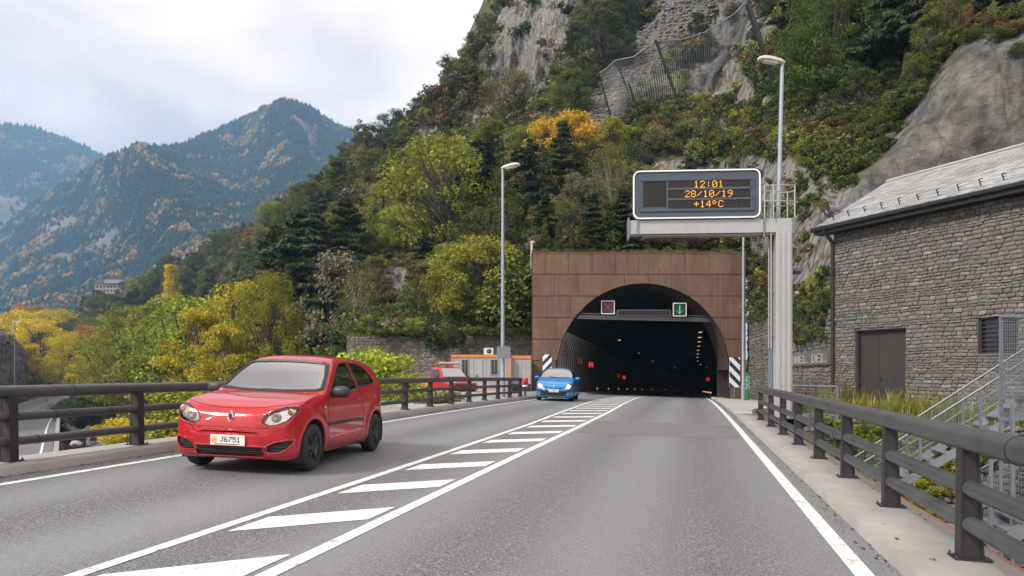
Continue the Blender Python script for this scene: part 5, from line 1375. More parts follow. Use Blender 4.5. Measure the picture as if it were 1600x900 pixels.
# handrail with posts and mid rails
for off, nm in ((Vector((0, 0, 0)), 'handrail'), (wv_, 'handrail')):
    up = Vector((0, 0, .95)); g = MB(); g.tube([a_lo + off + up - Vector((.3, 0, 0)), a_lo + off + up, a_hi + off + up], .024, 8)
    g.tube([a_lo + off + up * .5, a_hi + off + up * .5], .014, 6); hr = g.build(nm, M['galvanised'], st)
    for k in (0, .33, .66, 1):
        p = a_lo.lerp(a_hi, k) + off; MB().bar(p, p + up, .045).build('post', M['galvanised'], st)
# fine mesh infill
def meshpanel(name, A, B, C, D, n, m, r, parent):
    g = MB()
    for i in range(n + 1):
        t_ = i / n; p = A.lerp(B, t_); q = D.lerp(C, t_); g.bar(p, q, r)
    for i in range(m + 1):
        t_ = i / m; p = A.lerp(D, t_); q = B.lerp(C, t_); g.bar(p, q, r)
    return g.build(name, M['galvanised'], parent)
meshpanel('mesh_infill', a_lo + wv_ + Vector((0, 0, .12)), a_hi + wv_ + Vector((0, 0, .12)), a_hi + wv_ + Vector((0, 0, .88)), a_lo + wv_ + Vector((0, 0, .88)), 60, 14, .006, st)
# upper platform with tall mesh screen
pz = a_hi.z
g = MB(); pc = a_hi + wv_ * .5 + Vector((.75, 0, 0)); g.box(pc + Vector((0, 0, 0)), (1.6, 1.2, .06)); g.build('landing', M['galvanised'], st)
A_, B_ = S(1564, 655, 13.9), S(1660, 655, 12.6); C_, D_ = S(1660, 494, 12.6), S(1564, 494, 13.9)
g = MB()
for p, q in ((A_, B_), (B_, C_), (C_, D_), (D_, A_)): g.bar(p, q, .05)
sc = g.build('screen_frame', M['galvanised'], st)
meshpanel('screen_mesh', A_, B_, C_, D_, 26, 38, .006, sc)
MB().bar(S(1564, 655, 13.9), S(1564, 655, 13.9) + Vector((0, 0, -3.2)), .05).build('leg', M['galvanised'], st)
# second lower flight going down to the right
b_hi, b_lo = S(1430, 822, 13.2), S(1640, 900, 9.6)
lo1, lo2 = S(1550, 842, 11.6), S(1660, 790, 10.8)
g = MB(); g.bar(S(1546, 856, 11.6), S(1700, 775, 10.6), .045, .22); g.build('stringer', M['galvanised'], st)
g = MB(); g.bar(S(1546, 856, 11.6) + wv_, S(1700, 775, 10.6) + wv_, .045, .22); g.build('stringer', M['galvanised'], st)
for k in range(6):
    p = S(1546, 856, 11.6).lerp(S(1700, 775, 10.6), (k + .5) / 6) + wv_ * .5 + Vector((0, 0, .08)); MB().box(p, (.27, .92, .035), -.2).build('tread', M['galvanised'], st)
g = MB(); g.box(S(1520, 838, 12.1) + wv_ * .3, (1.2, 1.3, .05), -.2); g.build('landing', M['galvanised'], st)
for px, py, Y, h in ((1548, 852, 11.6, 1.35), (1582, 850, 11.5, 2.2)): p = S(px, py, Y); MB().bar(p + Vector((0, 0, -1.8)), p + Vector((0, 0, h)), .05).build('post', M['galvanised'], st)
meshpanel('mesh_infill', S(1500, 770, 12.6), S(1640, 690, 11.4), S(1640, 800, 11.4), S(1500, 850, 12.6), 34, 16, .006, st)
g = MB(); g.tube([S(1440, 742, 13.6), S(1500, 752, 12.8), S(1640, 672, 11.6)], .022, 8); g.build('handrail', M['galvanised'], st)
# low mesh fence beyond the rail near the column
mf = empty('mesh_fence', (8.7, 22.6, -1.4), 0, 'low galvanised mesh fence beside the foot of the gantry column', 'fence'); MO = mf.location
A_, B_ = Vector((8.35, 23.9, -1.45)) - MO, Vector((9.55, 21.6, -1.45)) - MO; U_ = Vector((0, 0, 1.05))
g = MB(); g.bar(A_, A_ + U_, .05); g.build('post', M['galvanised'], mf); g = MB(); g.bar(B_, B_ + U_, .05); g.build('post', M['galvanised'], mf)
g = MB(); g.bar(A_ + U_, B_ + U_, .04); g.build('top_bar', M['galvanised'], mf); meshpanel('mesh', A_, B_, B_ + U_, A_ + U_, 24, 11, .006, mf)

# ------------------------------------------------------------------ rockfall net on the slope
rf = empty('rockfall_fence', hill_pt(1060, 170), 0, 'slack grey rockfall net hung between steel posts on the slope', 'rockfall net'); FO = rf.location
def HPt(px, py, fwd=1.5):
    p = hill_pt(px, py); k_ = (p.y - fwd) / p.y; return P(px, py, p.y - fwd)
dF = 70.0
top = [(936, 116), (948, 108), (961, 96), (990, 90), (1024, 65), (1062, 64), (1100, 52), (1128, 36), (1150, 20), (1166, 2)]
bot = [(958, 190), (968, 196), (985, 192), (1010, 186), (1040, 180), (1066, 178), (1095, 150), (1115, 120), (1135, 90), (1160, 60)]
mind = min([hill_pt(a, b).y for a, b in top[:7] + bot[:7]]) 
Yt = [min(hill_pt(a, b).y - 1.0, 105) for a, b in top]; Yb = [hill_pt(a, b).y - .8 for a, b in bot]
ys_t = np.convolve(np.pad(Yt, 1, 'edge'), [.33, .34, .33], 'valid'); ys_b = np.convolve(np.pad(Yb, 1, 'edge'), [.33, .34, .33], 'valid')
ys_t = np.minimum(ys_t, ys_b + 4)
T3 = [P(a, b, y) - FO for (a, b), y in zip(top, ys_t)]; B3 = [P(a, b, y) - FO for (a, b), y in zip(bot, ys_b)]
g = MB(); n = 84; m = 40
def lerpl(Lp, t_): t_ *= len(Lp) - 1; i = min(int(t_), len(Lp) - 2); return Lp[i].lerp(Lp[i + 1], t_ - i)
def netp(u, v): p = lerpl(T3, u).lerp(lerpl(B3, u), v); return p + Vector((0, -1.6 * math.sin(math.pi * v) * (.6 + .4 * math.sin(u * 19)), -.25 * math.sin(u * 31) * v))
for i in range(n + 1): g.tube([netp(i / n, v) for v in np.linspace(0, 1, 9)], .017, 3, False)
for j in range(m + 1): g.tube([netp(u, j / m) for u in np.linspace(0, 1, 28)], .020, 3, False)
g.build('net', M['rim_grey'], rf)
g = MB(); g.tube([netp(u, 0) + Vector((0, -.1, .05)) for u in np.linspace(0, 1, 40)], .09, 5); g.build('top_cable', M['galvanised'], rf)
for (a, b), (c_, d_), r_ in (((1024, 62), (1066, 176), .26), ((961, 92), (985, 150), .16), ((982, 130), (1003, 190), .16), ((1168, 6), (1216, 150), .36), ((936, 114), (955, 186), .14)):
    Y0 = hill_pt(c_, d_).y - 1.2; p, q = P(a, b, Y0 - 1.5) - FO, P(c_, d_, Y0) - FO; MB().bar(p, q, r_).build('post', M['dark_metal'], rf)
p = hill_pt(1208, 160); t = empty('net_footing', P(1208, 160, p.y - .8), 0, 'pale concrete footing block of the rockfall post on the slope', 'footing')
MB().box((0, 0, 0), (1.5, 1.5, 1.1)).build('block', M['walkway_concrete'], t, .05)

# ------------------------------------------------------------------ far settlement, lower-road furniture
hb = empty('hillside_building', P(172, 452, 640), 0, 'long grey many-windowed building far off at the foot of the peaked mountain', 'building')
g = MB(); g.b2(-13, 9, 0, 12, -12, 5); g.b2(-4, 12, -2, 8, 5, 8); g.build('wall', M['river_stone'], hb)
g = MB(); g.add([(-14, -1, 5), (10, -1, 5), (10, 6, 9.5), (-14, 6, 9.5), (10, 13, 5), (-14, 13, 5)], [(0, 1, 2, 3), (3, 2, 4, 5)]); g.build('roof', M['dark_metal'], hb)
wnd = MB().b2(-.9, .9, -.12, 0, -.9, .9).mesh('window', M['window_dark'])
for r_ in range(4):
    for k in range(7): o = link('window', wnd, hb); o.location = (-11.2 + k * 3.1, 0, -8 + r_ * 3.4)
t = empty('blue_sign', P(105, 592.5, 205), 0, 'small blue road sign on a post beside the lower road', 'road sign')
MB().box((0, 0, .3), (1.25, .06, 1.7)).build('panel', M['blue_sign'], t); MB().bar((0, .06, -3.0), (0, .06, .8), .12).build('post', M['galvanised'], t)
t = empty('green_sign', P(49, 512, 150), 0); bpy.data.objects.remove(t)
for px, py, y, lab in ((23, 503, 120, 'slim lamp post with pale head in front of the rock bluff'), (73, 550, 200, 'distant slim lamp post beside the lower road, right of the bluff')):
    p = P(px, py, y); zb_ = -8.0; t = empty('lower_lamp', (p.x, y, zb_), 0, lab, 'lamp post'); h = p.z - zb_
    g = MB(); g.tube([(0, 0, 0), (0, 0, h)], [.12, .07], 8); g.build('pole', M['galvanised'], t)
    g = MB(); g.box((.5, 0, h + .05), (1.3, .4, .16)); g.box((-.5 if px > 50 else 1.0, 0, h), (.8, .12, .08)); g.build('lamp_head', M['lamp_head_white'], t)
# dark guardrail on the far side of the lower road
lr = empty('lower_guardrail', (ex[18] - nx[18] * 10.2, ey[18] - ny[18] * 10.2, -8), 0, 'dark low guardrail on the far edge of the lower road', 'guardrail'); LO = lr.location
for w, nm in ((-10.6, 'rail'), (1.2, None)):
    if nm is None: continue
    for hh in (.45, .8):
        g = MB(); g.tube([Vector((ex[i] + nx[i] * w, ey[i] + ny[i] * w, -8 + hh)) - LO for i in range(5, 80, 2)], .07, 6); g.build('rail', M['rail_post_paint'], lr)
    pm = MB().box((0, 0, .45), (.14, .14, .9)).mesh('post', M['rail_post_paint'])
    for i in range(6, 46): o = link('post', pm, lr); o.location = Vector((ex[i] + nx[i] * w, ey[i] + ny[i] * w, -8)) - LO
r2 = empty('far_bend_guardrail', (ex[66] + nx[66] * 1.5, ey[66], -8), 0, 'dark railing along the bend of the lower road, below the yellow trees', 'guardrail'); LO = r2.location
g = MB(); g.tube([Vector((ex[i] + nx[i] * .8, ey[i] + ny[i] * .8, -8 + 1.35)) - LO for i in range(58, 96, 2)], .14, 6); g.tube([Vector((ex[i] + nx[i] * .8, ey[i] + ny[i] * .8, -8 + .8)) - LO for i in range(58, 96, 2)], .10, 6); g.build('rail', M['rail_post_paint'], r2)
for i in range(58, 95, 1): o = link('post', pm, r2); o.location = Vector((ex[i] + nx[i] * .8, ey[i] + ny[i] * .8, -7.4)) - LO; o.scale = (1.6, 1.6, 1)
# ------------------------------------------------------------------ cars
def spline(pts, n=6):
    pts = [np.array(p, float) for p in pts]; out_ = []
    for i in range(len(pts) - 1):
        p0 = pts[max(i - 1, 0)]; p1 = pts[i]; p2 = pts[i + 1]; p3 = pts[min(i + 2, len(pts) - 1)]
        for k in range(n):
            t = k / n; out_.append(.5 * (2 * p1 + (p2 - p0) * t + (2 * p0 - 5 * p1 + 4 * p2 - p3) * t * t + (3 * p1 - p0 - 3 * p2 + p3) * t ** 3))
    out_.append(pts[-1]); return np.array(out_)
def sdpoly(x, y, poly):
    x = np.asarray(x, float); y = np.asarray(y, float); d = np.full(x.shape, 1e9); s = np.ones(x.shape)
    n = len(poly)
    for i in range(n):
        a = poly[i]; b_ = poly[(i + 1) % n]; e0_, e1_ = b_[0] - a[0], b_[1] - a[1]; w0, w1 = x - a[0], y - a[1]
        t = np.clip((w0 * e0_ + w1 * e1_) / (e0_ * e0_ + e1_ * e1_ + 1e-12), 0, 1)
        d = np.minimum(d, (w0 - e0_ * t) ** 2 + (w1 - e1_ * t) ** 2)
        c = ((a[1] > y) != (b_[1] > y)) & (x < (b_[0] - a[0]) * (y - a[1]) / (b_[1] - a[1] + 1e-12) + a[0]); s = np.where(c, -s, s)
    return s * np.sqrt(d)
def smax(a, b_, k): h = np.clip(k - np.abs(a - b_), 0, None); return np.maximum(a, b_) + h * h / (4 * k)

class Car:
    def __init__(s, top, plan, sect, L, zlow, whl, k1=.10, k2=.10, flare=.018):
        """top: side outline (x,z) over the car from front bottom to rear bottom; plan: (x, half width); sect: (half width, z)"""
        s.side = spline(top, 5); s.plan = spline(plan, 5); s.sect = spline(sect, 5); s.L = L; s.zlow = zlow; s.whl = whl; s.k1, s.k2, s.flare = k1, k2, flare
        s.sx = np.array(s.side); 
    def f(s, x, y, z):
        x = np.asarray(x, float); y = np.abs(np.asarray(y, float)); z = np.asarray(z, float)
        fl = 0
        for xw, zw, rw in s.whl: fl = fl + s.flare * np.exp(-((np.hypot(x - xw, z - zw) - rw - .06) / .07) ** 2)
        y = y - fl * (z < .85)
        a = sdpoly(x, z, s.side)
        hw = np.interp(x, s.plan[:, 0], s.plan[:, 1]); sl = np.gradient(s.plan[:, 1], s.plan[:, 0] + np.arange(len(s.plan)) * 1e-9)
        g = np.interp(x, s.plan[:, 0], np.clip(sl, -8, 8)); b_ = (y - hw) / np.sqrt(1 + g * g)
        c = y - np.interp(z, s.sect[:, 1], s.sect[:, 0]); gs = np.interp(z, s.sect[:, 1], np.clip(np.gradient(s.sect[:, 0], s.sect[:, 1]), -4, 4)); c = c / np.sqrt(1 + gs * gs)
        return smax(smax(a, b_, s.k1), c, s.k2)
    def solve(s, o, d, t0=0.0, t1=2.2, it=26):
        """o,d (n,3): last crossing from inside to outside along ray"""
        lo = np.full(len(o), t0); hi = np.full(len(o), t1)
        for _ in range(it):
            m = (lo + hi) / 2; p = o + d * m[:, None]; ins = s.f(p[:, 0], p[:, 1], p[:, 2]) < 0
            lo = np.where(ins, m, lo); hi = np.where(ins, hi, m)
        return o + d * hi[:, None]
    def front(s, y, z):      # surface point seen from the front
        y = np.atleast_1d(np.asarray(y, float)); z = np.atleast_1d(np.asarray(z, float)); n = len(y); y = y.copy()
        for _ in range(14): y = np.where((z < .95) & (s.f(np.full(n, .62), y, z) > -.003), y * .992, y)
        st_ = np.where(z < .95, .62, 2.3)
        return s.solve(np.stack([st_, y, z], 1), np.tile([-1.0, 0, 0], (n, 1)), 0, 2.6)
    def back(s, y, z):
        y = np.atleast_1d(np.asarray(y, float)); z = np.atleast_1d(np.asarray(z, float)); n = len(y)
        return s.solve(np.stack([np.full(n, 2.0), y, z], 1), np.tile([1.0, 0, 0], (n, 1)), 0, s.L)
    def sidept(s, x, z, sg):
        x = np.atleast_1d(np.asarray(x, float)); z = np.atleast_1d(np.asarray(z, float)); n = len(x)
        return s.solve(np.stack([x, np.zeros(n), z], 1), np.tile([0, float(sg), 0], (n, 1)), 0, 1.2)

def densify(poly, step=.02):
    P_ = [np.array(p, float) for p in poly]; o = []
    for i in range(len(P_)):
        a, b_ = P_[i], P_[(i + 1) % len(P_)]; n = max(1, int(np.linalg.norm(b_ - a) / step)); o += [a + (b_ - a) * k / n for k in range(n)]
    return np.array(o)

def build_car(car, root, paint, regions, glassmats, nu=(84, 150, 30), nv=260, zs=.66, xa=.78, xb=None):
    """regions: list of (key, view, polygon, condition) ; view in 'front','side','back'. Returns dict key -> mesh data arrays"""
    xb = xb or car.L - .62; L2 = car.L / 2
    dirs = []; orgs = []
    ph = np.linspace(0, 2 * math.pi, nv, endpoint=False)
    for a in np.linspace(.015, math.pi / 2, nu[0], endpoint=False): dirs.append(np.stack([-math.cos(a) + 0 * ph, math.sin(a) * np.cos(ph), math.sin(a) * np.sin(ph)], 1)); orgs.append(xa)
    for x in np.linspace(xa, xb, nu[1], endpoint=False): dirs.append(np.stack([0 * ph, np.cos(ph), np.sin(ph)], 1)); orgs.append(x)
    for a in np.linspace(math.pi / 2, .015, nu[2]): dirs.append(np.stack([math.cos(a) + 0 * ph, math.sin(a) * np.cos(ph), math.sin(a) * np.sin(ph)], 1)); orgs.append(xb)
    D = np.concatenate(dirs); O = np.repeat(np.array(orgs), nv); O = np.stack([O, O * 0, O * 0 + zs], 1)
    V = car.solve(O, D); nr = len(orgs)
    # wheel arches: snap ring
    for xw, zw, rw in car.whl:
        m = (np.abs(V[:, 1]) > .42) & (np.abs(np.hypot(V[:, 0] - xw, V[:, 2] - zw) - rw) < .014) & (V[:, 2] > car.zlow + .02)
        r_ = np.hypot(V[m, 0] - xw, V[m, 2] - zw); V[m, 0] = xw + (V[m, 0] - xw) * rw / r_; V[m, 2] = zw + (V[m, 2] - zw) * rw / r_
    i = np.arange(nr - 1)[:, None]; j = np.arange(nv)[None, :]; q = (i * nv + j).ravel(); q2 = (i * nv + (j + 1) % nv).ravel()
    Fq = np.stack([q, q2, q2 + nv, q + nv], 1)
    def proj(P_, view): return (P_[:, 1], P_[:, 2]) if view in ('front', 'back') else (P_[:, 0], P_[:, 2])
    def cond(P_, view):
        if view == 'front': return P_[:, 0] < np.interp(P_[:, 2], [0, .95, 1.0, 3], [.62, .62, 2.0, 2.0])
        if view == 'back': return P_[:, 0] > car.L - 1.0
        return np.abs(P_[:, 1]) > .40
    # snap vertices near region outlines, then classify cells
    for key, view, poly in regions:
        dp = densify(poly); x, y = proj(V, view); ok = cond(V, view)
        inb = ok & (x > dp[:, 0].min() - .05) & (x < dp[:, 0].max() + .05) & (y > dp[:, 1].min() - .05) & (y < dp[:, 1].max() + .05)
        ids = np.where(inb)[0]
        if not len(ids): continue
        d2 = (x[ids, None] - dp[None, :, 0]) ** 2 + (y[ids, None] - dp[None, :, 1]) ** 2; nn = d2.argmin(1); dist = np.sqrt(d2[np.arange(len(ids)), nn])
        sel = dist < .016; ids = ids[sel]; tgt = dp[nn[sel]]
        if view == 'front': V[ids] = car.front(tgt[:, 0], tgt[:, 1])
        elif view == 'back': V[ids] = car.back(tgt[:, 0], tgt[:, 1])
        else:
            sg = np.sign(V[ids, 1])
            for s_ in (-1, 1):
                k_ = sg == s_
                if k_.any(): V[ids[k_]] = car.sidept(tgt[k_, 0], tgt[k_, 1], s_)
    Cc = V[Fq].mean(1); lab = np.zeros(len(Fq), int); keys = ['body']
    for key, view, poly in regions:
        x, y = proj(Cc, view); m = cond(Cc, view) & inpoly(x, y, [tuple(p) for p in poly]) & (lab == 0)
        if key not in keys: keys.append(key)
        lab[m] = keys.index(key)
    cut = np.zeros(len(Fq), bool)
    for xw, zw, rw in car.whl: cut |= (np.abs(Cc[:, 1]) > .42) & (np.hypot(Cc[:, 0] - xw, Cc[:, 2] - zw) < rw - .002)
    res = {}
    for n_, key in enumerate(keys):
        m = (lab == n_) & ~cut; fs = Fq[m]; u_, inv = np.unique(fs, return_inverse=True)
        res[key] = (V[u_] - np.array([L2, 0, 0]), inv.reshape(-1, 4))
    # underside plate handled by the loft itself; inner black shell so that openings look dark
    return res
def shell(name, vf, mat, parent, off=0.0, solid=.0):
    V, Fq = vf
    me = np_mesh(name, V, Fq, M[mat], True); o = link(name, me, parent)
    if off:
        nrm = np.zeros(len(V) * 3); me.vertex_normals.foreach_get('vector', nrm) if hasattr(me, 'vertex_normals') else None
        V2 = np.array(V) + nrm.reshape(-1, 3) * off; me.vertices.foreach_set('co', V2.astype(np.float32).ravel()); me.update()
    if solid: md = o.modifiers.new('solid', 'SOLIDIFY'); md.thickness = solid; md.offset = -1
    return o
def onsurf(car, pts, view, off=0.0, sg=-1):
    pts = np.array(pts, float)
    p = {'front': lambda: car.front(pts[:, 0], pts[:, 1]), 'back': lambda: car.back(pts[:, 0], pts[:, 1]), 'side': lambda: car.sidept(pts[:, 0], pts[:, 1], sg)}[view]()
    ax = {'front': np.array([-1.0, 0, 0]), 'back': np.array([1.0, 0, 0]), 'side': np.array([0, float(sg), 0])}[view]
    return [Vector(q + ax * off) - Vector((car.L / 2, 0, 0)) for q in p]
def gapline(car, name, pts, view, parent, sg=-1, r=.0045, mat='rubber'):
    g = MB(); dp = []
    for a, b_ in zip(pts[:-1], pts[1:]):
        n = max(1, int(math.hypot(b_[0] - a[0], b_[1] - a[1]) / .03)); dp += [(a[0] + (b_[0] - a[0]) * k / n, a[1] + (b_[1] - a[1]) * k / n) for k in range(n)]
    dp.append(pts[-1]); g.tube(onsurf(car, dp, view, 0.0, sg), r, 5, False); return g.build(name, M[mat], parent)
def patch(car, name, poly, view, mat, parent, off=.004, sg=-1, n=14, thick=.0):
    """small flat patch hugging the surface (trim, plates): grid inside a quad polygon of four corners"""
    a, b_, c, d = [np.array(p, float) for p in poly]; pts = []
    for i in range(n + 1):
        for j in range(n + 1): u, v = i / n, j / n; pts.append((a * (1 - u) + b_ * u) * (1 - v) + (d * (1 - u) + c * u) * v)
    p = onsurf(car, pts, view, off, sg); fs = [(i * (n + 1) + j, (i + 1) * (n + 1) + j, (i + 1) * (n + 1) + j + 1, i * (n + 1) + j + 1) for i in range(n) for j in range(n)]
    o = link(name, np_mesh(name, np.array([tuple(v) for v in p]), np.array(fs), M[mat], True), parent)
    if thick: md = o.modifiers.new('solid', 'SOLIDIFY'); md.thickness = thick; md.offset = 0
    return o
def wheel(parent, x, y, r, w, sg, rimmat='hubcap_dark', spokes=7):
    e_ = empty('wheel', (x, y, r)); e_.parent = parent
    k = w / 2; g = MB(); ro = r * .985
    prof = [(r * .62, -k * .96), (r * .74, -k), (r * .9, -k * 1.0), (r * .975, -k * .82), (r, -k * .5), (r, k * .5), (r * .975, k * .82), (r * .9, k), (r * .74, k), (r * .62, k * .96)]
    g.lathe(prof, (0, 0, 0), 'Y', 40)
    for gr in (-.45, 0, .45): g.lathe([(r * 1.001, k * gr - .004), (r * .985, k * gr), (r * 1.001, k * gr + .004)], (0, 0, 0), 'Y', 40)
    g.build('tyre', M['rubber'], e_)
    f_ = sg * k * .82; g = MB()
    g.lathe([(0, f_ * .9), (r * .13, f_ * .95), (r * .17, f_ * .75), (r * .5, f_ * .45), (r * .56, f_ * .9), (r * .63, f_ * 1.05), (r * .655, f_ * .8), (r * .62, 0)], (0, 0, 0), 'Y', 36)
    for a in range(spokes):
        an = 2 * math.pi * a / spokes; c_, s_ = math.cos(an), math.sin(an)
        g.bar((r * .12 * c_, f_ * .86, r * .12 * s_), (r * .58 * c_, f_ * .92, r * .58 * s_), .04, .025)
    g.build('rim', M[rimmat], e_)
    return e_
def arch_liner(parent, L2, xw, zw, rw, y0, y1):
    g = MB(); pts = [(xw - L2 + rw * math.cos(a), zw + rw * math.sin(a)) for a in np.linspace(-.5, math.pi + .5, 18)]
    vs = [(x, y, z) for x, z in pts for y in (y0, y1)]; g.add(vs, [(2 * i, 2 * i + 1, 2 * i + 3, 2 * i + 2) for i in range(17)])
    vs = [(xw - L2, y0, zw)] + [(x, y0, z) for x, z in pts]; g.add(vs, [(0, i, i + 1) for i in range(1, 18)])
    return g.build('arch_liner', M['rubber'], parent)
def mirror_part(parent, L2, x, y, z, mat, sg, s_=1.0):
    g = MB(); bm = bmesh.new(); bmesh.ops.create_icosphere(bm, subdivisions=3, radius=1)
    for v in bm.verts:
        c_ = v.co; c_.x = abs(c_.x) ** .8 * (1 if c_.x > 0 else -1) * .075 * s_ * (1 if c_.x < 0 else .35); c_.y = abs(c_.y) ** .75 * (1 if c_.y > 0 else -1) * .105 * s_; c_.z = abs(c_.z) ** .8 * (1 if c_.z > 0 else -1) * .066 * s_
    vs = [Vector((x - L2, y + sg * .10, z)) + v.co for v in bm.verts]; g.add(vs, [tuple(v.index for v in f.verts) for f in bm.faces], True); bm.free()
    g.bar((x - L2 + .01, y - sg * .04, z - .075), (x - L2, y + sg * .06, z - .03), .06, .05)
    o = g.build('mirror', M[mat], parent)
    MB().box((x - L2 + .036, y + sg * .10, z), (.006, .17, .10)).build('mirror_glass', M['chrome'], o); return o
def seat(parent, x, y):
    g = MB(); g.box((x, y, .42), (.5, .48, .14)); g.box((x + .28, y, .72), (.13, .46, .62), 0, .22); g.box((x + .37, y, 1.10), (.09, .25, .17), 0, .15); return g.build('seat', M['interior_dark'], parent, .03)

# ---- red hatchback
RL = 3.60; RW = [(.63, .30, .345), (2.98, .30, .345)]
rc = Car([(.14, .17), (.03, .24), (.0, .36), (.0, .50), (.03, .66), (.12, .785), (.34, .87), (.62, .92), (.88, .95), (1.0, .975), (1.18, 1.095), (1.42, 1.265), (1.62, 1.38), (1.85, 1.445), (2.2, 1.47), (2.65, 1.45), (3.02, 1.40), (3.22, 1.33), (3.36, 1.17), (3.45, 1.00), (3.53, .86), (3.59, .70), (3.60, .45), (3.57, .27), (3.48, .18), (3.0, .165), (1.8, .16), (.6, .165)],
         [(-.2, .34), (.0, .52), (.06, .67), (.16, .755), (.35, .80), (.65, .822), (1.1, .828), (2.4, .828), (3.0, .818), (3.3, .77), (3.5, .66), (3.6, .50), (3.8, .3)],
         [(.74, .10), (.785, .20), (.815, .32), (.824, .50), (.822, .68), (.81, .84), (.785, .95), (.755, 1.03), (.70, 1.16), (.645, 1.28), (.585, 1.38), (.48, 1.45), (.2, 1.50), (0, 1.53)],
         RL, .165, RW, .12, .10)
s0 = 8.5; rdir = R(90 - s0)
yl = -1; fw = Vector((-2.60, 9.30))      # ground contact of the near front wheel
ux = Vector((math.cos(rdir), math.sin(rdir))); uy = Vector((-ux.y, ux.x))
ctr = fw + ux * (RL / 2 - RW[0][0]) + uy * .71
car = empty('red_hatchback', (ctr.x, ctr.y, float(zroad(ctr.x, ctr.y)) + .004), rdir, 'red three-door hatchback driving towards the viewer in the left lane', 'car')
# lean with the road's crossfall
car.rotation_euler = (R(0) + math.atan(KX) * .9, 0, rdir)
hl = [(.37, .615), (.46, .572), (.585, .590), (.70, .648), (.765, .735), (.782, .795), (.755, .833), (.66, .835), (.52, .785), (.41, .715)]
mir = lambda poly: [(-a, b) for a, b in poly]
_hc = (.59, .70); hl = [(_hc[0] + (a - _hc[0]) * .90, _hc[1] + (b - _hc[1]) * .86) for a, b in hl]
fog = [(.42, .285), (.52, .262), (.64, .275), (.72, .335), (.752, .42), (.70, .425), (.56, .395), (.46, .345)]
grl = [(-.42, .205), (.42, .205), (.475, .33), (.40, .338), (-.40, .338), (-.475, .33)]
slot = [(-.385, .492), (.385, .492), (.36, .512), (.0, .520), (-.36, .512)]
wsh = [(-.655, .985), (-.3, .966), (0, .962), (.3, .966), (.655, .985), (.71, 1.01), (.65, 1.20), (.575, 1.335), (.52, 1.362), (.25, 1.378), (0, 1.382), (-.25, 1.378), (-.52, 1.362), (-.575, 1.335), (-.65, 1.20), (-.71, 1.01)]
dwin = [(1.13, .925), (1.28, 1.035), (1.50, 1.185), (1.70, 1.30), (1.86, 1.362), (2.12, 1.372), (2.14, 1.19), (2.18, 1.005), (1.6, .955)]
qwin = [(2.27, 1.02), (2.23, 1.20), (2.20, 1.372), (2.50, 1.358), (2.76, 1.305), (2.90, 1.20), (2.99, 1.09), (2.93, 1.055), (2.6, 1.045)]
rwin = [(-.55, 1.05), (.55, 1.05), (.50, 1.32), (-.50, 1.32)]
tail = [(3.25, .80), (3.45, .74), (3.62, .74), (3.62, 1.0), (3.36, 1.02)]
sillb = [(.98, .175), (2.63, .175), (2.63, .215), (.98, .215)]
rr = build_car(rc, car, 'paint_red', [('headlight_l', 'front', hl), ('headlight_r', 'front', mir(hl)), ('fog_l', 'front', fog), ('fog_r', 'front', mir(fog)), ('grille', 'front', grl), ('slot', 'front', slot),
     ('windscreen', 'front', wsh), ('door_window', 'side', dwin), ('quarter', 'side', qwin), ('rear_window', 'back', rwin), ('tail', 'side', tail)], None)
L2 = RL / 2
body = shell('body', rr['body'], 'paint_red', car, 0, .012)
def split_sides(vf):
    V, Fq = vf; c = V[Fq].mean(1)[:, 1]; o = []
    for m in (c < 0, c >= 0): fs = Fq[m]; u_, inv = np.unique(fs, return_inverse=True); o.append((V[u_], inv.reshape(-1, 4)))
    return o
ws_ = shell('windscreen', rr['windscreen'], 'glass_windscreen', car, -.004)
for vf in split_sides(rr['door_window']): shell('door_window', vf, 'glass_side', car, -.006)
for vf in split_sides(rr['quarter']): shell('rear_side_window', vf, 'glass_side', car, -.006)
shell('rear_window', rr['rear_window'], 'glass_side', car, -.006)
for vf in split_sides(rr['tail']): shell('tail_light', vf, 'red_plastic', car, .002)
def rim_line(c_, poly, view, parent, sgs, r=.009, mat='black_plastic', name='seal', off=-.001):
    for sg in sgs:
        dp = [tuple(p) for p in densify(poly, .03)]; pts = onsurf(c_, dp + [dp[0]], view, off, sg); MB().tube(pts, r, 5, False).build(name, M[mat], parent)
rim_line(rc, wsh, 'front', ws_, (1,), .014, off=.002)
_in = [(a * .968, 1.17 + (b - 1.17) * .945) for a, b in wsh]; rim_line(rc, _in, 'front', ws_, (1,), .019, 'black_plastic', 'frit_band', -.004)
rim_line(rc, dwin, 'side', body, (-1, 1), .010); rim_line(rc, qwin, 'side', body, (-1, 1), .010)
for key, sg in (('headlight_l', 1), ('headlight_r', -1)):
    V_, F_ = rr[key]; hlm = shell('headlight', (V_, F_), 'lamp_lens', car, .001)
    hous = shell('reflector', (V_ + np.array([.05, -.012 * sg, 0]), F_), 'lamp_reflector', hlm)
    c_ = onsurf(rc, [(sg * .545, .685)], 'front', -.035)[0]; g = MB(); g.lathe([(.0, .02), (.03, .0), (.055, -.005), (.06, .02)], c_, 'X', 20); g.build('bulb_bowl', M['headlamp_dim'], hlm)
    c_ = onsurf(rc, [(sg * .70, .755)], 'front', -.03)[0]; g = MB(); g.lathe([(.0, -.0), (.03, -.01), (.04, .0)], c_, 'X', 14); g.build('indicator', M['lamp_amber'], hlm)
    rim_line(rc, hl if sg > 0 else mir(hl), 'front', hlm, (1,), .0045, 'rubber', 'seam')
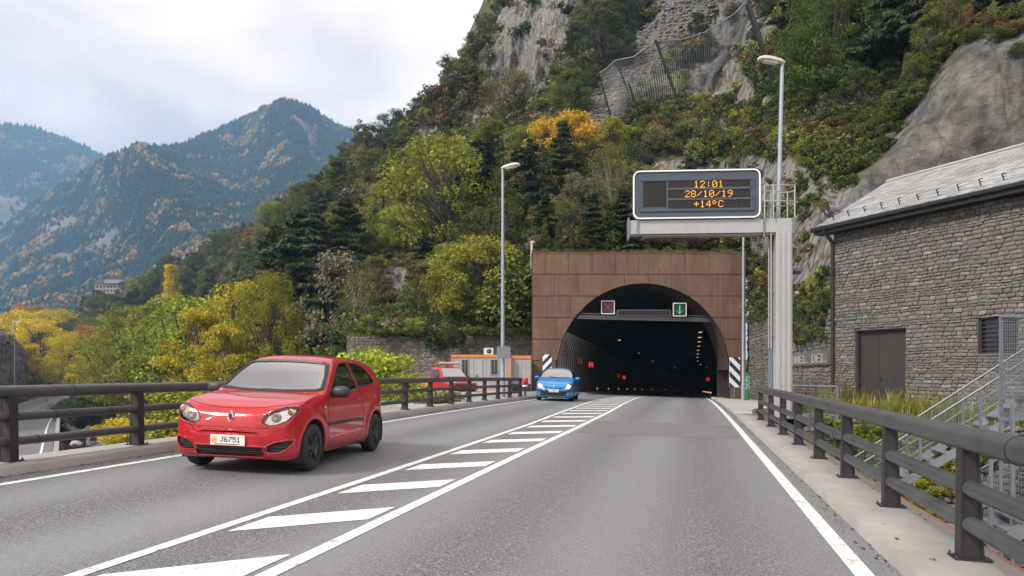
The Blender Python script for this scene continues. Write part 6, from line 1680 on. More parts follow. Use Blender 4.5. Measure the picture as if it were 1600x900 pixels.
for key in ('fog_l', 'fog_r'):
    V_, F_ = rr[key]; shell('fog_recess', (V_ + np.array([.045, 0, 0]), F_), 'black_plastic', car)
    sg = 1 if key == 'fog_l' else -1; g = MB()
    for z_ in (.30, .335, .37): g.tube(onsurf(rc, [(sg * a, z_) for a in np.linspace(.50, .70, 6)], 'front', -.02), .006, 5)
    g.build('fog_slat', M['rubber'], car)
V_, F_ = rr['grille']; gr = shell('grille', (V_ + np.array([.045, 0, 0]), F_), 'black_plastic', car)
g = MB()
for z_ in (.225, .25, .275, .30, .325): g.tube(onsurf(rc, [(a, z_) for a in np.linspace(-.42, .42, 14)], 'front', -.018), .005, 4)
g.build('grille_bar', M['rubber'], gr)
V_, F_ = rr['slot']; shell('intake_slot', (V_ + np.array([.02, 0, 0]), F_), 'rubber', car)
for poly in (hl, mir(hl), fog, mir(fog), grl):
    pass
rim_line(rc, grl, 'front', body, (1,), .009, 'paint_red', 'lip', .0); rim_line(rc, slot, 'front', body, (1,), .006, 'paint_red', 'lip', .0); rim_line(rc, fog, 'front', body, (1,), .008, 'paint_red', 'lip', .0); rim_line(rc, mir(fog), 'front', body, (1,), .008, 'paint_red', 'lip', .0)
# emblem: lozenge
c_ = onsurf(rc, [(0, .675)], 'front', .004)[0]; g = MB()
oz = [(0, .088), (.052, 0), (0, -.088), (-.052, 0)]; iz = [(0, .045), (.022, 0), (0, -.045), (-.022, 0)]
vs = [c_ + Vector((.010 - .0, a, b)) for a, b in oz] + [c_ + Vector((-.018, a * .62 + c2 * .38, b * .62 + d2 * .38)) for (a, b), (c2, d2) in zip(oz, iz)] + [c_ + Vector((.002, a, b)) for a, b in iz]
fs = []
for i in range(4): j = (i + 1) % 4; fs += [(i, j, 4 + j, 4 + i), (4 + i, 4 + j, 8 + j, 8 + i)]
g.add(vs, fs); em = g.build('emblem', M['chrome'], car)
g = MB(); g.lathe([(0, 0), (.055, .002), (.06, .012)], c_ + Vector((.008, 0, 0)), 'X', 24); g.build('emblem_bed', M['hubcap_dark'], em)
# number plate
def plate(c_, car_, z, txt='J 6751', parent=None, cc=None):
    p = onsurf(car_, [(0, z)], 'front', .018)[0]; o = MB().box(p, (.012, .44, .125)).build('number_plate', M['plate_white'], parent, .003)
    g = MB(); g.box(p + Vector((-.0075, .165, .0)), (.003, .05, .07)); g.build('plate_crest', M['plate_orange'], o)
    g = MB(); dots(g, txt, p + Vector((-.0065, -.035, .008)), Vector((0, -1, 0)), Vector((0, 0, 1)), .0088, .0052, 6, Vector((-1, 0, 0)), .002, True); g.build('plate_text', M['text_dark'], o)
    g = MB(); g.box(p + Vector((-.0065, -.0, -.048)), (.002, .32, .008)); g.build('plate_line', M['text_dark'], o)
    return o
plate(None, rc, .405, 'J6751', car)
# bonnet and door seams
gapline(rc, 'bonnet_seam', [(-.74, .862), (-.6, .835), (-.4, .805), (-.2, .788), (0, .783), (.2, .788), (.4, .805), (.6, .835), (.74, .862)], 'front', body)
gapline(rc, 'bumper_seam', [(-.80, .575), (-.6, .565), (-.4, .56), (.4, .56), (.6, .565), (.80, .575)], 'front', body, r=.003)
for sg in (-1, 1):
    gapline(rc, 'door_seam', [(1.12, .915), (1.07, .80), (1.06, .55), (1.06, .30), (1.12, .255), (2.15, .255), (2.36, .34), (2.42, .55), (2.36, .80), (2.22, 1.02), (2.20, 1.2), (2.15, 1.385)], 'side', body, sg)
    gapline(rc, 'sill_seam', [(.98, .225), (2.62, .225)], 'side', body, sg, .006)
    patch(rc, 'rub_strip', [(1.10, .535), (2.36, .535), (2.36, .575), (1.10, .575)], 'side', 'black_plastic', car, .008, sg, 20, .014)
    p = onsurf(rc, [(2.17, .86)], 'side', .018, sg)[0]; MB().box(p, (.17, .022, .035)).build('door_handle', M['paint_red'], car, .008)
    patch(rc, 'indicator_side', [(.93, .775), (1.0, .775), (1.0, .80), (.93, .80)], 'side', 'lamp_reflector', car, .006, sg, 3)
    gapline(rc, 'waist_moulding', [(1.12, .912), (1.6, .942), (2.2, .99)], 'side', car, sg, .007, 'chrome')
    mirror_part(car, L2, 1.25, sg * .80, .98, 'black_plastic', sg, 1.18)
    for xw, zw, rw in RW: wheel(car, xw - L2, sg * .715, .295, .175, sg, 'hubcap_dark', 6); arch_liner(car, L2, xw, zw, rw + .004, sg * .46, sg * .80)
gapline(rc, 'wiper', [(-.62, 1.0), (-.2, .985), (.12, .99)], 'front', ws_, r=.010); gapline(rc, 'wiper', [(.02, .98), (.35, .982), (.62, 1.01)], 'front', ws_, r=.010)
g = MB(); g.box((.15, 0, .30), (2.6, 1.40, .14)); g.box((-.60, 0, .80), (.30, 1.34, .18)); g.box((-.02, 0, .55), (.05, 1.35, .5), 0, 0); g.build('cabin_floor', M['interior_dark'], car)
for y_ in (-.36, .36): seat(car, .05, y_)
g = MB(); g.box((.92, 0, .70), (.16, 1.2, .6), 0, .2); g.box((.96, -.33, 1.08), (.08, .24, .14)); g.box((.96, .33, 1.08), (.08, .24, .14)); g.build('rear_seat', M['interior_dark'], car, .03)
g = MB(); th = [(.17 * math.cos(a), .17 * math.sin(a)) for a in np.linspace(0, 2 * math.pi, 20)]
g.tube([Vector((-.42 + .35 * b, -.36 + a, .93 + b * .93)) for a, b in th], .014, 6, False); g.build('steering_wheel', M['interior_dark'], car)

# ---- blue hatchback
BLn = 4.20; BW = [(.86, .31, .355), (3.47, .31, .355)]
bc = Car([(.16, .16), (.04, .24), (.0, .38), (.0, .52), (.05, .66), (.16, .75), (.40, .85), (.75, .95), (1.02, 1.02), (1.12, 1.06), (1.35, 1.20), (1.65, 1.36), (1.95, 1.47), (2.3, 1.51), (2.8, 1.51), (3.4, 1.47), (3.75, 1.38), (3.95, 1.15), (4.08, .95), (4.18, .80), (4.20, .50), (4.16, .28), (4.05, .18), (3.2, .16), (2.0, .155), (.8, .16)],
         [(-.2, .35), (.0, .50), (.07, .66), (.2, .78), (.45, .845), (.8, .868), (1.3, .873), (2.8, .873), (3.5, .85), (3.9, .77), (4.15, .62), (4.2, .5), (4.5, .3)],
         [(.78, .10), (.83, .20), (.86, .35), (.87, .55), (.865, .75), (.845, .88), (.81, .98), (.75, 1.10), (.68, 1.26), (.60, 1.40), (.48, 1.48), (.2, 1.54), (0, 1.56)],
         BLn, .16, BW, .12, .10, .014)
BYa = 33.6; bx = P(865.5, 629, BYa).x; bdir = R(90 - 9.0); ux = Vector((math.cos(bdir), math.sin(bdir)))
ctr = Vector((bx, BYa)) + ux * (BLn / 2 - BW[0][0]) + Vector((.06, 0))
car2 = empty('blue_hatchback', (ctr.x, ctr.y, float(zroad(ctr.x, ctr.y)) + .004), bdir, 'bright blue hatchback with headlights on, leaving the tunnel', 'car'); car2.rotation_euler = (math.atan(KX) * .9, 0, bdir)
bh_ = [(.44, .56), (.60, .55), (.76, .60), (.82, .70), (.80, .79), (.68, .80), (.52, .70)]
bws = [(-.68, 1.055), (0, 1.035), (.68, 1.055), (.735, 1.10), (.67, 1.25), (.59, 1.41), (.50, 1.445), (0, 1.46), (-.50, 1.445), (-.59, 1.41), (-.67, 1.25), (-.735, 1.10)]
bgr = [(-.55, .24), (.55, .24), (.62, .42), (.42, .46), (-.42, .46), (-.62, .42)]
bsl = [(-.40, .575), (.40, .575), (.36, .63), (-.36, .63)]
bd1 = [(1.42, 1.0), (1.62, 1.12), (1.90, 1.28), (2.15, 1.38), (2.45, 1.40), (2.47, 1.01)]; bd2 = [(2.55, 1.01), (2.54, 1.40), (3.1, 1.38), (3.45, 1.28), (3.55, 1.05), (3.2, 1.02)]
br_ = build_car(bc, car2, 'paint_blue', [('hl', 'front', bh_), ('hr', 'front', mir(bh_)), ('windscreen', 'front', bws), ('grille', 'front', bgr), ('slot', 'front', bsl), ('dw', 'side', bd1), ('dw2', 'side', bd2)], None, (30, 70, 20), 120)
b2_ = shell('body', br_['body'], 'paint_blue', car2, 0, .012)
w2 = shell('windscreen', br_['windscreen'], 'glass_windscreen', car2, -.004); rim_line(bc, bws, 'front', w2, (1,), .014)
for k_ in ('dw', 'dw2'):
    for vf in split_sides(br_[k_]): shell('door_window', vf, 'glass_side', car2, -.006)
for k_, sg in (('hl', 1), ('hr', -1)):
    V_, F_ = br_[k_]; h_ = shell('headlight', (V_, F_), 'lamp_lens', car2, .001); shell('reflector', (V_ + np.array([.05, 0, 0]), F_), 'lamp_reflector', h_)
    c_ = onsurf(bc, [(sg * .64, .68)], 'front', -.02)[0]; g = MB(); g.lathe([(0, -.01), (.075, -.005), (.085, .03)], c_, 'X', 18); g.build('lit_bulb', M['headlamp_lit'], h_)
V_, F_ = br_['grille']; shell('grille', (V_ + np.array([.04, 0, 0]), F_), 'black_plastic', car2)
V_, F_ = br_['slot']; sl_ = shell('upper_grille', (V_ + np.array([.03, 0, 0]), F_), 'black_plastic', car2)
g = MB(); g.tube(onsurf(bc, [(a, .602) for a in np.linspace(-.37, .37, 12)], 'front', -.01), .012, 6); g.build('grille_bar', M['paint_blue'], sl_)
c_ = onsurf(bc, [(0, .66)], 'front', .01)[0]; g = MB(); g.add([c_ + Vector((0, a, b)) for a, b in ((0, .06), (.05, .045), (.035, -.01), (.05, -.06), (0, -.075), (-.05, -.06), (-.035, -.01), (-.05, .045))] + [c_ + Vector((-.02, 0, 0))], [(i, (i + 1) % 8, 8) for i in range(8)]); g.build('emblem', M['chrome'], car2)
plate(None, bc, .47, 'J1234'[:1] + '5613', car2)
patch(bc, 'bumper_strip', [(-.84, .455), (-.50, .455), (-.50, .52), (-.84, .52)], 'front', 'black_plastic', car2, .012, 1, 10, .02); patch(bc, 'bumper_strip', [(.50, .455), (.84, .455), (.84, .52), (.50, .52)], 'front', 'black_plastic', car2, .012, 1, 10, .02)
gapline(bc, 'bonnet_seam', [(-.80, .83), (-.5, .78), (0, .755), (.5, .78), (.80, .83)], 'front', b2_)
gapline(bc, 'wiper', [(-.6, 1.07), (-.1, 1.06), (.35, 1.085)], 'front', w2, r=.014)
for sg in (-1, 1):
    gapline(bc, 'door_seam', [(1.38, 1.0), (1.33, .6), (1.40, .28), (2.5, .28), (2.51, 1.4)], 'side', b2_, sg); gapline(bc, 'door_seam', [(2.51, .28), (3.1, .28), (3.5, .75), (3.55, 1.0)], 'side', b2_, sg)
    patch(bc, 'rub_strip', [(1.36, .53), (3.1, .53), (3.1, .57), (1.36, .57)], 'side', 'paint_blue', car2, .01, sg, 12, .014)
    mirror_part(car2, BLn / 2, 1.42, sg * .84, 1.03, 'paint_blue', sg, 1.15)
    for xw, zw, rw in BW: wheel(car2, xw - BLn / 2, sg * .755, .31, .19, sg, 'rim_grey', 5); arch_liner(car2, BLn / 2, xw, zw, rw + .004, sg * .48, sg * .84)
g = MB(); g.box((.0, 0, .3), (3.1, 1.5, .14)); g.box((-.72, 0, .86), (.35, 1.4, .2)); g.build('cabin_floor', M['interior_dark'], car2)
for y_ in (-.38, .38): seat(car2, .1, y_)

# ---- red pickup behind the left rail (only its upper half shows)
py_ = 43.0; pp = P(708, 612, py_); pk = empty('red_pickup', (pp.x - .35, py_, -1.38), R(180 - 60), 'red pickup with roof rack and orange load bed parked by the site cabin', 'pickup')
# local: +x = rear, -x = front ; loft of x-sections: (x, half width, z bottom, z belt, z roof)
def loft(name, secs, mat, parent):
    g = MB(); vs = []
    for x, w, zb_, zs_, zt_, wt in secs: vs += [(x, -w, zb_), (x, -w, zs_), (x, -wt, zt_), (x, wt, zt_), (x, w, zs_), (x, w, zb_)]
    n = 6; fs = [(i * n + k, i * n + (k + 1) % n, (i + 1) * n + (k + 1) % n, (i + 1) * n + k) for i in range(len(secs) - 1) for k in range(n)] + [tuple(range(n)), tuple(range(len(vs) - n, len(vs)))]
    g.add(vs, fs); return g.build(name, M[mat], parent, .03)
loft('body', [(-2.35, .70, .42, .62, .80, .62), (-2.2, .86, .36, .70, .92, .76), (-1.6, .90, .34, .80, 1.02, .82), (-.95, .90, .34, .85, 1.08, .84), (.75, .90, .34, .85, 1.08, .86)], 'pickup_red', pk)
loft('cab', [(-1.0, .82, 1.05, 1.07, 1.09, .80), (-.40, .82, 1.05, 1.10, 1.62, .66), (-.1, .82, 1.05, 1.12, 1.68, .66), (.62, .82, 1.05, 1.12, 1.66, .66), (.78, .82, 1.05, 1.10, 1.58, .66)], 'pickup_red', pk)
g = MB(); g.add([(-.985, -.70, 1.115), (-.985, .70, 1.115), (-.44, .60, 1.60), (-.44, -.60, 1.60)], [(0, 1, 2, 3)]); g.v = [(x - .035, y, z + .025) for x, y, z in g.v]; g.build('windscreen', M['glass_windscreen'], pk)
for sg in (-1, 1):
    g = MB(); g.add([(-.72, sg * .835, 1.14), (.60, sg * .835, 1.14), (.56, sg * .715, 1.56), (-.30, sg * .715, 1.56)], [(0, 1, 2, 3)]); g.build('door_window', M['window_dark'], pk)
    g = MB(); g.box((-2.27, sg * .62, .78), (.12, .30, .16)); g.build('headlight', M['lamp_reflector'], pk, .02)
    mirror_part(pk, 0, -.75, sg * .88, 1.12, 'black_plastic', sg)
    for xw in (-1.55, 1.35): wheel(pk, xw, sg * .78, .34, .22, sg, 'rim_grey', 6)
g = MB(); g.b2(.80, 2.35, -.88, -.82, .55, 1.08); g.b2(.80, 2.35, .82, .88, .55, 1.08); g.b2(2.29, 2.35, -.82, .82, .55, 1.08); g.b2(.80, 2.29, -.82, .82, .5, .58); g.build('load_bed', M['pickup_orange'], pk)
g = MB()
for yy in (-.62, .62): g.tube([(-.35, yy, 1.66), (-.35, yy, 1.88), (.65, yy, 1.88), (.65, yy, 1.64)], .028, 6)
for xx in (-.35, 0, .35, .65): g.tube([(xx, -.62, 1.88), (xx, .62, 1.88)], .026, 6)
g.build('roof_rack', M['pickup_red'], pk)
MB().box((-.2, 0, 1.93), (.16, 1.15, .10)).build('light_bar', M['ac_white'], pk, .03)
MB().box((-2.36, 0, .60), (.06, 1.2, .22)).build('grille', M['black_plastic'], pk)
# ---- white van on the lower road bend
vi = 79; vb = P(79, 600.5, 330); vw = empty('white_van', (vb.x, vb.y, -7.98), R(70), 'distant white van on the bend of the lower road', 'van')
loft('body', [(-2.4, .75, .45, .7, .95, .7), (-2.1, .95, .4, .95, 1.15, .85), (-1.5, .98, .4, 1.2, 1.9, .80), (-1.0, .98, .4, 1.25, 2.15, .82), (2.4, .98, .4, 1.25, 2.15, .84)], 'van_white', vw)
g = MB(); g.add([(-2.05, -.7, 1.22), (-2.05, .7, 1.22), (-1.52, .66, 1.88), (-1.52, -.66, 1.88)], [(0, 1, 2, 3)]); g.v = [(x - .06, y, z + .03) for x, y, z in g.v]; g.build('windscreen', M['window_dark'], vw)
for sg in (-1, 1):
    for xw in (-1.5, 1.5): wheel(vw, xw, sg * .85, .34, .2, sg, 'rim_grey', 5)
vw.scale = (1.5, 1.3, 1.35)
# ------------------------------------------------------------------ vegetation
def quads(C_, size, rg, nrm=None, asp=1.5, spread=1.0):
    """random leaf quads at centres C_ (n,3); nrm = preferred normals"""
    n = len(C_); a = rg.normal(size=(n, 3)); 
    if nrm is not None: a = a * spread + nrm * 1.3
    a /= np.linalg.norm(a, axis=1, keepdims=True) + 1e-9
    b_ = rg.normal(size=(n, 3)); u = np.cross(a, b_); u /= np.linalg.norm(u, axis=1, keepdims=True) + 1e-9; v = np.cross(a, u)
    s = size * rg.uniform(.6, 1.35, (n, 1)) / 2; u = u * s * asp; v = v * s
    # slightly folded leaf: four corners, pointed
    V = np.stack([C_ - u, C_ - v * .9 + u * .1, C_ + u, C_ + v * .9 + u * .1], 1).reshape(-1, 3)
    return V, np.arange(n * 4).reshape(-1, 4)
def crown_mesh(cl, nl, size, rg, asp=1.5, flat=.75):
    """cl (k,4): cluster centres + radius"""
    C_ = []; Nn = []
    for x, y, z, r in cl:
        k = max(6, int(nl * (r ** 1.0))); d = rg.normal(size=(k, 3)); d /= np.linalg.norm(d, axis=1, keepdims=True); rad = r * rg.uniform(.25, 1.0, (k, 1)) ** .6
        p = d * rad * np.array([1, 1, flat]); C_.append(p + np.array([x, y, z])); Nn.append(d + np.array([0, 0, .5]))
    return quads(np.concatenate(C_), size, rg, np.concatenate(Nn), asp)
def limb(g, a, b_, r0, r1, rg, n=4, bow=.12, k=5):
    a = Vector(a); b_ = Vector(b_); L_ = (b_ - a).length; off = Vector((rg.normal() * bow * L_, rg.normal() * bow * L_, -abs(rg.normal()) * bow * L_ * .3))
    pts = [a.lerp(b_, t) + off * math.sin(math.pi * t) for t in np.linspace(0, 1, k)]; g.tube(pts, [r0 + (r1 - r0) * t for t in np.linspace(0, 1, k)], n, False); return pts
PROTO = {}
def proto_broad(name, seed, H=10, W=.42, lo=.22, ncl=60, nl=150, size=.17, bark='bark', shape='round', gap=.0):
    rg = np.random.RandomState(seed); g = MB(); cl = []
    top = Vector((rg.normal() * .04 * H, rg.normal() * .04 * H, H * .80)); tp_ = limb(g, (0, 0, -.6), top, H * .022, H * .006, rg, 7, .03, 8)
    for i in range(ncl):
        t = rg.uniform(0, 1); z = lo + (1 - lo) * t ** .85
        if shape == 'round': rad = W * math.sin(math.pi * min(.97, (.12 + .86 * (z - lo) / (1 - lo)))) ** .6
        elif shape == 'column': rad = W * (1 - .8 * ((z - lo) / (1 - lo)) ** 2) * min(1, (z - lo) * 5 + .5)
        elif shape == 'cone': rad = W * (1.05 - (z - lo) / (1 - lo)) ** .9
        else: rad = W * (.4 + .6 * (z - lo) / (1 - lo)) * (1 if z < .85 else .7)
        a = rg.uniform(0, 2 * math.pi); q = rad * rg.uniform(.35, 1.0) ** .5
        c = (q * H * math.cos(a), q * H * math.sin(a), min(z * H, H * .97), H * rg.uniform(.055, .12) * (1 if shape != 'column' else .8)); cl.append(c)
        base = tp_[min(len(tp_) - 1, max(1, int((z - .25 * 1) * len(tp_))))] if z > .3 else tp_[2]
        limb(g, base, Vector(c[:3]), H * .0065, H * .0018, rg, 3, .10, 4)
    V, Fq = crown_mesh(cl, nl / (H * .085), size, rg)
    PROTO[name] = (g.mesh('trunk', M[bark]), np_mesh('crown', V, Fq, M['leaves']), H)
def proto_pine(name, seed, H=14, W=.24, lo=.25, tiers=13, size=.26, droop=-.03, dens=2.2):
    rg = np.random.RandomState(seed); g = MB(); cl = []; lean = Vector((rg.normal() * .02 * H, rg.normal() * .02 * H, H)); tp_ = limb(g, (0, 0, -.6), lean, H * .018, H * .003, rg, 7, .015, 10)
    for t in range(tiers):
        z = lo + (1 - lo) * (t + rg.uniform(-.3, .3)) / tiers; rad = W * (1.02 - max(0, (z - lo)) / (1 - lo)) ** .75 * rg.uniform(.7, 1.1); nb = rg.randint(4, 7)
        for b_ in range(nb):
            a = rg.uniform(0, 6.283); L_ = rad * H * rg.uniform(.6, 1.1); e = Vector((L_ * math.cos(a), L_ * math.sin(a), z * H + L_ * droop + rg.normal() * .1))
            limb(g, (0, 0, z * H * .985), e, H * .0045, H * .0012, rg, 3, .05, 3)
            for s_ in np.linspace(.35, 1.0, 4):
                cl.append((e.x * s_ + rg.normal() * .12, e.y * s_ + rg.normal() * .12, z * H + (e.z - z * H) * s_ + .05, H * .028 + L_ * .10 * (1.2 - abs(s_ - .7))))
    cl.append((lean.x, lean.y, H * .985, H * .03))
    V, Fq = crown_mesh(cl, 30 * dens / .6, size, rg, 2.6, .38)
    PROTO[name] = (g.mesh('trunk', M['bark_pine']), np_mesh('crown', V, Fq, M['leaves']), H)
def proto_bush(name, seed, size=.085, n=20, nl=330, H=2.2):
    rg = np.random.RandomState(seed); g = MB(); cl = []
    for i in range(n):
        a = rg.uniform(0, 6.28); q = rg.uniform(.1, .9); c = (q * H * .55 * math.cos(a), q * H * .55 * math.sin(a), H * rg.uniform(.25, .85) * (1 - .3 * q), H * rg.uniform(.14, .24)); cl.append(c); limb(g, (0, 0, -.2), c[:3], .03, .01, rg, 3, .1, 3)
    V, Fq = crown_mesh(cl, nl, size, rg); PROTO[name] = (g.mesh('stems', M['bark']), np_mesh('crown', V, Fq, M['leaves']), H)
proto_broad('b1', 1); proto_broad('b2', 2, W=.36, lo=.16, ncl=64, shape='round'); proto_broad('b3', 3, W=.34, lo=.2, ncl=52, nl=120, shape='vase')
proto_broad('b4', 4, W=.30, lo=.10, ncl=60, shape='cone'); proto_broad('bopen', 5, W=.40, lo=.25, ncl=80, nl=60, size=.17)
proto_broad('bbig', 6, H=12, W=.46, lo=.14, ncl=120, nl=200, size=.14); proto_broad('bfine', 16, H=9, W=.44, lo=.20, ncl=110, nl=150, size=.125)
proto_broad('poplar', 7, H=14, W=.075, lo=.05, ncl=120, nl=130, size=.2, shape='column'); proto_broad('cypress', 8, H=5, W=.13, lo=.02, ncl=60, nl=95, size=.14, shape='cone')
proto_broad('birch', 9, H=10, W=.22, lo=.30, ncl=80, nl=60, size=.11, bark='bark_pale')
proto_pine('p1', 11); proto_pine('p2', 12, W=.28, tiers=11, lo=.32); proto_pine('p3', 13, H=20, W=.21, lo=.18, tiers=18, size=.30); proto_pine('p4', 14, W=.2, lo=.1, tiers=17, droop=-.12, dens=2.6)
proto_bush('s1', 21); proto_bush('s2', 22, .075, 24); proto_bush('s3', 23, .10, 16, 240)
LC0 = {'dark': (.040, .055, .034), 'pine': (.048, .064, .040), 'green': (.056, .076, .027), 'mid': (.072, .094, .034), 'olive': (.092, .096, .040), 'ygreen': (.185, .20, .044), 'lime': (.21, .27, .048),
      'yellow': (.42, .365, .05), 'gold': (.60, .49, .05), 'amber': (.66, .41, .06), 'orange': (.50, .22, .035), 'brown': (.13, .095, .055), 'grey': (.115, .112, .08), 'pale': (.22, .21, .10)}
LC = {k: tuple(min(.75, x * g_) for x in v) for k, v in LC0.items() for g_ in [1.95 if max(v) < .12 else 1.6 if max(v) < .3 else 1.2]}
CN = {'dark': 'dark green', 'pine': 'dark green', 'green': 'green', 'mid': 'mid green', 'olive': 'olive green', 'ygreen': 'yellow-green', 'lime': 'bright lime green', 'yellow': 'yellow', 'gold': 'golden yellow', 'amber': 'golden orange', 'orange': 'orange', 'brown': 'russet brown', 'grey': 'greyish', 'pale': 'pale straw-coloured'}
KN = {'b': 'broadleaf tree', 'p': 'pine', 's': 'bush', 'poplar': 'poplar', 'cypress': 'conical cypress', 'birch': 'thin-crowned birch'}
TREES = []
def plant(kind, col_, base, h, region, label=None, wid=1.0, rz=None, tr=None):
    tm, cm, H = PROTO[kind]; s_ = h / H; w = s_ * wid
    nm = {'poplar': 'poplar_tree', 'cypress': 'cypress_tree', 'birch': 'birch_tree'}.get(kind, {'b': 'broadleaf_tree', 'p': 'pine_tree', 's': 'bush'}.get(kind[0]))
    e_ = empty(nm, base, rnd.uniform(0, 6.28) if rz is None else rz); e_.scale = (w, w, s_)
    c = link('crown', cm, e_); k_ = LC[col_]; v = rnd.uniform(.82, 1.2); c.color = (k_[0] * v * rnd.uniform(.92, 1.1), k_[1] * v, k_[2] * v * rnd.uniform(.85, 1.1), 1)
    link('trunk' if kind[0] != 's' else 'stem', tm, e_)
    TREES.append([e_, kind, col_, region, label, CX + F * base[0] / base[1], base[1], h]); return e_
def on_hill(kind, col_, px, py, ptop, region, label=None, wid=1.0, fwd=0.0):
    b_ = hill_pt(px, py); h = (py - ptop) / F * b_.y; return plant(kind, col_, (b_.x, b_.y - fwd, b_.z - .15), h, region, label, wid)
def at(kind, col_, px, pbase, ptop, Y, region, label=None, wid=1.0):
    b_ = P(px, pbase, Y); return plant(kind, col_, b_, (pbase - ptop) / F * Y, region, label, wid)
# --- single trees one can pick out in the photograph
on_hill('bopen', 'ygreen', 688, 428, 212, 'on the middle slope', 'large yellow-green broadleaf tree high on the slope left of the dark pines', 1.05)
[on_hill(rnd.choice(['b1', 'bopen', 'b3', 'bfine']), c_, a, b, t, 'on the middle slope', None, w) for a, b, t, c_, w in ((600, 350, 285, 'ygreen', 1), (625, 400, 318, 'lime', 1), (645, 335, 270, 'ygreen', 1.1), (575, 300, 250, 'olive', 1.1), (560, 420, 350, 'mid', 1.1), (590, 470, 400, 'olive', 1), (540, 330, 268, 'ygreen', 1), (660, 470, 400, 'olive', 1), (615, 290, 235, 'mid', 1), (520, 390, 330, 'olive', 1.1), (700, 460, 380, 'ygreen', 1), (640, 250, 200, 'olive', 1.2), (500, 480, 395, 'mid', 1))]
on_hill('b2', 'mid', 655, 385, 255, 'on the middle slope'); on_hill('b1', 'ygreen', 700, 330, 215, 'on the middle slope')
for (k_, px, pb, pt, w_, lab) in (('p1', 752, 385, 215, 1.5, 'dark pine directly left of the left street lamp, its top level with the lamp head'), ('p2', 728, 360, 235, 1.35, 'dark pine between the large yellow-green tree and the lamp'), ('p1', 812, 368, 232, 1.3, 'dark pine right of the left street lamp head'), ('p2', 830, 355, 215, 1.2, 'dark pine with its top against the pale autumn leaves'), ('p1', 878, 335, 186, 1.0, 'dark pine standing in front of the golden tree'), ('p2', 800, 395, 285, 1.4, None), ('p1', 852, 388, 300, 1.3, None), ('p2', 770, 330, 250, 1.2, None)):
    on_hill(k_, 'dark', px, pb, pt, 'behind the left street lamp', lab, w_)
on_hill('b2', 'amber', 900, 305, 178, 'behind the left street lamp', 'golden orange tree on the slope right of the foremost dark pine', 1.15); on_hill('b1', 'amber', 852, 290, 186, 'behind the left street lamp', 'golden orange tree on the slope left of the foremost dark pine', .95)
on_hill('b3', 'pale', 812, 285, 198, 'behind the left street lamp', 'pale orange-yellow tree above the left street lamp', 1); on_hill('bopen', 'ygreen', 828, 268, 190, 'behind the left street lamp')
on_hill('bfine', 'ygreen', 745, 523, 366, 'on the retaining wall', 'round-crowned bright green tree with leaning trunk above the rubble wall, left of the lamp', 1.15)
on_hill('b1', 'ygreen', 735, 522, 395, 'on the retaining wall', None, .7)
for px, pb, pt, c_ in ((800, 520, 372, 'mid'), (772, 520, 455, 'mid'), (795, 520, 430, 'dark'), (815, 522, 400, 'green'), (690, 520, 470, 'dark'), (713, 523, 468, 'green'), (648, 523, 488, 'ygreen')):
    on_hill('s2', c_, px, pb, pt, 'on the retaining wall', None, 1.1)
on_hill('s3', 'gold', 822, 487, 425, 'on the retaining wall', 'orange-yellow shrub at the left edge of the portal', .8); on_hill('s3', 'gold', 826, 460, 430, 'on the retaining wall', None, .6)
on_hill('s1', 'yellow', 648, 522, 487, 'on the retaining wall', 'rounded yellow shrub on top of the rubble wall', 1.2)
# over the portal
for px, pt, w_ in ((851, 342, .8), (872, 352, .7), (912, 332, .9), (944, 340, .8), (957, 318, 1.5), (893, 358, .8)): on_hill('cypress', 'green', px, 395, pt, 'on top of the portal', None, w_)
on_hill('p4', 'dark', 975, 396, 296, 'on top of the portal', 'dense dark conifer above the portal, left of the display board', 1.5); on_hill('p4', 'dark', 925, 393, 300, 'on top of the portal', None, 1.3)
on_hill('birch', 'olive', 950, 372, 225, 'on top of the portal', 'thin birch with pale trunk above the portal', 1.1); on_hill('bopen', 'grey', 905, 370, 270, 'on top of the portal', None, 1.0); on_hill('bopen', 'pale', 985, 350, 250, 'on top of the portal', None, .8)
on_hill('b1', 'olive', 930, 320, 225, 'on top of the portal'); on_hill('b3', 'olive', 870, 380, 300, 'on top of the portal'); on_hill('bopen', 'grey', 1010, 380, 300, 'on top of the portal')
for px in range(1000, 1165, 22): on_hill(rnd.choice(['s1', 's2', 's3']), rnd.choice(['green', 'olive', 'green', 'brown', 'dark']), px + rnd.uniform(-6, 6), 395, 355 + rnd.uniform(-8, 14), 'on top of the portal', None, 1.2)
for px in range(845, 1000, 26): on_hill('s2', rnd.choice(['green', 'dark', 'green']), px, 396, 372, 'on top of the portal', None, 1.1)
on_hill('s3', 'brown', 1130, 405, 368, 'on top of the portal', 'brown creeper hanging over the right top corner of the portal', 1.6)
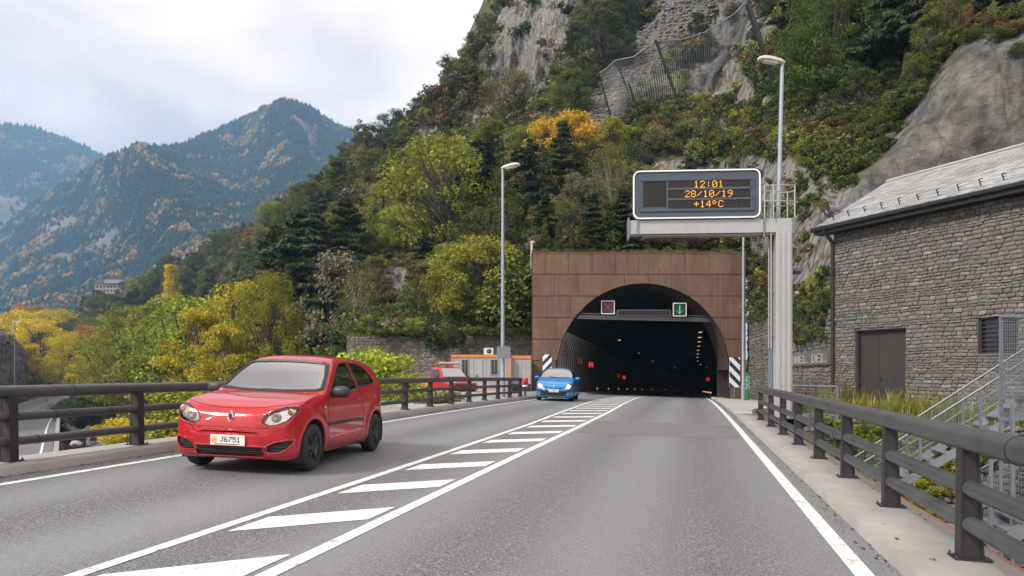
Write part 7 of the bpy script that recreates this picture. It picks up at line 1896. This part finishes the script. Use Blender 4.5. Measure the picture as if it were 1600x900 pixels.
# right of the portal
for (k_, c_, px, pb, pt, w_, lab) in (('p4', 'dark', 1185, 492, 395, 1.2, 'dark conifer behind the wall, between the slim pole and the gantry column'), ('s2', 'green', 1178, 440, 395, 1.2, None), ('b3', 'lime', 1274, 487, 424, .8, 'small lime-green tree on the wall between the gantry column and the stone building'), ('s2', 'green', 1258, 492, 452, 1.3, None), ('s1', 'dark', 1247, 480, 428, .9, None), ('s2', 'green', 1290, 494, 458, 1.0, None), ('s3', 'yellow', 1292, 500, 470, .8, None)):
    on_hill(k_, c_, px, pb, pt, 'behind the lettered wall', lab, w_)
for (k_, c_, px, pb, pt, w_, lab) in (('bbig', 'green', 1305, 175, -30, .9, 'big green broadleaf tree high on the slope right of the right street lamp'), ('p2', 'pine', 1408, 140, -80, 1.1, 'large dark pine at the top, above the concrete-sprayed slope'), ('p1', 'dark', 1360, 150, -40, 1.2, None), ('p1', 'dark', 1245, 60, -60, 1.2, None), ('b2', 'mid', 1275, 190, 40, .9, None), ('b1', 'green', 1345, 210, 110, 1, None), ('p2', 'dark', 1330, 90, -70, 1.2, None), ('b3', 'olive', 1480, 88, -20, .9, None), ('b1', 'olive', 1455, 120, 20, .8, None), ('p1', 'dark', 1530, 40, -60, 1, None), ('b2', 'brown', 1510, 65, 5, .7, None), ('b1', 'green', 1430, 165, 90, .8, None), ('p1', 'dark', 1580, 20, -70, 1, None)):
    on_hill(k_, c_, px, pb, pt, 'above the sprayed slope', lab, w_)
for k in range(64):
    px = rnd.uniform(1180, 1450); f_ = np.interp(px, [1180, 1330, 1450], [235, 255, 165]); py = f_ - abs(rnd.gauss(0, 26))
    on_hill(rnd.choice(['s1', 's2', 's3', 's1']), rnd.choice(['green', 'olive', 'green', 'olive', 'ygreen', 'brown', 'dark', 'mid']), px, py, py - rnd.uniform(22, 48), 'above the sprayed slope', None, rnd.uniform(1, 1.5))
for px, py in ((1548, 48), (1575, 60), (1590, 90), (1560, 62), (1595, 50), (1520, 66)): on_hill('s2', rnd.choice(['green', 'olive', 'brown']), px, py, py - 30, 'above the sprayed slope', None, 1.4)
for k in range(46):
    px = rnd.uniform(1000, 1200); py = rnd.uniform(175, 245); on_hill(rnd.choice(['s1', 's2', 's3']), rnd.choice(['green', 'olive', 'grey', 'olive', 'ygreen', 'brown', 'pale']), px, py, py - rnd.uniform(20, 44), 'below the rockfall net', None, rnd.uniform(1, 1.5))
on_hill('s3', 'yellow', 1165, 190, 160, 'below the rockfall net', 'yellow-orange bush beside the concrete footing', 1.3); on_hill('s3', 'ygreen', 975, 235, 190, 'below the rockfall net', 'yellow-green bush under the left end of the rockfall net', 1.3)
on_hill('b1', 'mid', 895, 190, 110, 'left of the scree', None, 1.0); on_hill('b1', 'dark', 940, 110, 20, 'left of the scree', None, 1.2); on_hill('b2', 'green', 980, 60, -20, 'left of the scree', None, 1.2); on_hill('b3', 'ygreen', 870, 185, 130, 'left of the scree')
for px, py, pt in ((915, 150, 90), (955, 70, 0), (1000, 20, -60), (920, 60, -10), (1090, 60, 20), (905, 100, 40), (975, 110, 50)): on_hill(rnd.choice(['b1', 'b2', 'p2']), rnd.choice(['dark', 'green', 'grey']), px, py, pt, 'left of the scree', None, 1.1)
# --- pines and yellow trees at the foot, behind the red car
at('p3', 'pine', 480, 640, 322, 84, 'behind the red car', 'tallest dark pine behind the red car', 1.5); at('p3', 'pine', 432, 630, 352, 90, 'behind the red car', 'second tall dark pine, left of the tallest', 1.35)
at('p1', 'pine', 395, 600, 430, 96, 'behind the red car', None, 1.5); at('bopen', 'grey', 540, 640, 400, 78, 'behind the red car', 'thin greyish tree right of the tall dark pines', .8); at('p3', 'pine', 505, 640, 395, 80, 'behind the red car', None, 1.3); at('birch', 'olive', 560, 620, 430, 70, 'behind the red car', None, .8)
at('bbig', 'ygreen', 420, 655, 430, 66, 'behind the red car', 'broad yellow-green tree directly above the red car', .55); at('bopen', 'yellow', 368, 650, 445, 76, 'behind the red car', None, .8); at('b2', 'yellow', 352, 650, 510, 64, 'behind the red car', None, .9)
at('bopen', 'lime', 300, 655, 470, 80, 'riverside', None, 1.15); at('b1', 'yellow', 318, 650, 490, 70, 'riverside', None, 1.0); at('bbig', 'ygreen', 215, 655, 482, 118, 'riverside', 'large yellow-green riverside tree in the middle of the left half', .95); at('b2', 'ygreen', 250, 650, 500, 105, 'riverside', None, 1.2); at('bopen', 'ygreen', 180, 640, 510, 130, 'riverside', None, 1.2)
at('b1', 'ygreen', 272, 650, 468, 110, 'riverside'); at('bbig', 'gold', 112, 620, 522, 190, 'riverside', 'large golden yellow tree beside the lower road, behind the blue sign', .78); at('b1', 'gold', 148, 618, 546, 168, 'riverside', 'smaller golden yellow round tree right of the large golden one', 1.25); at('b2', 'yellow', 162, 600, 520, 230, 'riverside')
at('s2', 'lime', 598, 650, 535, 37, 'behind the left guardrail', 'bright lime-green bushy tree behind the guardrail, right of the red car', 1.25); at('s2', 'lime', 560, 650, 528, 40, 'behind the left guardrail', None, 1.1); at('s2', 'ygreen', 632, 655, 570, 35, 'behind the left guardrail', None, 1.2); at('b2', 'ygreen', 575, 680, 545, 44, 'behind the left guardrail', None, .9)
for k in range(30):
    px = rnd.uniform(250, 690); Y = float(np.interp(px, [215, 500, 690], [46, 40, 33])) * rnd.uniform(.92, 1.15)
    if px > 640: Y = min(Y, 31)
    at(rnd.choice(['s1', 's2', 's3']), rnd.choice(['yellow', 'ygreen', 'yellow', 'ygreen', 'lime', 'olive']), px, 700 - (px - 215) * .05, rnd.uniform(588, 640), Y, 'behind the left guardrail', None, 1.5)
for k in range(14): at(rnd.choice(['p4', 's2', 's2', 'b4']), rnd.choice(['dark', 'green', 'dark']), rnd.uniform(112, 168), rnd.uniform(655, 667), rnd.uniform(612, 630), rnd.uniform(112, 132), 'on the river bank', None, 1.3)
for k in range(12): at(rnd.choice(['s2', 's3', 's1']), rnd.choice(['yellow', 'ygreen', 'gold']), rnd.uniform(192, 262), rnd.uniform(690, 705), rnd.uniform(640, 668), rnd.uniform(70, 92), 'on the river bank', None, 1.5)
# golden valley trees, poplars
for (px, pb, pt, Y, c_, w_) in ((25, 600, 487, 330, 'gold', 1.0), (48, 600, 492, 300, 'gold', 1.2), (62, 600, 500, 262, 'gold', 1.2), (85, 590, 484, 380, 'gold', 1.1), (50, 608, 540, 215, 'gold', .8), (70, 600, 497, 340, 'gold', 1), (40, 590, 480, 400, 'orange', 1.1), (78, 604, 520, 300, 'green', 1.2), (98, 600, 505, 300, 'green', 1.2), (60, 610, 560, 235, 'yellow', .8), (10, 590, 500, 420, 'yellow', 1.2), (110, 590, 492, 400, 'brown', 1), (128, 590, 497, 350, 'olive', 1.2), (140, 600, 510, 300, 'orange', .9), (150, 590, 486, 420, 'yellow', 1), (185, 590, 474, 420, 'yellow', 1), (165, 590, 500, 330, 'green', 1.2), (200, 600, 500, 300, 'ygreen', 1), (230, 600, 480, 280, 'ygreen', 1.1), (175, 600, 520, 260, 'ygreen', 1)):
    at(rnd.choice(['b1', 'b2', 'bbig', 'b1']), c_, px, pb, pt, Y, 'beyond the lower road', None, w_ * rnd.uniform(.8, 1))
for px, pb, pt, Y, c_ in ((267, 492, 415, 270, 'gold'), (125, 495, 468, 520, 'gold'), (100, 500, 476, 480, 'orange'), (185, 490, 470, 420, 'gold'), (178, 495, 474, 430, 'yellow')):
    at('poplar', c_, px, pb, pt, Y, 'poplars', 'tall golden poplar alone on the valley ridge' if px == 267 else None, 1.35 if px == 267 else 1.1)
# --- general cover of the slope: trees
def veg_ok(px, py):
    for z in Z_ROCKS[:3] + [Z_ROCKS[4], Z_ROCKS[6]]:
        if inpoly(np.array([px]), np.array([py]), z)[0]: return .22
    if inpoly(np.array([px]), np.array([py]), Z_SCREE)[0] or inpoly(np.array([px]), np.array([py]), Z_CONC)[0]: return 0
    return 1
skyu = [c[0] for c in HC[:16]]; skyv = [c[1][6][0] for c in HC[:16]]
n_ = 0; tries = 0
while n_ < 150 and tries < 4000:
    tries += 1; px = rnd.uniform(130, 1000); sv = float(np.interp(px, skyu, skyv)); py = sv + 6 + (505 - sv) * rnd.random() ** .85
    if px > 830 and py > 380: continue
    if rnd.random() > veg_ok(px, py): continue
    if px > 560 and rnd.random() < .45 and py > 300: continue
    b_ = hill_pt(px, py); far_ = b_.y > 170
    left = px < 560
    kind = rnd.choice(['b1', 'b2', 'b3', 'b4', 'p1', 'b2', 'bopen', 'p2'] if left else ['b1', 'b2', 'b3', 'bopen', 'b3', 'p2'])
    c_ = rnd.choice(['dark', 'pine', 'dark', 'pine']) if kind[0] == 'p' else rnd.choice(['green', 'olive', 'mid', 'olive', 'dark', 'ygreen', 'green'] + (['grey', 'brown', 'olive'] if not left else ['ygreen', 'orange', 'mid']))
    h = rnd.uniform(5, 12) if left else rnd.uniform(3.5, 9)
    if far_: h *= 1.25
    plant(kind, c_, (b_.x, b_.y, b_.z - .3), h, 'on the far left slope' if px < 420 else 'on the left slope' if left else 'on the upper slope', None, rnd.uniform(1.0, 1.5)); n_ += 1
# skyline trees and shrubs
for px in list(np.arange(150, 590, 11)) + list(np.arange(600, 800, 9)):
    sv = float(np.interp(px, skyu, skyv)); b_ = hill_pt(px, sv + 5); rocky = px > 585
    kind = rnd.choice(['b1', 'b2', 'p1', 'b4', 'b3']) if not rocky else rnd.choice(['s1', 's2', 'b3', 's3']); h = rnd.uniform(5, 9) if not rocky else rnd.uniform(1.6, 4.2)
    plant(kind, rnd.choice(['dark', 'green', 'olive', 'green', 'mid']) if kind[0] != 'p' else 'pine', (b_.x, b_.y, b_.z - .3), h, 'along the skyline ridge', None, rnd.uniform(1, 1.4))
# --- labels: colour, kind, region and order from the left, so each one can be pointed at
ORD = ['leftmost', 'second', 'third', 'fourth', 'fifth', 'sixth', 'seventh', 'eighth', 'ninth', 'tenth', 'eleventh', 'twelfth', 'thirteenth', 'fourteenth', 'fifteenth', 'sixteenth', 'seventeenth', 'eighteenth', 'nineteenth', 'twentieth'] + ['twenty-' + w for w in 'first second third fourth fifth sixth seventh eighth ninth'.split()]
groups = {}
for t in TREES:
    e_, kind, c_, reg, lab, px, Y, h = t
    kn = KN.get(kind) or KN.get(kind[0], 'tree'); cat = {'broadleaf tree': 'tree', 'pine': 'pine', 'bush': 'bush', 'poplar': 'poplar', 'conical cypress': 'cypress', 'thin-crowned birch': 'birch'}[kn]
    e_['category'] = cat
    if reg == 'poplars': reg = 'beyond the lower road'
    e_['group'] = '%ss %s' % (cat if cat != 'bush' else 'bushe', reg)
    if lab: e_['label'] = lab
    else: groups.setdefault((CN[c_], kn, reg), []).append((px, e_))
for (cn, kn, reg), lst in groups.items():
    lst.sort(key=lambda a: a[0])
    for i, (px, e_) in enumerate(lst):
        if len(lst) == 1: e_['label'] = 'the only unmistakably %s %s %s' % (cn, kn, reg); e_['label'] = '%s %s standing %s' % (cn, kn, reg)
        else: e_['label'] = '%s %s %s, %s%s of that colour' % (cn, kn, reg, ORD[i] if i < 29 else 'far-right', '' if i == 0 else ' from left')

# --- scrub covering the slope (uncountable): one mesh
rg = np.random.RandomState(3)
def bushlet(seed, n=420, size=.13):
    r_ = np.random.RandomState(seed); k = 9; cl = [(r_.normal() * .38, r_.normal() * .38, r_.uniform(.2, .75), r_.uniform(.25, .42)) for _ in range(k)]
    C_ = []; Nn = []
    for x, y, z, r in cl:
        d = r_.normal(size=(n // k, 3)); d /= np.linalg.norm(d, axis=1, keepdims=True); C_.append(d * r * r_.uniform(.4, 1, (n // k, 1)) * np.array([1, 1, .8]) + np.array([x, y, z])); Nn.append(d + np.array([0, 0, .5]))
    return quads(np.concatenate(C_), size, r_, np.concatenate(Nn), 1.4)
BL_ = [bushlet(s_) for s_ in range(5)]; BLf = [bushlet(s_ + 9, 520, .10) for s_ in range(4)]
cols_ = np.array([LC['green'], LC['olive'], LC['olive'], LC['dark'], LC['brown'], LC['grey'], LC['mid'], LC['ygreen'], LC['grey'], (.085, .075, .035), LC['brown']])
SETS = {}
def scatter(name, pts, scales, cols, protos, mat='scatter_leaves', tilt=0.0):
    """geometry-nodes scatter: points carry scale, turn and colour; the bush meshes are instanced on them"""
    key = id(protos)
    if key not in SETS:
        SETS[key] = []
        for V, Fq in protos: SETS[key].append(bpy.data.objects.new('bush_mesh', np_mesh('bush_mesh', V, Fq, M[mat], False)))
    obs = SETS[key]; n = len(pts); me = bpy.data.meshes.new(name); me.vertices.add(n); me.vertices.foreach_set('co', np.asarray(pts, np.float32).ravel())
    for an, ty, arr in (('sc', 'FLOAT', np.asarray(scales, np.float32)), ('turn', 'FLOAT', rg.uniform(0, 6.28, n).astype(np.float32))):
        a = me.attributes.new(an, ty, 'POINT'); a.data.foreach_set('value', arr)
    a = me.attributes.new('pick', 'INT', 'POINT'); a.data.foreach_set('value', rg.randint(0, len(obs), n).astype(np.int32))
    cc_ = np.asarray(cols, np.float32) * rg.uniform(.75, 1.25, (n, 1)); a = me.attributes.new('tint', 'FLOAT_COLOR', 'POINT'); a.data.foreach_set('color', np.hstack([cc_, np.ones((n, 1))]).astype(np.float32).ravel())
    ng = bpy.data.node_groups.new(name, 'GeometryNodeTree'); ng.interface.new_socket('Geometry', in_out='INPUT', socket_type='NodeSocketGeometry'); ng.interface.new_socket('Geometry', in_out='OUTPUT', socket_type='NodeSocketGeometry')
    N_ = ng.nodes; gi = N_.new('NodeGroupInput'); go = N_.new('NodeGroupOutput'); iop = N_.new('GeometryNodeInstanceOnPoints'); jn = N_.new('GeometryNodeJoinGeometry')
    for ob in obs[::-1]:
        oi = N_.new('GeometryNodeObjectInfo'); oi.inputs['Object'].default_value = ob; oi.inputs['As Instance'].default_value = True; ng.links.new(oi.outputs['Geometry'], jn.inputs[0])
    def att(nm, ty):
        q = N_.new('GeometryNodeInputNamedAttribute'); q.data_type = ty; q.inputs['Name'].default_value = nm; return q.outputs['Attribute']
    cb = N_.new('ShaderNodeCombineXYZ'); ng.links.new(att('turn', 'FLOAT'), cb.inputs[2]); cb.inputs[0].default_value = tilt
    ng.links.new(gi.outputs[0], iop.inputs['Points']); ng.links.new(jn.outputs[0], iop.inputs['Instance']); iop.inputs['Pick Instance'].default_value = True
    ng.links.new(att('pick', 'INT'), iop.inputs['Instance Index']); ng.links.new(cb.outputs[0], iop.inputs['Rotation']); ng.links.new(att('sc', 'FLOAT'), iop.inputs['Scale'])
    ng.links.new(iop.outputs[0], go.inputs[0])
    o = link(name, me); md = o.modifiers.new('scatter', 'NODES'); md.node_group = ng; return o
iu = rg.randint(0, NU, 26000); it_ = np.minimum((rg.uniform(0, 1, 26000) ** .9 * (NT * 6.05 / 7)).astype(int), NT - 1)
X_, Y_, Z_ = HX[iu, it_], HYY[iu, it_], HZZ[iu, it_]; pxx, pyy = PXV[iu, it_], PYV[iu, it_]
rk_, cn_, sr_ = rockm[iu, it_], concm[iu, it_], screem[iu, it_]
clump = fbm(np.stack([X_ / 7, Y_ / 7, Z_ / 7], 1), 3, 55)
keep = (pxx > 60) & (pxx < 1680) & (pyy > -60) & (rg.uniform(0, 1, len(X_)) > rk_ * .93) & (cn_ < .3) & (sr_ < .35) & (clump > -.28) & ~((pxx > 836) & (pxx < 1166) & (pyy > 390))
ids = np.where(keep)[0][:9000]
dist_ = Y_[ids]; scl = np.clip(dist_ / 75, .45, 2.2) * rg.uniform(.6, 1.5, len(ids)) * 1.15
ck = cols_[(np.clip(fbm(np.stack([X_[ids] / 14, Y_[ids] / 14, Z_[ids] / 14], 1), 2, 66) * .9 + .5 + rg.normal(size=len(ids)) * .22, 0, .999) * len(cols_)).astype(int)]
o = scatter('hillside_scrub', np.stack([X_[ids], Y_[ids], Z_[ids]], 1), scl, ck, BL_); tag(o, 'low mixed scrub covering the rocky slope', 'scrub', kind='stuff')
# loose stones of the scree
SR = []
for s_ in range(4):
    me = rock_mesh(s_ + 20, M['scree_stone'], 1); co = np.array([v.co[:] for v in me.vertices]); SR.append((co, np.array([p.vertices[:] for p in me.polygons])))
ids2 = np.where((sr_ > .25) & (pyy > -60) & (pxx < 1250))[0]; jt = rg.normal(size=(len(ids2) * 9, 3)) * np.array([1.3, .6, .6]); ids2 = np.repeat(ids2, 9)
def hsnap(P_):
    return P_
ia, ib = iu[ids2], it_[ids2]; ia2 = np.clip(ia + rg.randint(-3, 4, len(ia)), 0, NU - 1); ib2 = np.clip(ib + rg.randint(-3, 4, len(ib)), 0, NT - 1)
ps_ = np.stack([HX[ia2, ib2], HYY[ia2, ib2], HZZ[ia2, ib2]], 1) + rg.normal(size=(len(ia), 3)) * np.array([.25, .1, .1])
tag(scatter('scree_stones', ps_, rg.uniform(.08, .34, len(ps_)), np.tile([.2, .2, .2], (len(ps_), 1)), SR, 'scree_stone'), 'loose grey scree stones on the slope', 'scree', kind='stuff')
# valley undergrowth
pts = []; sc2 = []; cc = []
for k in range(3200):
    Y = rg.uniform(45, 420) ; X__ = rg.uniform(-240, -6)
    i_ = int(np.argmin((ex - X__) ** 2 + (ey - Y) ** 2)); w = (X__ - ex[i_]) * nx[i_] + (Y - ey[i_]) * ny[i_]
    d_ = math.hypot(X__ - ex[i_], Y - ey[i_]); w = math.copysign(d_, w)
    if Y > 43 and (w > 26 or w < -19 or (Y < 330 and 1.8 < w < 6 and rg.uniform() < .25)):
        pts.append((X__, Y, valley_z(X__, Y) - .1)); sc2.append(rg.uniform(1, 2.2)); cc.append([LC['green'], LC['ygreen'], LC['yellow'], LC['olive'], LC['mid'], LC['dark']][rg.randint(6)])
o = scatter('valley_undergrowth', np.array(pts), sc2, cc, BL_); tag(o, 'bushes and undergrowth on the valley floor', 'undergrowth', kind='stuff')
# plants on the bluff top and face
pts = []; sc2 = []; cc = []
for k in range(260):
    i_, j_ = rg.randint(NU2), rg.choice([rg.randint(int(NT2 * .6), NT2), rg.randint(int(NT2 * .1), NT2)], p=[.8, .2]); pts.append(B[i_, j_]); sc2.append(rg.uniform(.5, 1.1)); cc.append([LC['brown'], LC['olive'], LC['grey'], LC['green']][rg.randint(4)])
o = scatter('bluff_scrub', np.array(pts), sc2, cc, BL_); tag(o, 'dry scrub on the ledges of the left rock bluff', 'scrub', kind='stuff')
# ivy over the left retaining wall
pts = []; sc2 = []; cc = []
for (pa, pb, depth) in ((665, 700, 30), (700, 722, 27), (640, 655, 12), (560, 640, 5), (722, 830, 5)):
    for k in range(int((pb - pa) * depth / 7)):
        px = rg.uniform(pa, pb); py = 520 + rg.uniform(0, depth) * (1 - .5 * abs((px - (pa + pb) / 2) / (pb - pa) * 2) ** 2); p = P(px, py, 54.9 + (px < 700) * 1.2 - (px > 760) * .3); pts.append(tuple(p)); sc2.append(rg.uniform(.35, .6)); cc.append([LC['dark'], LC['green'], LC['dark']][rg.randint(3)] if depth > 10 else [LC['olive'], LC['ygreen'], LC['green']][rg.randint(3)])
o = scatter('wall_ivy', np.array(pts), sc2, cc, BLf); tag(o, 'dark ivy hanging over the rubble wall behind the site cabin', 'ivy', kind='stuff')
# ivy/greenery left of the portal, on the bank
pts = []; sc2 = []; cc = []
for k in range(420):
    px = rg.uniform(672, 828); py = rg.uniform(395 if px > 770 else 440, 520); p = hill_pt(px, py); pts.append((p.x, p.y - .2, p.z)); sc2.append(rg.uniform(.7, 1.3)); cc.append([LC['dark'], LC['green'], LC['dark'], LC['green'], LC['mid']][rg.randint(5)])
o = scatter('bank_ivy', np.array(pts), sc2, cc, BLf); tag(o, 'glossy green ivy bank between the tree and the portal', 'ivy', kind='stuff')
# roadside wall plants right, below grass terrace, moss
pts = []; sc2 = []; cc = []
for k in range(170):
    s_ = rg.uniform(0, WL); p = Vector((WA[0], WA[1], 0)) + wd * s_; pts.append((p.x + .1, p.y, WT(s_) - rg.uniform(-.1, .35))); sc2.append(rg.uniform(.3, .6)); cc.append([LC['dark'], LC['green'], LC['brown'], LC['olive']][rg.randint(4)])
for k in range(150):
    s_ = rg.uniform(wall_at(1236), WL); z_ = rg.uniform(1.2, 3.2); p = Vector((WA[0], WA[1], 0)) + wd * s_ + wn_ * .15; pts.append((p.x, p.y, z_)); sc2.append(rg.uniform(.2, .4)); cc.append([LC['dark'], LC['green'], LC['olive']][rg.randint(3)])
o = scatter('wall_top_plants', np.array(pts), sc2, cc, BLf); tag(o, 'plants trailing over the lettered rubble wall', 'creepers', kind='stuff')
# creeper on terrace wall behind the stairs
pts = []; sc2 = []; cc = []
td_ = (TE1 - TE0).normalized(); tn_ = Vector((td_.y, -td_.x, 0))
for k in range(300):
    s_ = rg.normal() * 1.0 + (4.3 if k % 2 else 6.6); z_ = ZG - rg.uniform(.25, 3.3); p = TE0 + td_ * s_ + tn_ * .14; pts.append((p.x, p.y, z_)); sc2.append(rg.uniform(.18, .4)); cc.append([LC['lime'], LC['ygreen'], LC['green'], LC['yellow']][rg.randint(4)])
o = scatter('terrace_creeper', np.array(pts), sc2, cc, BLf); tag(o, 'lime-green creeper on the rubble wall behind the stairs', 'creeper', kind='stuff')
# grass blades
def grass(name, pts, h, cols, label, n=26, r=.16):
    Vs = []; Cs = []
    for p, hh in zip(pts, h):
        c_ = np.array(cols[rg.randint(len(cols))])
        a = rg.uniform(0, 6.28, n); q = rg.uniform(0, r, n); bx_, by__ = p[0] + q * np.cos(a), p[1] + q * np.sin(a); ln_ = hh * rg.uniform(.5, 1.1, n); le = rg.uniform(.1, .6, n) * ln_; d = rg.uniform(0, 6.28, n); w = .006 + .004 * rg.rand(n); 
        s1 = np.stack([bx_ - w * np.sin(d), by__ + w * np.cos(d), np.full(n, p[2])], 1); s2 = np.stack([bx_ + w * np.sin(d), by__ - w * np.cos(d), np.full(n, p[2])], 1)
        m1 = np.stack([bx_ + le * .35 * np.cos(d), by__ + le * .35 * np.sin(d), p[2] + ln_ * .6], 1); t_ = np.stack([bx_ + le * np.cos(d), by__ + le * np.sin(d), p[2] + ln_ * .92], 1)
        Vs.append(np.stack([s1, s2, m1 + (s2 - s1) * .4, m1 - (s2 - s1) * .4, t_, t_ + (s2 - s1) * .1], 1).reshape(-1, 3)); Cs.append(np.tile(c_ * rg.uniform(.75, 1.25), (n * 6, 1)))
    V = np.concatenate(Vs); k = np.arange(len(V) // 6)[:, None] * 6; Fq = np.concatenate([k + np.array([[0, 1, 2, 3]]), k + np.array([[3, 2, 5, 4]])])
    o = link(name, np_mesh(name, V, Fq, M['scrub_leaves'], False, {'tint': np.concatenate(Cs)})); tag(o, label, 'grass', kind='stuff'); return o
gp_ = []; gh = []
for k in range(1500):
    s_ = rg.uniform(-1.9, 9); w = -rg.uniform(.05, 1.3 + .09 * s_); p = BP(s_, w, ZG); gp_.append((p.x, p.y, ZG)); gh.append(rg.uniform(.22, .52) * (1 + .8 * (rg.rand() < .1)))
grass('terrace_grass', gp_, gh, [LC['ygreen'], LC['pale'], (.26, .30, .05), (.34, .25, .10), (.20, .26, .05)], 'long yellow-green and straw grass on the terrace edge', 26, .2)
gp_ = []; gh = []
for k in range(70):
    s_ = rg.uniform(-1.6, 1.4); p = BP(s_, -rg.uniform(.1, .9), ZG); gp_.append((p.x, p.y, ZG)); gh.append(rg.uniform(.7, 1.5))
grass('reed_tuft', gp_, gh, [LC['brown'], (.30, .20, .10), LC['pale']], 'tall dry russet stalks by the corner of the stone building', 8, .12)
gp_ = []; gh = []
for k in range(700):
    px = rg.uniform(545, 830); s_ = (px - 540) / 294; gp_.append((P(px, 524, 57.5 - 2 * s_).x, 57.6 - 2.2 * s_ + rg.uniform(-.1, .5), 2.80)); gh.append(rg.uniform(.2, .5))
grass('wall_top_grass', gp_, gh, [LC['ygreen'], LC['yellow'], LC['olive']], 'yellowish grass along the top of the pale rubble wall', 14, .3)
gp_ = []; gh = []
for k in range(520): gp_.append((rg.uniform(PX0 + .1, PX1 - .1), TD + rg.uniform(.1, 3.6), PZ1 + .04)); gh.append(rg.uniform(.15, .42))
grass('portal_top_grass', gp_, gh, [LC['green'], LC['olive'], LC['brown'], LC['dark']], 'grass and weeds along the top edge of the portal', 16, .3)
pts = [(rg.uniform(PX0 + .2, PX1 - .2), TD + rg.uniform(.6, 3.6), PZ1) for k in range(150)]
tag(scatter('portal_top_plants', np.array(pts), rg.uniform(.3, .6, 150), np.array([LC['green'], LC['dark'], LC['olive']])[rg.randint(0, 3, 150)], BLf), 'low plants along the top edge of the portal', 'creepers', kind='stuff')
# leaf litter / grit along the kerbs
pts = []; 
for k in range(900):
    q_, y = (rg.uniform(1.40, 1.54), rg.uniform(3, 45)) if k % 2 else (rg.uniform(-7.54, -7.36), rg.uniform(6, 34)); p = RP(q_, y, .006); pts.append(tuple(p))
for k in range(60):
    q_, y = (rg.uniform(1.6, 2.3), rg.uniform(3, 25)); p = RP(q_, y, .122); pts.append(tuple(p))
V, Fq = quads(np.array(pts), .028, rg, np.tile([0, 0, 4.0], (len(pts), 1)), 1.3); V[:, 2] += .004
o = link('leaf_litter', np_mesh('leaf_litter', V, Fq, M['scrub_leaves'], False, {'tint': np.tile([.09, .07, .045], (len(V), 1))})); tag(o, 'small dry leaves and grit in the gutters', 'leaf litter', kind='stuff')

# --- forests on the mountains: many small conical crowns in one mesh each
def forest(name, MVx, n, sz, seed, label, bare=.35):
    Vg, t, PYm, rk = MVx; r_ = np.random.RandomState(seed); nu, nt = Vg.shape[:2]
    a = r_.uniform(0, nu - 1.001, n); b_ = r_.uniform(0, (nt - 1) / 1.25 * 1.02, n); i, j = a.astype(int), np.minimum(b_.astype(int), nt - 2); fa, fb = (a - i)[:, None], (b_ - j)[:, None]
    Pp = Vg[i, j] * (1 - fa) * (1 - fb) + Vg[i + 1, j] * fa * (1 - fb) + Vg[i, j + 1] * (1 - fa) * fb + Vg[i + 1, j + 1] * fa * fb
    u = CX + F * Pp[:, 0] / Pp[:, 1]; rr_ = rk[i, j]
    D0 = Pp[:, 1].mean(); nz = fbm(Pp / (D0 * .09), 4, seed + 3); nz2 = fbm(Pp / (D0 * .025), 3, seed + 9)
    keep = (u > -120) & (u < 700) & (r_.uniform(0, 1, n) > rr_ * .9) & ((nz * .6 + nz2 * .4) < bare)
    Pp = Pp[keep]; nz = nz[keep]; nz2 = nz2[keep]; n = len(Pp); s_ = sz * (Pp[:, 1] / D0) * r_.uniform(.6, 1.4, n)
    warm = (nz2 * .65 + nz * .5 + r_.normal(size=n) * .10); kind = np.digitize(warm, [.12, .20, .27]); base = np.array([(.026, .044, .026), (.085, .10, .035), (.30, .20, .065), (.42, .26, .10)])
    col_ = base[kind] * r_.uniform(.7, 1.3, (n, 1))
    # 5-sided cone-ish crown, top + ring + (open bottom)
    ang = np.arange(5) * 2 * math.pi / 5 + r_.uniform(0, 6, (n, 1)); wr_ = s_[:, None] * np.where(kind[:, None] > 0, .55, .40) * r_.uniform(.8, 1.2, (n, 5)); zr_ = np.where(kind > 0, .45, .12) * s_
    ring = np.stack([Pp[:, 0, None] + wr_ * np.cos(ang), Pp[:, 1, None] + wr_ * np.sin(ang), np.repeat((Pp[:, 2] + zr_)[:, None], 5, 1)], -1)
    top_ = Pp + np.stack([0 * s_, 0 * s_, s_ * np.where(kind > 0, 1.1, 1.35)], 1); bot_ = Pp - np.array([0, 0, 1.0]) * (s_ * .3)[:, None]
    V = np.concatenate([top_[:, None], ring, bot_[:, None]], 1).reshape(-1, 3); k = np.arange(n)[:, None, None] * 7
    tri = np.array([[0, 1 + q, 1 + (q + 1) % 5] for q in range(5)] + [[6, 1 + (q + 1) % 5, 1 + q] for q in range(5)])[None]
    Fq = (k + tri).reshape(-1, 3)
    o = link(name, np_mesh(name, V, Fq, M['scrub_leaves'], False, {'tint': np.repeat(col_, 7, 0)})); tag(o, label, 'forest', kind='stuff')
forest('mountain_forest', MV1, 96000, 6.6, 31, 'dense conifers with autumn patches on the peaked mountain', .34)
forest('left_mountain_forest', MV2, 24000, 12.5, 41, 'hazy forest with orange patches on the mountain at far left', .30)

# ------------------------------------------------------------------ air between here and the mountains
hz = NB('mountain_haze'); 
for n in list(hz.n):
    if n.type == 'BSDF_PRINCIPLED': hz.n.remove(n)
pv = hz.new('ShaderNodeVolumePrincipled'); pv.inputs['Color'].default_value = (.33, .62, 1.0, 1); pv.inputs['Density'].default_value = HAZE; pv.inputs['Anisotropy'].default_value = .0
hz.lk(pv.outputs[0], hz.out.inputs['Volume'])
g = MB(); g.b2(-3700, 3700, -400, 4700, -18, 1330); o = g.build('haze', hz.m); tag(o, kind='stuff')
